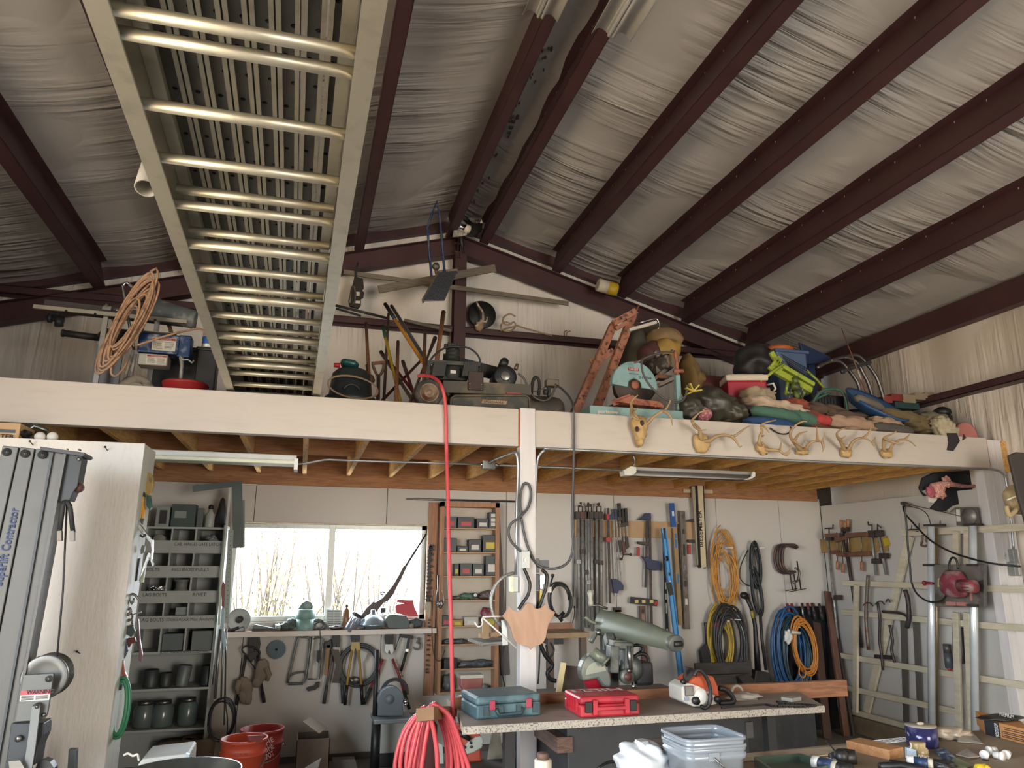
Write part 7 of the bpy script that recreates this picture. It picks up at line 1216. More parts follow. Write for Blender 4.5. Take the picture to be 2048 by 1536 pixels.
# low bench at the back right of the post
t = thing('back_bench', 'narrow wood topped bench on the back wall behind the shield', 'bench', zfloor(P(1130,1300,7.2))); zt_ = P(1120,1266,7.1).z; xa, xb3 = P(1094,1268,7.1).x, P(1179,1264,7.1).x
part(t, 'bench_top', MB().bx(xa, xb3,7.1, YB-.05, zt_-.05, zt_), mat('#a48a6a', .6,0, 'wood', '#8b7052', 4), bev=.003); part(t, 'back_rail', MB().bx(xa, xb3-.02, YB-.08, YB-.052, zt_+.001, zt_+.06), mat('#8f6a50', .6)); part(t, 'leg', MB().bx(xb3-.08, xb3-.02,7.13,7.2,0, zt_-.05), mat('#6a5c50', .6)); part(t, 'leg', MB().bx(xa+.02, xa+.08,7.13,7.2,0, zt_-.05), mat('#6a5c50', .6))
b = MB(); p = P(1096,1286,7.15); b.bx(p.x, p.x+.16,7.15,7.35, zt_-.11, zt_-.051); solo('black_motor', 'black box hung under the back bench top', 'box', b, BLK)
for i, pts in enumerate(([(1080,1285),(1090,1310),(1105,1330),(1095,1345),(1100,1358),(1112,1362)],[(1092,1290),(1098,1315),(1108,1300),(1100,1285)],[(1080,1290),(1078,1340),(1076,1368)])): b = MB(); tp(b, pts, 6.9,[.02,.01,.008][i],4); solo('machine_cable', ['thick black cord hanging right of the post below the shield', 'looped black cord behind the thick one', 'thin dark strap close to the post'][i], 'cord', b, BLK)
# ================================================================ RADIAL ARM SAW
TZ = .9; A = PZ(927,1453, TZ); Bq = PZ(1648,1411, TZ); GRNG = mat('#6a7062', .4,.15, 'spot', '#88876f', 7,.05, amount=1.3); GRD = mat('#4a4f4b', .45,.2, 'spot', '#6a6a60', 9)
tbn = thing('saw_table', 'long dusty particle board saw table standing in front of the centre post', 'table', (A.x+1.2, A.y+.4,0))
PB = mat('#93857a', .8,0, 'spot', '#6d5a4e', 5,.1, amount=1.4); PBE = mat('#b0a799', .8,0, 'spot', '#4d443c', 110,.2, amount=.5)
Cq = V((3.47,4.80, TZ)); Dq = V((A.x+.075,4.80, TZ))
b = MB(); b.prism([A, Bq, Cq, Dq],(0,0,-.038)); part(tbn, 'table_top', b, PB)
b = MB(); b.bar(A+V((0,-.003,-.021)), Bq+V((0,-.003,-.021)),.004,.04); b.bar(A+V((-.003,0,-.021)), Dq+V((-.003,0,-.021)),.004,.04); part(tbn, 'raw_edge', b, PBE)
b = MB(); b.prism([V((Dq.x, 4.87, TZ)), V((3.3,4.87, TZ)), V((3.3,5.17, TZ)), V((Dq.x, 5.17, TZ))],(0,0,-.038)); part(tbn, 'rear_board', b, PB)
F0, F1 = P(908,1425,4.83), P(1692,1386,4.83); b = MB(); b.hexa([V((F0.x, 4.81, TZ-.05)), V((F1.x, 4.81, TZ-.05)), V((F1.x, 4.86, TZ-.05)), V((F0.x, 4.86, TZ-.05)), V((F0.x, 4.81, TZ+.06)), V((F1.x, 4.81, TZ+.06)), V((F1.x, 4.86, TZ+.06)), V((F0.x, 4.86, TZ+.06))]); part(tbn, 'fence_strip', b, mat('#9a6a4a', .65,0, 'wood', '#7d5238', 5, stretch=(.8,6,6)))
for x in (A.x+.3,3.0): part(tbn, 'leg', MB().bx(x, x+.06,4.5,4.56,0, TZ-.05), DARK)
t = thing('saw_cabinet', 'black steel saw base cabinet with small maker plate under the table', 'base', (2.4,5.0,0)); Yb3 = 4.62; p, q = P(1134,1462, Yb3), P(1497,1446, Yb3)
b = MB(); b.bx(p.x, q.x, Yb3,5.9,0.02, TZ-.1); part(t, 'base_box', b, mat('#2f3133', .5,.1, col2='#3a3b3c', scale=4), bev=.008)
b = MB(); b.bx(q.x-.03, q.x+.02, Yb3-.02, Yb3, P(1497,1475, Yb3).z, P(1497,1443, Yb3).z); part(t, 'corner_bracket', b, mat('#55504c', .5)); b = MB(); b.bx(p.x-.005, q.x+.005, Yb3-.005,5.9, TZ-.1, TZ-.085); part(t, 'top_flange', b, mat('#5e5c57', .5,.2))
b = MB(); pp_ = P(1289,1478, Yb3); pq = P(1348,1494, Yb3); b.bx(pp_.x, pq.x, Yb3-.004, Yb3, pq.z, pp_.z); mp_ = part(t, 'maker_plate', b, mat('#4a4039', .4,.4)); text(mp_, 'DeWALT', (pp_.x+.085, Yb3-.004, pq.z+.015),(1,0,0),(0,0,1),.022, mat('#22201e', .5),.075)
b = MB(); [b.cyl((x, Yb3+.1, TZ-.1),(x, Yb3+.1, TZ-.045),.02, n=8) for x in (p.x+.1, p.x+.75, p.x+1.0)]; part(t, 'levelling_bolt', b, STL, kind='stuff')
b = MB(); p2, q2 = P(1499,1425,4.9), P(1620,1420,4.9); b.bx(q.x+.03, q2.x, 4.85,4.88,.1, TZ-.05); solo('side_sheet', 'scuffed black panel right of the saw base', 'panel', b, mat('#1c1f22', .45,0, 'spot', '#3a3d3f', 8, amount=.9))
b = MB(); b.bar(P(1082,1456,5.1), P(1130,1490,4.6),.1,.09); solo('driftwood_beam', 'short splintered brown beam end wedged beside the saw base', 'beam', b, mat('#6f5648', .8,0, 'wood', '#523d32', 8,.4,(2,.6,8)))
Yc = 5.35; rs_ = thing('radial_arm_saw', 'old green grey radial arm saw with drooping arm and red blade', 'saw', (P(1215,1300, Yc).x, Yc, TZ)); c = P(1215,1232, Yc); k = pm(1215,1232, Yc)
b = MB(); b.lathe([(.062,0),(.062, c.z-TZ-.0),(.066, c.z-TZ+.005),(.066, c.z-TZ+.03),(.05, c.z-TZ+.04)],(c.x, Yc, TZ-.04), n=24); part(rs_, 'column', b, GRD)
b = MB(); tp(b, [(1215,1217),(1205,1214),(1196,1210),(1183,1211)], Yc-.02,.009); part(rs_, 'crank_arm', b, STL); b = MB(); q = P(1182,1212, Yc-.02); b.lathe([(.015,0),(.02,.02),(.014,.05),(.022,.09),(.018,.11),(.005,.115)], q, (-.05,0,1), n=12); part(rs_, 'crank_knob', b, mat('#a5a294', .4))
p0, p1 = P(1206,1250, Yc-.04), P(1352,1287,4.5); ax = (p1-p0); n = 12; vs = []; prof = []
secs = [(0,.075,.115),(.15,.082,.12),(.35,.08,.118),(.55,.075,.105),(.75,.066,.085),(.9,.055,.065),(1.0,.045,.05)]
d_, s_, u_ = frame(ax)
for f, hw, hh in secs:
    cc = p0+ax*f
    for j in range(n+1): an = math.pi*j/n; vs.append(cc+s_*hw*math.cos(an)+u_*(.005+hh*math.sin(an)*.9))
    vs += [cc-s_*hw*.98-u_*.055*(1-.25*f), cc+s_*hw*.98-u_*.055*(1-.25*f)]
m_ = n+3; fs = [(i*m_+j, i*m_+(j+1) % m_, (i+1)*m_+(j+1) % m_, (i+1)*m_+j) for i in range(len(secs)-1) for j in range(m_)]+[tuple(range(m_))[::-1], tuple((len(secs)-1)*m_+j for j in range(m_))]
b = MB(); b.add(vs, fs, True); arm = part(rs_, 'overarm', b, GRNG)
b = MB(); b.bar(p0-s_*.083+u_*.0+ax*.04, p1-s_*.047,.008,.014); part(arm, 'arm_rib', b, mat('#9fa089', .4)); b = MB(); q = p0+ax*.12-s_*.084+u_*.045; b.bar(q, q+ax.normalized()*.075,.004,.05); pt = part(arm, 'yellow_plate', b, mat('#b7a93c', .5)); text(pt, 'DEWALT', q-s_*.003-u_*.012+ax.normalized()*.006, ax, u_, .022, INK, .062)
b = MB(); e = p1; b.tube([e-ax.normalized()*.03, e+ax.normalized()*.012],.062, n=20, sq=.85); nz = part(arm, 'nose_casting', b, GRD, bev=.006); b = MB(); b.tube([e+s_*-.028+ax.normalized()*.018, e+s_*.028+ax.normalized()*.018],.019, n=10); part(nz, 'nose_slot', b, BLK)
b = MB(); tp(b, [(1202,1247),(1190,1246),(1180,1242),(1171,1234)], Yc-.06,[.012,.014,.016,.013],3); part(rs_, 'arm_latch', b, GRNG); b = MB(); tp(b, [(1196,1258),(1190,1270),(1181,1284)], Yc-.1,[.014,.018,.02],2); part(rs_, 'clamp_lever', b, GRNG); b = MB(); disc(b, 1200,1265, Yc-.14,6,.05); rb(b, 1208,1277,1212,1300, Yc-.17,.03); part(rs_, 'indexing_pin', b, STL)
Ym = 4.95; b = MB(); disc(b, 1217,1268, Ym+.2,5,.06); b.bar(P(1216,1270, Ym+.1), P(1221,1290, Ym+.05),.06,.06,(0,1,0)); b.bar(P(1221,1285, Ym), P(1262,1287, Ym),.1,.04); part(rs_, 'carriage', b, GRD, bev=.006)
b = MB()
for x0 in (1226,1254): b.bar(P(x0,1290, Ym-.02), P(x0-(2 if x0 < 1240 else 2),1345, Ym-.02),.065,.1,(0,1,0))
b.bar(P(1224,1290, Ym-.02), P(1262,1291, Ym-.02),.09,.05); part(rs_, 'yoke', b, GRD, bev=.01)
cb = P(1192,1345, Ym-.03); kk = pm(1192,1345, Ym); Rg = 29*kk; ob = [cb+Rg*V((math.cos(math.radians(a)),0,1.15*math.sin(math.radians(a)))) for a in range(20,196,11)]+[P(1166,1363, Ym-.03), P(1172,1362, Ym-.03), P(1196,1358, Ym-.03), P(1207,1374, Ym-.03), P(1222,1376, Ym-.03), P(1224,1363, Ym-.03)]
b = MB(); b.prism(ob, (0,.09,0)); gd = part(rs_, 'blade_guard', b, mat('#636962', .4,.2, 'spot', '#7c7d70', 7), bev=.014); b = MB(); b.cyl(P(1186,1302, Ym-.05), P(1212,1324, Ym-.09),.034, n=16); b.cyl(P(1210,1322, Ym-.087), P(1213,1325, Ym-.092),.04, n=16); part(gd, 'dust_spout', b, GRNG); b = MB(); c2 = P(1213,1325, Ym-.095); b.cyl(c2, c2+V((.003,-.003,0)),.028, n=16); part(gd, 'spout_opening', b, BLK)
b = MB(); q = [cb+V((0,-.004,0))+Rg*.72*V((math.cos(math.radians(a)),0, math.sin(math.radians(a))-.12)) for a in range(15,190,12)]; b.prism(q, (0,.01,0)); part(gd, 'inner_cheek', b, mat('#969a8a', .4,.2)); text(gd, 'DEWALT', P(1174,1312, Ym-.034),(1,0,.35),(-.35,0,1),.016, PAPER, .05)
b = MB(); c2 = P(1194,1350, Ym+.01); b.cyl(c2, c2+V((0,.004,0)),.105, n=40); part(rs_, 'red_blade', b, mat('#b02538', .35,.2)); b = MB(); rb(b, 1209,1345,1238,1386, Ym+.05,.06); part(rs_, 'black_stand', b, BLK)
b = MB(); c2 = P(1262,1340, Ym-.06); b.lathe([(.04,-.02),(.06,-.01),(.085,.02),(.09,.06),(.09,.2),(.07,.24)], c2,(.35,1,0), n=22); mo = part(rs_, 'motor', b, GRD); b = MB(); b.box(P(1281,1345, Ym+.02),(.13,.16,.15)); part(mo, 'motor_box', b, DARK, bev=.02); b = MB(); c3 = P(1256,1354, Ym-.1); b.lathe([(.045,0),(.05,.01),(.05,.05)], c3,(.1,1,0), n=20); part(mo, 'arbor_cap', b, GRD); b = MB(); b.cyl(c3+V((0,-.006,0)), c3,.028, n=18); part(mo, 'red_disc', b, mat('#5f3530', .5)); b = MB(); tp(b, [(1258,1292),(1259,1315),(1262,1340)], Ym-.08,.014); disc(b, 1260,1342, Ym-.12,4,.03); part(mo, 'yoke_handle', b, STL); b = MB(); tp(b, [(1266,1316),(1278,1308),(1292,1310),(1298,1326),(1294,1345)], Ym, .013,4); tp(b, [(1262,1292),(1280,1290),(1286,1300),(1270,1312)], Ym+.05,.012,4); part(mo, 'power_cable', b, BLK); b = MB(); tp(b, [(1266,1362),(1267,1386)], Ym-.05,.012); part(rs_, 'support_rod', b, CHR)
t = thing('stop_block', 'pale wood strip leaning left of the saw blade', 'strip', P(1117,1396,5.1)); b = MB(); b.bar(P(1127,1325,5.08), P(1115,1397,5.08),.035,.02,(0,1,0)); part(t, 'strip_body', b, mat('#cbb888', .6))
b = MB(); q = [P(1132,1331,5.14), P(1166,1335,5.14), P(1168,1392,5.14), P(1122,1394,5.14)]; b.prism(q, (0,.02,0)); solo('hardboard_sheet', 'dusky brown hardboard square behind the pale strip', 'panel', b, mat('#5a4d43', .7))
# cases on the table
def corner(x, y): return PZ(x, y, TZ)
def case(name, label, fl, fr, bl, h, m, ml):
    a, c_, d_ = corner(*fl), corner(*fr), corner(*bl); u = (c_-a); v = d_-a; v = v-u.normalized()*v.dot(u.normalized()); v = v.normalized()*max(.26, v.length*.0+.30); t = thing(name, label, 'case', a+u*.5+v*.5); z = V((0,0,1))
    b = MB(); q = [a, a+u, a+u+v, a+v]; b.hexa([p_+z*.002 for p_ in q]+[p_+z*h*.62 for p_ in q]); part(t, 'lower_shell', b, m, bev=.012); b = MB(); b.hexa([p_+z*h*.63 for p_ in q]+[p_+z*h for p_ in q]); part(t, 'lid', b, m, bev=.014); return t, a, u, v
TLC = mat('#425d63', .45,0, 'spot', '#5c7478', 8); t, a, u, v = case('teal_tool_case', 'dark teal tool case with red latches at the left end of the table', (953,1441),(1082,1431),(936,1424),.125, TLC, RED); un, vn, z = u.normalized(), v.normalized(), V((0,0,1))
for f in (.23,.8): b = MB(); q = a+u*f-vn*.008+z*.08; b.bar(q-z*.03, q+z*.022,.035,.012,(0,1,0)); part(t, 'red_latch', b, mat('#a5364a', .4), bev=.003)
b = MB(); q = a+u*.5-vn*.012+z*.045; b.tube([q-un*.085+z*.01, q-un*.07-z*.022, q+un*.07-z*.022, q+un*.085+z*.01],.011); part(t, 'carry_handle', b, mat('#2c4046', .5)); b = MB(); [b.bar(a+u*f-vn*.006+z*.02, a+u*f-vn*.006+z*.07,.03,.01,(0,1,0)) for f in (.14,.36,.64,.9)]; part(t, 'front_rib', b, mat('#35494e', .5), kind='stuff')
RDL = mat('#b32a36', .4,0, 'spot', '#9a2531', 8); t, a, u, v = case('red_tool_case', 'bright red tool case with black latches in the middle of the table', (1161,1437),(1281,1431),(1134,1413),.115, RDL, BLK); un, vn = u.normalized(), v.normalized()
for f in (.13,.87): b = MB(); q = a+u*f-vn*.01+z*.06; b.bar(q-z*.03, q+z*.03,.045,.014,(0,1,0)); part(t, 'black_latch', b, BLK, bev=.004)
b = MB(); q = a+u*.5-vn*.012+z*.05; b.bar(q-un*.1, q+un*.1,.022,.022); [b.bar(q+un*s*.1-z*.035, q+un*s*.1+z*.05,.03,.02,(0,1,0)) for s in (-1,1)]; part(t, 'carry_handle', b, RDL, bev=.005); b = MB(); [b.bar(a+v*f+z*.03-un*.004, a+v*f+z*.1-un*.004,.01,.012,(1,0,0)) for f in (.15,.3,.45,.6,.75)]; part(t, 'side_rib', b, RDL, kind='stuff')
text(t, 'HILTI', a+u*.92+v*.82+z*.1155,-un, -vn, .085, mat('#d8cfcd', .5,0, 'flat'),.33, bold=.03)
cs = thing('chainsaw', 'white and orange chainsaw with black wrap handle standing on the table', 'chainsaw', corner(1400,1405)); Yk = 4.42
b = MB(); b.pp([(1364,1374),(1376,1366),(1398,1370),(1420,1372),(1433,1388),(1436,1408),(1412,1414),(1388,1414),(1366,1404)], Yk, .19); part(cs, 'engine_body', b, mat('#c9c5bb', .45), bev=.012); b = MB(); b.pp([(1378,1366),(1390,1354),(1412,1349),(1428,1353),(1436,1372),(1440,1396),(1428,1390),(1400,1374)], Yk-.01,.18); part(cs, 'top_cover', b, mat('#b5512f', .4), bev=.012); b = MB(); rb(b, 1370,1372,1388,1392, Yk-.015,.03); part(cs, 'muffler', b, CHR, bev=.006); b = MB(); b.ell(P(1402,1394, Yk),(.055,.03,.055)); part(cs, 'starter_cover', b, mat('#d5d2ca', .35)); b = MB(); disc(b, 1418,1397, Yk-.02,8,.03); part(cs, 'starter_grille', b, mat('#6b2f2a', .5))
b = MB(); tp(b, [(1388,1352),(1394,1340),(1406,1346),(1416,1362),(1421,1384),(1419,1406),(1410,1416),(1402,1412)], Yk-.05,.013,4); part(cs, 'wrap_handle', b, BLK); b = MB(); b.pp([(1368,1354),(1372,1333),(1388,1337),(1390,1350),(1384,1372),(1372,1370)], Yk+.02,.02); part(cs, 'hand_guard', b, BLK, bev=.004); b = MB(); tp(b, [(1438,1376),(1452,1380),(1464,1392),(1466,1404),(1440,1406)], Yk+.05,.017,3); part(cs, 'rear_handle', b, BLK); b = MB(); disc(b, 1394,1402, Yk-.025,7,.03); disc(b, 1437,1399, Yk-.02,6,.04); disc(b, 1369,1364, Yk-.01,4,.03); part(cs, 'cap', b, BLK, kind='stuff'); b = MB(); rb(b, 1370,1394,1377,1402, Yk-.012,.01); part(cs, 'badge', b, mat('#8f9cb5', .5))
b = MB(); blob(b, corner(1497,1402)+V((0,.05,.02)),(.12,.06,.025), amp=.25, seed=4); c = corner(1478,1400); b.tube(arc(c+V((.02,.05,.04)),.04,0,180,8),.01); solo('plastic_parts', 'small white plastic parts behind the chainsaw', 'parts', b, mat('#a9a398', .5))
b = MB(); q = [PZ(x, y, TZ+.006) for x, y in ((1446,1415),(1470,1413),(1500,1411),(1530,1409),(1550,1412),(1600,1414),(1630,1411),(1600,1408),(1560,1407))]; qq = smooth_path(q, 5); [b.box(c_, (.022,.014,.01)) for c_ in qq]; solo('loose_saw_chain', 'loose saw chain lying on the right half of the table', 'chain', b, BLK)
b = MB(); c = corner(1583,1402); b.box(c+V((0,0,.014)),(.11,.08,.024), rotz(20)); solo('white_pad', 'small white pad at the right end of the table', 'pad', b, mat('#9f9a90', .6), bev=.004)
b = MB(); p = P(1560,1400,4.55); b.tube([PZ(1552,1403, TZ+.006), PZ(1575,1405, TZ+.006)],.006); solo('marker_pen', 'dark pencil beside the white pad', 'pencil', b, BLK)
vi = thing('bench_vise', 'red brown bench vise standing behind the left end of the fence', 'vise', (P(943,1400,5.02).x, 5.02, TZ)); VR = mat('#6f3a35', .5,0, 'spot', '#84564f', 8); b = MB(); b.pp([(921,1354),(966,1355),(966,1370),(960,1385),(958,1404),(928,1404),(928,1382),(922,1372)],5.0,.1); part(vi, 'jaw_body', b, VR, bev=.008); b = MB(); rb(b, 921,1351,967,1356,4.995,.11); part(vi, 'jaw_plate', b, mat('#8f8f88', .4,.5)); b = MB(); b.pp([(910,1404),(930,1396),(958,1404),(960,1422),(910,1424)],4.97,.14); part(vi, 'swivel_base', b, mat('#9a8f84', .5), bev=.008); b = MB(); tp(b, [(912,1395),(926,1396)],4.96,.009); tp(b, [(919,1396),(919,1406)],4.96,.012); part(vi, 'clamp_screw', b, STL)
b = MB(); p = P(880,1520,5.6); b.bx(p.x-.15, p.x+.5,5.4,5.9,0, P(900,1528,5.6).z); solo('low_crate', 'low dark crate under the table carrying the orange chainsaw', 'crate', b, mat('#55504b', .8)); zc = P(900,1528,5.6).z
cs2 = thing('chainsaw', 'orange chainsaw with white side cover lying under the left end of the table', 'chainsaw', (P(930,1510,5.6).x, 5.6, zc)); b = MB(); b.pp([(912,1452),(960,1455),(964,1524),(924,1526),(914,1500)],5.6,.15); part(cs2, 'engine_body', b, mat('#a8432c', .45), bev=.015); b = MB(); b.pp([(926,1498),(938,1482),(952,1474),(964,1472),(968,1482),(964,1496),(948,1505),(922,1514)],5.58,.04); part(cs2, 'side_cover', b, mat('#a9afa5', .45), bev=.008); b = MB(); [disc(b, x, y, 5.57,2.6,.02, n=10) for x, y in ((942,1486),(943,1494),(930,1495))]; part(cs2, 'cover_nut', b, DARK, kind='stuff'); b = MB(); tp(b, [(914,1463),(926,1470),(940,1478)],5.57,.018); part(cs2, 'brake_bar', b, BLK)
flat('white_housing', 'second white and orange saw housing behind the red hose', 'housing', [(876,1485),(886,1490),(888,1528),(874,1530)],5.62,.12, mat('#9fa49c', .5), None, .006)
b = MB(); q = [P(985,1462,5.7), P(1000,1462,5.7), P(1006,1519,5.65), P(975,1521,5.65)]; b.prism(q, (0,.02,0)); solo('plywood_offcut', 'stained plywood offcut leaning under the table left of the post', 'plywood', b, mat('#8a8272', .75,0, 'spot', '#5f5a4f', 5))
b = MB(); q = [P(1018,1496,5.5), P(1031,1502,5.5), P(1031,1515,5.5), P(1021,1508,5.5)]; b.prism(q, (0,.2,0)); solo('grey_block', 'small grey block at the left foot of the post', 'block', b, mat('#7d7c7c', .7))
# ================================================================ RIGHT WALL
XP = XR-.03
def wx(pts, X, k=0): q = [PX(t[0], t[1], X if len(t) < 3 else t[2]) for t in pts]; return smooth_path(q, k) if k else q
def wbar(b, p, q, w, th, X): return b.bar(PX(p[0], p[1], X), PX(q[0], q[1], X), w, th, (1,0,0))
def wpoly(b, pts, X, th): return b.prism([PX(x, y, X) for x, y in pts],(th, 0,0))
RW = 'clamps on the right wall block'
MAP = mat('#704a38', .6,0, 'wood', '#5c3b2d', 5); TNH = mat('#a87a58', .55,0, 'wood', '#8d6244', 6)
b = MB(); wbar(b, (1643,1092),(1774,1087),.16,.03, XP); t = solo('clamp_rail', 'yellowish wood block on the right wall carrying wooden clamps', 'block', b, mat('#a08350', .65,0, 'wood', '#86693d', 4), bev=.003)
b = MB(); wbar(b, (1771,1077),(1775,1092),.05,.034, XP); part(t, 'yellow_tag', b, mat('#bba52c', .5))
for lab, ju, jl, hs in (('nearest wooden handscrew clamp with tan grips at top and bottom right', ((1693,1071),(1738,1068)),((1690,1110),(1741,1107)),((1696,1038,1054),(1724,1123,1141))),('middle wooden handscrew clamp tilted on the right wall block', ((1672,1081),(1694,1075)),((1675,1109),(1700,1108)),((1691,1042,1056),(1686,1127,1145))),('farthest wooden handscrew clamp at the left of the right wall block', ((1652,1071),(1680,1070)),((1664,1105),(1676,1104)),((1682,1040,1055),(1675,1122,1139)))):
    t = thing('handscrew_clamp', lab, 'clamp', PX(ju[0][0], jl[0][1], XP-.05), RW)
    for j in (ju, jl): b = MB(); wbar(b, j[0], j[1],.045,.05, XP-.07); part(t, 'wooden_jaw', b, MAP, bev=.004)
    for i, (x, y0, y1) in enumerate(hs): b = MB(); b.tube(wx([(x, y0),(x, y1)], XP-.07),.018, n=10); part(t, 'grip', b, TNH); b = MB(); ye = (jl[0][1]+4) if i == 0 else (ju[0][1]-6); b.tube(wx([(x, y1 if i == 0 else y0),(x+(2 if i == 0 else -2), ye)], XP-.07),.005, n=6); part(t, 'screw', b, STL)
def wclamp(lab, top, bot, w, heads, m=GALV, X=XP-.05, crank=None):
    t = thing('long_clamp', lab, 'clamp', PX(bot[0], bot[1], X), RW); b = MB(); b.tube(wx([top, bot], X), w, n=8); part(t, 'bar', b, m)
    for x0, y0, x1, y1 in heads: b = MB(); wpoly(b, [(x0, y0),(x1, y0),(x1, y1),(x0, y1)], X-.03,.05); part(t, 'clamp_head', b, IRON, bev=.003)
    if crank: b = MB(); b.tube(wx(crank, X-.02),.008); part(t, 'crank_handle', b, IRON)
wclamp('long pipe clamp at the back corner of the right wall', (1655,1074),(1686,1385),.014,[(1651,1067,1661,1081),(1666,1190,1677,1200)], GALV, crank=[(1658,1068),(1658,1057),(1650,1057),(1666,1056),(1666,1049)])
wclamp('dark long bar crossing behind the wooden clamps down the right wall', (1687,1060),(1723,1295),.018,[(1683,1054,1693,1063)], IRON)
wclamp('maroon headed F clamp left of the pair on the right wall', (1742,1066),(1752,1150),.014,[(1735,1061,1748,1075),(1742,1117,1759,1127)], GALV, crank=[(1744,1062),(1744,1050),(1737,1050),(1736,1043)])
wclamp('rightmost F clamp of the pair on the right wall', (1756,1066),(1772,1149),.014,[(1750,1060,1760,1073),(1757,1106,1771,1117)], GALV, crank=[(1755,1060),(1755,1049),(1762,1055)])
# vertical panel saw frame
PSW = mat('#cdc4ad', .6,0, 'wood', '#bdb196', 3,.05,(4,.6,4)); XF = 5.93
ps = thing('panel_saw_frame', 'wall mounted panel saw frame of pale wooden slats and two silver pipes', 'saw', (5.9,5.6,0))
for p, q, w in (((1805,1066),(2070,1053),.085),((1687,1166),(1860,1172),.075),((1976,1177),(2070,1179),.075),((1685,1224),(1930,1247),.075),((1934,1248),(2070,1258),.075),((1683,1311),(1913,1350),.075),((1936,1353),(2070,1374),.075),((1682,1373),(1915,1424),.075),((1935,1428),(2070,1455),.075),((1681,1417),(1880,1470),.07)): b = MB(); wbar(b, p, q, w*.75,.03, XF); part(ps, 'slat', b, PSW, bev=.003)
b = MB(); wbar(b, (1681,1440),(1870,1495),.17,.03, XF+.03); part(ps, 'bottom_board', b, mat('#8d7c65', .7,0, 'wood', '#78684f', 4), bev=.003)
for p, q in (((1713,1170),(1711,1424)),((1912,1225),(1919,1470)),((1934,1225),(1946,1475)),((1913,1062),(1913,1130)),((1935,1062),(1935,1130))): b = MB(); wbar(b, p, q, .065,.03, XF-.03); part(ps, 'upright', b, PSW, bev=.003)
b = MB(); wbar(b, (1820,1072),(1733,1424),.085,.03, XF+.035); part(ps, 'brace', b, PSW, bev=.003)
XQ = 5.82; M_PIPE = mat('#dde2e4', .25,.45)
for p, q in (((1862,1050),(1864,1490)),((1945,1047),(1951,1490))): b = MB(); b.tube(wx([p, q], XQ),.033, n=16); part(ps, 'guide_pipe', b, M_PIPE)
b = MB(); b.tube(wx([(1873,1056),(1875,1490)], XQ+.02),.011, n=8); part(ps, 'brass_rod', b, mat('#7a6748', .4,.6))
b = MB(); wpoly(b, [(1910,1015),(1953,1014),(1958,1052),(1913,1051)], XF-.08,.02); sp_ = part(ps, 'reel_plate', b, mat('#6c6863', .5,.4)); b = MB(); c = PX(1937,1032, XF-.1); b.cyl(c, c+V((.03,0,0)),.075, n=24); part(sp_, 'reel_disc', b, mat('#7f7b74', .45,.4)); b = MB(); wpoly(b, [(1912,1019),(1919,1019),(1921,1043),(1913,1043)], XF-.085,.01); part(sp_, 'pale_window', b, PAPER)
for p, q in (((1855,1051),(1884,1050)),((1935,1050),(1958,1049))): b = MB(); wbar(b, p, q, .02,.1, XQ); part(ps, 'top_bracket', b, IRON)
pc = thing('saw_carriage', 'steel plate carriage with dusty red circular saw on the silver pipes', 'saw', PX(1905,1215, XQ-.05)); b = MB(); wpoly(b, [(1868,1129),(1966,1129),(1966,1215),(1870,1213)], XQ-.05,.012); part(pc, 'carriage_plate', b, mat('#7d776e', .45,.5, 'spot', '#5f584f', 8), bev=.004)
b = MB(); wpoly(b, [(1960,1129),(1967,1129),(1967,1215),(1961,1215)], XQ-.08,.04); part(pc, 'plate_edge', b, STL); b = MB(); wbar(b, (1853,1130),(1872,1130),.02,.09, XQ-.02); wbar(b, (1940,1130),(1962,1130),.02,.09, XQ-.02); wbar(b, (1940,1210),(1963,1211),.02,.09, XQ-.02); part(pc, 'pipe_bearing', b, IRON)
sw_ = MB(); blob(sw_, PX(1908,1168, XQ-.14),(.1,.11,.12), amp=.12, e=.8, seed=2); rm = part(pc, 'saw_motor', sw_, mat('#75303a', .5,0, 'spot', '#866a66', 12)); b = MB(); c = PX(1930,1172, XQ-.2); b.cyl(c+V((0,.05,0)), c+V((0,-.1,0)),.055, n=18); part(pc, 'motor_end', b, mat('#7d333b', .5,0, 'spot', '#866a66', 14)); b = MB(); [wbar(b, (1921,1162+i*6),(1937,1163+i*6),.004,.01, XQ-.262) for i in range(4)]; part(rm, 'cooling_slot', b, BLK, kind='stuff')
b = MB(); wpoly(b, [(1876,1157),(1887,1155),(1886,1173),(1875,1174)], XQ-.13,.02); part(pc, 'yellow_label', b, mat('#c5b26a', .5)); b = MB(); wpoly(b, [(1874,1160),(1890,1140),(1893,1145),(1888,1175),(1875,1176)], XQ-.11,.04); part(pc, 'grey_guard', b, mat('#6f7473', .4))
b = MB(); [wpoly(b, pts, XQ-.056,.004) for pts in ([(1891,1203),(1911,1204),(1911,1211),(1891,1210)],[(1913,1204),(1935,1205),(1935,1212),(1913,1211)],[(1939,1184),(1944,1184),(1945,1201),(1940,1201)])]; part(pc, 'pink_label', b, mat('#b57a70', .6), kind='stuff'); b = MB(); b.tube(wx([(1850,1166),(1866,1167)], XQ-.06),[.016,.012]); b.ell(PX(1849,1166, XQ-.06),(.022,.022,.024)); part(pc, 'red_knob', b, mat('#8a2836', .4))
b = MB(); b.tube(wx([(1806,1013,5.9),(1811,1028,5.85),(1830,1050,5.75),(1860,1080,5.68),(1900,1103,5.62),(1945,1118,5.58),(1985,1127,5.55),(2020,1131,5.6),(2040,1133,5.75)], XQ, 4),.009); b.tube(wx([(1809,1009),(1813,1050),(1816,1095),(1820,1130),(1822,1160),(1832,1185),(1850,1200),(1866,1204),(1885,1200),(1896,1180),(1898,1150),(1899,1125),(1905,1115),(1913,1120),(1916,1138)], XQ-.12,4),.009); solo('saw_power_cable', 'long black cable swagging from a wall hook to saw and outlet', 'cable', b, BLK)
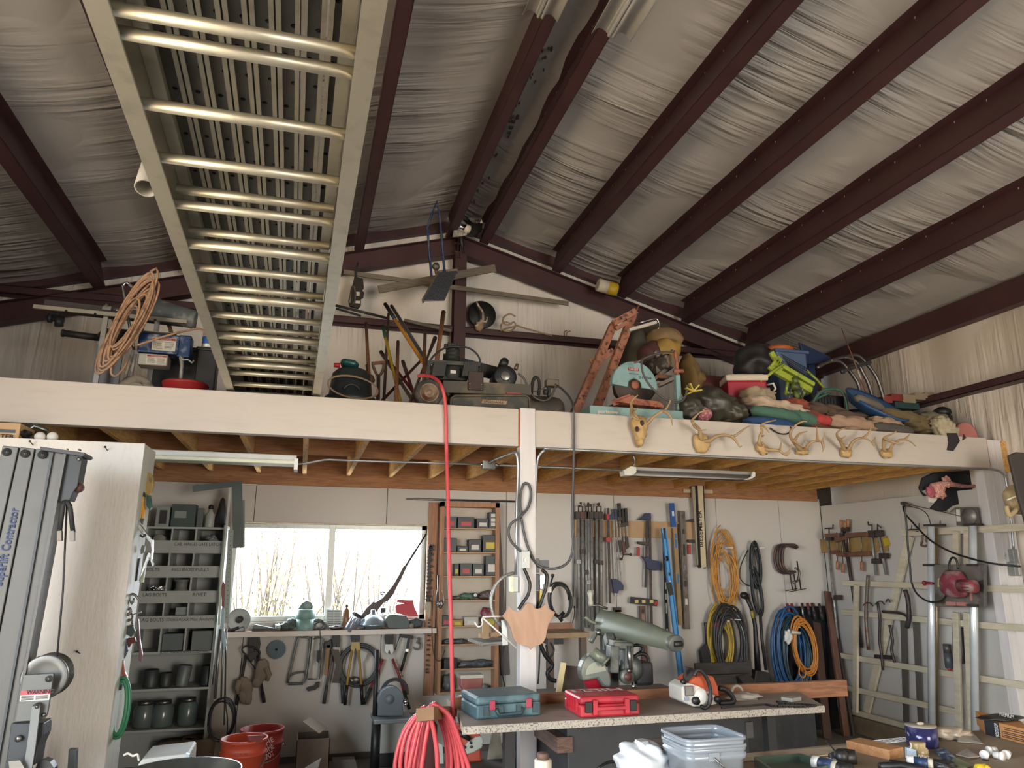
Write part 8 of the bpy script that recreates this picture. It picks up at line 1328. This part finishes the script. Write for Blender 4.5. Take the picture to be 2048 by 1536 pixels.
b = MB(); b.bar(PX(1806,1006, XP-.02), PX(1813,1010, XP-.12),.05,.03); b.tube(wx([(1812,1008, XP-.1),(1870,1020),(1928,1034, XF-.1)], XP-.1),.003); b.tube(wx([(1812,1011, XP-.1),(1840,1018),(1855,1030),(1861,1048, XQ)], XP-.1,3),.004); solo('cable_hook', 'black hook with thin steel lines high on the right wall', 'hook', b, IRON)
for i, (pts, w, lab) in enumerate((([(1736,1150),(1733,1200),(1732,1240),(1737,1300)],.018, 'old pipe clamp rod hanging in front of the pale slats'),([(1755,1205),(1760,1240),(1759,1280),(1762,1300),(1766,1340)],.014, 'dark pry bar left of the slanted brace'),([(1810,1180),(1816,1200),(1818,1235),(1814,1255)],.022, 'curved black sheath right of the slanted brace'),([(1765,1223),(1800,1226),(1815,1234)],.013, 'bent black wrecking bar lying across two slats'),([(1779,1250),(1785,1280),(1783,1300),(1790,1325)],.014, 'black hammer handle right of the dark pry bar'))):
    b = MB(); b.tube(wx(pts, XF-.06,3), w); solo('hanging_tool', lab, 'tool', b, IRON if i else OLD, 'tools hung on the panel saw frame')
for i, (x, y, w, lab) in enumerate(((1736,1207,20, 'double claw hammer head nearest the rod'),(1760,1204,18, 'dark pick shaped head beside the first hammer head'),(1776,1200,8, 'square dark head beside the slanted brace'))): b = MB(); b.tube(wx([(x-w/2, y+4),(x-w*.2, y-1),(x+w*.2, y-1),(x+w/2, y+5)], XF-.07,2),[.006,.02,.02,.008]); solo('hammer_head', lab, 'hammer', b, IRON, 'tools hung on the panel saw frame')
b = MB(); wpoly(b, [(1748,1309),(1782,1311),(1782,1319),(1748,1316)], XF-.06,.03); solo('dark_level', 'small dark torpedo tool hooked on a slat across the brace', 'tool', b, IRON)
for i, (x0, y0, x1, y1) in enumerate(((1806,1238,1812,1445),(1831,1240,1842,1455))): b = MB(); wbar(b, (x0, y0),(x1, y1),.07,.006, XF+.03); solo('framing_square', 'grey steel square blade standing behind the slats, '+('farther from' if i == 0 else 'nearer')+' the left silver pipe', 'square', b, mat('#77716b', .45,.5), 'steel squares behind the slats')
t = thing('caulk_gun', 'caulk tube with red nozzle hung between the silver pipes', 'gun', PX(1897,1340, XF)); b = MB(); b.tube(wx([(1893,1288),(1895,1306)], XF-.04),.034, n=14); part(t, 'tube_end', b, mat('#5a5654', .35,.4)); b = MB(); b.tube(wx([(1895,1306),(1899,1336)], XF-.04),.036, n=14); part(t, 'tube_body', b, mat('#4b5052', .4)); b = MB(); b.tube(wx([(1899,1336),(1900,1341)], XF-.04),[.03,.012], n=12); part(t, 'red_nozzle', b, RED)
b = MB(); wpoly(b, [(1903,1245),(1914,1245),(1912,1335),(1906,1337)], XF-.04,.02); solo('putty_saw', 'grey handled blade hanging right of the caulk tube', 'blade', b, mat('#575a5b', .4))
b = MB(); wpoly(b, [(1922,1255),(1928,1258),(1931,1300),(1928,1326),(1924,1328),(1925,1300)], XF-.02,.02); solo('curved_saw', 'black curved saw with red edge between the wooden uprights', 'saw', b, BLK)
t = thing('antler_rack', 'small brown antler rack on the top slat left of the silver pipe', 'antlers', PX(1820,1068, XF)); b = MB(); [b.tube(wx(p, XF-.08,3),[.008,.003]) for p in ([(1815,1060),(1822,1058),(1823,1050)],[(1822,1059),(1836,1058),(1838,1046)],[(1880,1050),(1881,1041)])]; part(t, 'antler', b, mat('#4a3a30', .6)); b = MB(); wpoly(b, [(1828,1062),(1834,1062),(1836,1064)], XF-.05,.01); part(t, 'label_chip', b, IRON)
b = MB(); b.tube(wx([(1845,1070),(1844,1083),(1842,1090),(1850,1092),(1857,1088),(1852,1080),(1855,1072)], XF-.08,3),.012); solo('brown_grip', 'brown pistol shaped tool under the top slat', 'tool', b, mat('#6f5a49', .5))
# cowhide and cloth under the loft, right
Yh = 5.62; b = MB()
b.pp([(1847,955),(1868,945),(1950,940),(1968,948),(1974,985),(1948,998),(1936,1012),(1934,1018),(1920,1010),(1905,1016),(1894,1022),(1880,1023),(1862,1016),(1874,1004),(1862,1000),(1858,990),(1851,993),(1843,982),(1840,975)], Yh, .03); t = solo('cowhide', 'black and white cowhide hanging under the loft by the right post', 'hide', b, mat('#191a1c', .7,0, col2='#26272a', scale=8, bump=.3), bev=.01)
b = MB(); b.pp([(1846,982),(1860,975),(1874,986),(1874,1000),(1866,1006),(1858,1004),(1855,990)], Yh-.012,.012); b.pp([(1896,1020),(1906,1012),(1920,1008),(1922,1012),(1908,1016),(1898,1024)], Yh-.012,.012); part(t, 'white_patch', b, mat('#c9c3b8', .8))
b = MB(); tp(b, [(1864,975, Yh-.04),(1880,970, Yh-.06),(1896,968, Yh-.08),(1912,970, Yh-.06),(1935,973, Yh-.04),(1968,970, Yh-.03)], Yh, [.04,.07,.085,.06,.035,.012],3,10); pblob(b, 1868,972,1890,994, Yh-.09,.07,20, amp=.3, seed=3); pblob(b, 1884,955,1902,972, Yh-.08,.05, amp=.25); solo('bandana_cloth', 'salmon pink dotted cloth knotted in front of the cowhide', 'cloth', b, mat('#b4776a', .8,0, 'spot', '#d5b3a3', 90,.1, amount=.3))
b = MB(); pblob(b, 1853,974,1868,992, Yh-.08,.05, amp=.2); solo('pink_cloth', 'deep pink cloth scrap at the left of the dotted cloth', 'cloth', b, mat('#a8555f', .8)); b = MB(); b.pp([(1958,942),(1966,944),(1968,958),(1962,961),(1957,952)], Yh-.05,.02); solo('orange_cloth', 'salmon cloth corner beside the right post', 'cloth', b, mat('#b9705c', .8))
t = thing('skillet', 'old pan shape with black strap under the joists at the back right', 'pan', P(1795,968,6.8)); b = MB(); b.ell(P(1786,962,6.8),(.14,.04,.09), nu=18); part(t, 'pan_body', b, mat('#5a4f49', .6)); b = MB(); b.bar(P(1802,962,6.8), P(1810,986,6.8),.05,.02,(0,1,0)); part(t, 'strap', b, BLK)
# right post extras
Y = D+.0; t = thing('outlet_box', 'grey electrical box with outlet on the right post', 'outlet', P(2035,1152, Y)); b = MB(); rb(b, 2025,1098,2038,1124, Y-.03,.05); part(t, 'upper_box', b, SWP, bev=.003); b = MB(); rb(b, 2027,1124,2044,1152, Y-.05,.06); ob_ = part(t, 'outlet_shell', b, SWP, bev=.004); b = MB(); rb(b, 2035,1127,2042,1149, Y-.054,.004); part(ob_, 'face_plate', b, mat('#b5b5ae', .4)); text(t, '110V', P(2012,1119, Y), P(2014,1105, Y)-P(2012,1119, Y),(-1,0,0),.025, INK, .055)
Y = 4.75; t = thing('straw_cap', 'tan embroidered cap hanging on the right post', 'cap', P(2025,1030, Y)); b = MB(); pblob(b, 2013,976,2056,1022, Y, .16,-20, amp=.05, e=.9); part(t, 'crown', b, mat('#a58f68', .8,0, col2='#b7a27b', scale=20)); b = MB(); tp(b, [(2012,1012),(2017,1030),(2026,1026),(2040,1012)], Y+.02,.02,3); part(t, 'brim', b, mat('#b09a72', .8)); b = MB(); tp(b, [(2014,1000),(2028,994),(2050,990)], Y-.01,.006); part(t, 'stitched_band', b, PAPER)
b = MB(); b.pp([(2019,910),(2034,904),(2110,908),(2110,1130),(2068,1132),(2052,1040),(2036,985)],4.7,.03); solo('dark_mat', 'dark grey brown rubber mat hanging at the right edge', 'mat', b, mat('#3d3733', .7), bev=.01)
b = MB(); b.bx(6.05,6.19,4.3,4.5,0, P(2050,1030,4.6).z); solo('dark_locker', 'dark upright behind the right post under the mat', 'locker', b, mat('#3a3534', .7))
# ================================================================ FOREGROUND BENCH
BZ = .93
def on(x, y, dz=0): return PZ(x, y, BZ+dz)
wbn = thing('work_bench', 'cluttered dusty wooden bench in the right foreground', 'bench', (2.8,2.7,0)); BNM = mat('#8f7f6a', .75,0, 'spot', '#6c5c4a', 4,.1, amount=1.3)
e0, e1 = on(1270,1528), on(2070,1449); b = MB(); b.prism([e0, e1, V((4.4,2.1, BZ)), V((1.25,2.1, BZ))],(0,0,-.05)); part(wbn, 'bench_top', b, BNM, bev=.003)
b = MB(); b.prism([e0+V((0,.003,.002)), on(1700,1492,.002), on(1700,1508,.002), on(1310,1536,.002)],(0,0,.004)); part(wbn, 'pale_edge_strip', b, mat('#b3a68f', .7,0, 'spot', '#8f816b', 6))
for x, y in ((1.4,2.2),(3.9,2.2),(1.6,3.0),(3.6,3.1)): part(wbn, 'leg', MB().bx(x, x+.09, y, y+.09,0, BZ-.05), BNM)
bk = thing('clear_bucket', 'two nested square clear plastic buckets on the bench front edge', 'bucket', on(1430,1570)); Yb = 2.72; k = pm(1430,1480, Yb); c = P(1430,1487, Yb); CLR = mat('#bcc6d0', .2,0, 'flat', trans=.6)
def rrect(cx, cy, cz, hx, hy, r, n=5): return [V((cx+sx*(hx-r)+r*math.cos(a), cy+sy*(hy-r)+r*math.sin(a), cz)) for sx, sy, a0 in ((1,1,0),(-1,1,90),(-1,-1,180),(1,-1,270)) for a in [math.radians(a0+90*i/n) for i in range(n+1)]]
def shell(levels):
    vs = []; [vs.extend(rrect(c.x, c.y+.09, z, hx, hy, .035)) for z, hx, hy in levels]; n = 24; b = MB(); b.add(vs, [(i*n+j, i*n+(j+1) % n, (i+1)*n+(j+1) % n, (i+1)*n+j) for i in range(len(levels)-1) for j in range(n)], True); return b
hx = 62*k; T = c.z+.02
for d in (0,-.026): part(bk, 'bucket_shell', shell([(BZ+.004-.0*d, hx*.86+d*.1,.1),(T-.05+d, hx*.93,.108),(T-.045+d, hx*.99,.115),(T-.03+d, hx*.99,.115),(T-.027+d, hx*.95,.11),(T+d, hx*.97,.112),(T+d+.004, hx, .117),(T+d-.008, hx*1.01,.118)]), CLR, thick=.0025)
b = MB(); tp(b, [(1428,1516, Yb-.03),(1440,1527, Yb-.04),(1456,1542, Yb-.05)], Yb, .004); part(bk, 'bail', b, STL); b = MB(); rb(b, 1418,1507,1440,1522, Yb-.03,.003); part(bk, 'bail_tab', b, CLR)
b = MB(); pblob(b, 1238,1490,1330,1556,2.85,.2,0, amp=.16, fr=3.2, seed=5, e=.85, nu=40, nv=24); b.prism([P(1281,1484,2.9), P(1296,1482,2.92),(P(1306,1505,2.9)), P(1276,1515,2.9)],(0,.05,0)); solo('plastic_bag', 'crumpled white plastic bag at the bottom edge', 'bag', b, mat('#c9ced2', .3))
t = thing('drill_driver', 'dark red and black power tool lying between bag and clear bucket', 'drill', P(1345,1530,2.95)); b = MB(); b.tube([P(1322,1516,3.0), P(1350,1522,2.95), P(1378,1528,2.9)],[.035,.045,.04], n=14); part(t, 'tool_body', b, mat('#5a2226', .45)); b = MB(); b.tube([P(1326,1518,2.99), P(1338,1520,2.97)],.049, n=14); part(t, 'black_band', b, BLK); b = MB(); tp(b, [(1196,1536,3.0),(1212,1526,3.05),(1235,1521,3.05),(1262,1508,3.05),(1290,1506,3.05)],3,[.005,.008,.012,.012,.01],3); part(t, 'cord_plug', b, BLK)
t = thing('glue_can', 'small glue can with rusty brown lid and pink lettered label', 'can', on(1086,1560)); c = P(1086,1525,2.9); b = MB(); b.lathe([(.031,-.1),(.033,-.095),(.033,.008),(.03,.012)], c, n=22); part(t, 'can_body', b, mat('#b8b0a2', .4)); b = MB(); b.lathe([(.022,.012),(.022,.032),(.018,.035)], c, n=18); part(t, 'lid', b, mat('#5c4338', .7)); text(t, 'Oatey', c+V((-.022,-.032,-.035)),(1,0,-.0),(0,0,1),.02, mat('#c2417a', .5,0, 'flat'),.04, bold=.02)
b = MB(); b.box((c.x, 2.95, c.z-.126),(.34,.3,.05)); b.box((c.x, 2.95,(c.z-.152)/2),(.3,.26, c.z-.152)); solo('side_stool', 'small stool top carrying the glue can at the bottom edge', 'stool', b, BNM)
t = thing('metal_tray', 'shallow green glazed tray at the bottom edge of the bench', 'tray', on(1590,1530)); a = [on(1511,1523,.02), on(1600,1516,.02), on(1668,1536,.02), on(1560,1560,.02)]; b = MB()
for i in range(4): b.bar(a[i], a[(i+1) % 4],.012,.035)
part(t, 'tray_rim', b, mat('#566b5c', .25,.4)); b = MB(); b.prism([p-V((0,0,.015)) for p in a],(0,0,.004)); part(t, 'tray_floor', b, mat('#5a5f55', .4))
def sprinkler(lab, p, q, r, txt):
    t = thing('sprinkler_head', lab, 'sprinkler', (p+q)/2-V((0,0, r)), 'sprinkler heads on the bench'); d = q-p
    for nm, f0, f1, m in (('white_end', 0,.24, WHT),('navy_label', .24,.72, mat('#263a5c', .45)),('beige_end', .72,.9, mat('#c9bda5', .5)),('black_cap', .9,1.3, BLK)): b = MB(); b.tube([p+d*f0, p+d*f1], r*(1.02 if 'label' in nm else 1.08 if 'cap' in nm else 1), n=18); o = part(t, nm, b, m)
    n_ = V((0,-.6,.8)); text(t, txt, p+d*.3+n_*r*1.04-d.normalized().cross(n_)*.008, d, n_.cross(d.normalized()),.016, PAPER, d.length*.36); return t
sprinkler('white and navy sprinkler head with longer black nozzle, nearest the green tray', on(1628,1524,.028), on(1684,1538,.028),.026, 'PGP-ADJ'); t = sprinkler('smaller looking white and navy sprinkler head in front of the amber jar', on(1815,1522,.02), on(1874,1530,.02),.022, 'PGP-ADJ')
b = MB(); b.tube([on(1664,1522,.03), on(1690,1514,.045), on(1712,1514,.05)],[.03,.035,.028], n=14); b.ell(on(1682,1512,.06),(.03,.03,.03)); b.tube([on(1678,1510,.06), P(1652,1482, on(1678,1510).y)],.003); b.tube([on(1676,1512,.06), P(1655,1482, on(1678,1510).y)],.003); solo('black_nozzle', 'black plastic nozzle fitting with a thin steel prong beside the wood block', 'nozzle', b, BLK)
def block(a, bq, cq, h): u = bq-a; v = cq-a; z = V((0,0, h)); return MB().hexa([a, bq, bq+v, a+v, a+z, bq+z, bq+v+z, a+v+z])
b = block(on(1694,1500), on(1781,1521), on(1722,1494),.042); solo('wood_block', 'short fresh cut two by four block on the bench', 'block', b, mat('#b9895c', .65,0, 'wood', '#a2734a', 6, stretch=(1,9,9)), bev=.002)
t = thing('tape_spool', 'fat spool of shiny purple blue tape on the bench', 'spool', on(1846,1492)); c = on(1846,1492); R_ = 24*pm(1846,1475, c.y); h = 30*pm(1846,1475, c.y); b = MB(); b.lathe([(R_*.95,.001),(R_, .004),(R_, h),(R_*.9, h+.001)], c, n=28); part(t, 'tape_body', b, mat('#2c2c55', .15,.2, 'spot', '#5a5a80', 14)); b = MB(); b.lathe([(R_*.98, h+.001),(R_*.98, h+.006),(R_*.3, h+.007)], c, n=28); part(t, 'card_rim', b, mat('#9d9584', .6)); b = MB(); b.ell(c+V((0,0, h+.012)),(.02,.012,.008)); part(t, 'tape_end', b, mat('#b5a892', .5))
b = MB(); c = on(1838,1512); b.lathe([(.04,.001),(.042,.01),(.042,.03),(.032,.04),(.034,.055),(.03,.06)], c, n=20); solo('amber_jar', 'squat amber plastic jar in front of the purple spool', 'jar', b, mat('#a1895c', .3,0, 'flat', trans=.2)); b = MB(); b.prism([on(1814,1516,.0), on(1834,1519,0), P(1832,1500, on(1834,1519).y), P(1814,1495, on(1814,1516).y)],(0,.012,0)); solo('clear_clamshell', 'bluish clear clamshell packet left of the amber jar', 'packet', b, mat('#9aa7b0', .25))
for i, (x, y, a) in enumerate(((1970,1508,30),(1984,1501,-10),(1998,1511,100),(2013,1508,30))):
    c = on(x, y, .016); R_ = rotz(a); b = MB(); b.cyl(c+R_@V((-.014,0,0)), c+R_@V((.02,0,0)),.0155, n=14); b.cyl(c+R_@V((-.02,0,0)), c+R_@V((-.008,0,0)),.019, n=14); t = solo('pvc_fitting', ['leftmost white pipe fitting of the four', 'white pipe fitting at the back of the four', 'white pipe fitting third from left with side opening', 'rightmost white elbow fitting of the four'][i], 'fitting', b, WHT, 'white pipe fittings on the bench')
bx_ = thing('nail_carton', 'orange and black printed fastener carton at right end of the bench', 'box', on(2030,1480)); a, q = on(1972,1469), on(2070,1494); u = q-a; v = V((.16,.2,0)); h = V((0,0,.072)); b = MB(); b.hexa([a, q, q+v, a+v, a+h, q+h, q+v+h, a+v+h]); part(bx_, 'carton_body', b, mat('#b9824c', .6), bev=.002)
nrm = V((u.y, -u.x, 0)).normalized(); b = MB(); o = nrm*.001; w = u*.32; b.hexa([a+o*p_ for p_ in ()]+[a+h*.0+o, a+w+o, a+w, a, a+h+o, a+w+h+o, a+w+h, a+h]); part(bx_, 'black_panel', b, mat('#26282a', .5)); text(bx_, 'BOSTITCH', a+w*.93+o*1.5+h*.06,(0,0,1),-u, .02, WHT, .062, bold=.02); b = MB(); [b.bar(a+u*f0+h*z_+o, a+u*.9+h*z_+o, .002,.003) for z_, f0 in ((.78,.42),(.66,.42),(.5,.36),(.4,.36),(.26,.36),(.16,.36))]; part(bx_, 'fine_print', b, INK, kind='stuff')
b = MB(); blob(b, a+u*.5+v*.5+h+V((0,0,.012)),(.13,.06,.012), amp=.2, seed=3); t = solo('black_packet', 'black plastic packet lying on the orange carton', 'packet', b, BLK); text(t, 'PREMIUM', a+u*.36+v*.3+h+V((0,-.02,.026)), u, V((0,1,.3)),.018, PAPER, .08)
b = MB(); r0, r1 = on(1746,1484), on(1880,1470); w = V((.02,-.06,0)); [b.tube([p_, q_],.002, n=5) for p_, q_ in ((r0, r1),(r0+w, r1+w))]; [b.tube([r0+(r1-r0)*f, r0+(r1-r0)*f+w],.002, n=5) for f in [i/16 for i in range(17)]]; [setattr(v_, 'z', v_.z+.006) for v_ in b.v]; solo('wire_rack', 'flat white wire rack along the back of the bench', 'rack', b, WHT)
b = MB(); c = on(1914,1480); blob(b, c+V((0,.03,.025)),(.1,.06,.028), amp=.35, fr=4, seed=7); b.prism([on(1876,1478), on(1884,1476), P(1881,1456, on(1880,1477).y)],(0,.004,0)); solo('clear_bag', 'crumpled clear bag behind the white fittings', 'bag', b, mat('#b2a591', .3)); b = MB(); b.prism([on(1915,1484,.003), on(1966,1488,.003), on(1945,1466,.02), on(1918,1474,.02)],(0,0,.004)); solo('grey_packet', 'thin grey packet leaning on the clear bag', 'packet', b, mat('#8d867b', .4))
for nm, lab, pts, m in (('blue_packet', 'blue and green seed packet lying behind the sprinkler', [(1868,1504),(1888,1496),(1912,1516),(1896,1524)], mat('#24496b', .4,0, 'spot', '#aab5b8', 30)),('green_packet', 'greenish clear packet beside the blue one', [(1896,1524),(1912,1516),(1945,1532),(1910,1545)], mat('#7d8a68', .4)),('silver_packet', 'crumpled silver grey packet behind the white fittings row', [(1912,1510),(1934,1498),(1960,1514),(1938,1516)], mat('#a09a8e', .35))): b = MB(); q = [on(x, y, .004+.008*(i % 2)) for i, (x, y) in enumerate(pts)]; b.prism(q, (0,0,.004)); solo(nm, lab, 'packet', b, m)
b = MB(); b.tube([on(1955,1537,.016), on(1968,1534,.016)],.017, n=6); b.tube([on(1968,1534,.014), on(1976,1538,.014)],.013, n=10); solo('yellow_connector', 'yellow wire connectors at the bottom edge', 'connector', b, mat('#cfae1e', .4)); b = MB(); b.lathe([(.013,.001),(.013,.006)], on(1971,1521), n=14); solo('black_washer', 'small black washer in front of the white fittings', 'washer', b, BLK)
b = MB(); b.tube([on(1760,1533,.016), on(1800,1530,.016), on(1850,1542,.016)],.016, n=10); b.tube([on(1780,1524,.012), on(1830,1533,.012)],.012, n=10); solo('black_risers', 'black plastic riser tubes at the bottom edge in front of the sprinkler', 'tubes', b, BLK); b = MB(); blob(b, on(1890,1531,.02),(.05,.03,.022), amp=.3); solo('black_tee', 'black lumpy plastic fitting right of the smaller sprinkler', 'fitting', b, BLK)
# ================================================================ outside the window
hl = struct('hill_1'); rn = random.Random(3); b = MB()
def hz(x, y): return 1.0-7.0*math.exp(-((y-60)/38)**2)+.0*x+(3.2+1.5*math.sin(x*.012+1)+(x*.012))*max(0, min(1,(y-90)/110))
b.sheet(lambda u, v: V((-160+360*u, 9+260*v**1.5,(.2 if v < .02 else hz(-160+360*u, 9+260*v**1.5)-1+1.0*math.sin(u*70)*math.sin(v*31)*min(1, v*2)))),70,50); part(hl, 'slope', b, mat('#2a2f33', .9,0, 'spot', '#171d23', .5, amount=1.5))
LEAF = mat('#5a4a2a', .8,0, col2='#4a4a2a', scale=2); TWG = mat('#332c24', .9)
for i, (x, y, h, n, lab) in enumerate(((-.7,15.5,4.6,18, 'tall bare golden bush at the left edge of the window view'),(.8,17,4.4,15, 'thin golden bush in the middle of the window view'),(2.0,19,3.0,13, 'low golden brush at the right of the mullion outside'),(-.1,12.5,1.6,12, 'low brush outside below the left pane'))):
    t = thing('outdoor_shrub', lab, 'shrub', (x, y, 0), 'shrubs outside the window'); b = MB(); lf_ = MB()
    for j in range(n):
        a = V((x+rn.uniform(-.4,.4), y+rn.uniform(-.4,.4),.0)); e = a+V((rn.uniform(-.9,.9), rn.uniform(-.6,.6), h*rn.uniform(.5,1))); m_ = (a+e)/2+V((rn.uniform(-.15,.15),0,.1)); b.tube([a, m_, e],[.018,.01,.003], n=5)
        for k_ in range(60): f = rn.uniform(.15,1); p = a+(e-a)*f+V((rn.gauss(0,.22), rn.gauss(0,.22), rn.gauss(0,.16))); s = rn.uniform(.015,.035); lf_.add([p, p+V((s, rn.uniform(-s, s), s)), p+V((-s*.3,0, s*2))],[(0,1,2)])
    part(t, 'stem', b, TWG, kind='stuff'); part(t, 'foliage', lf_, LEAF, kind='stuff')
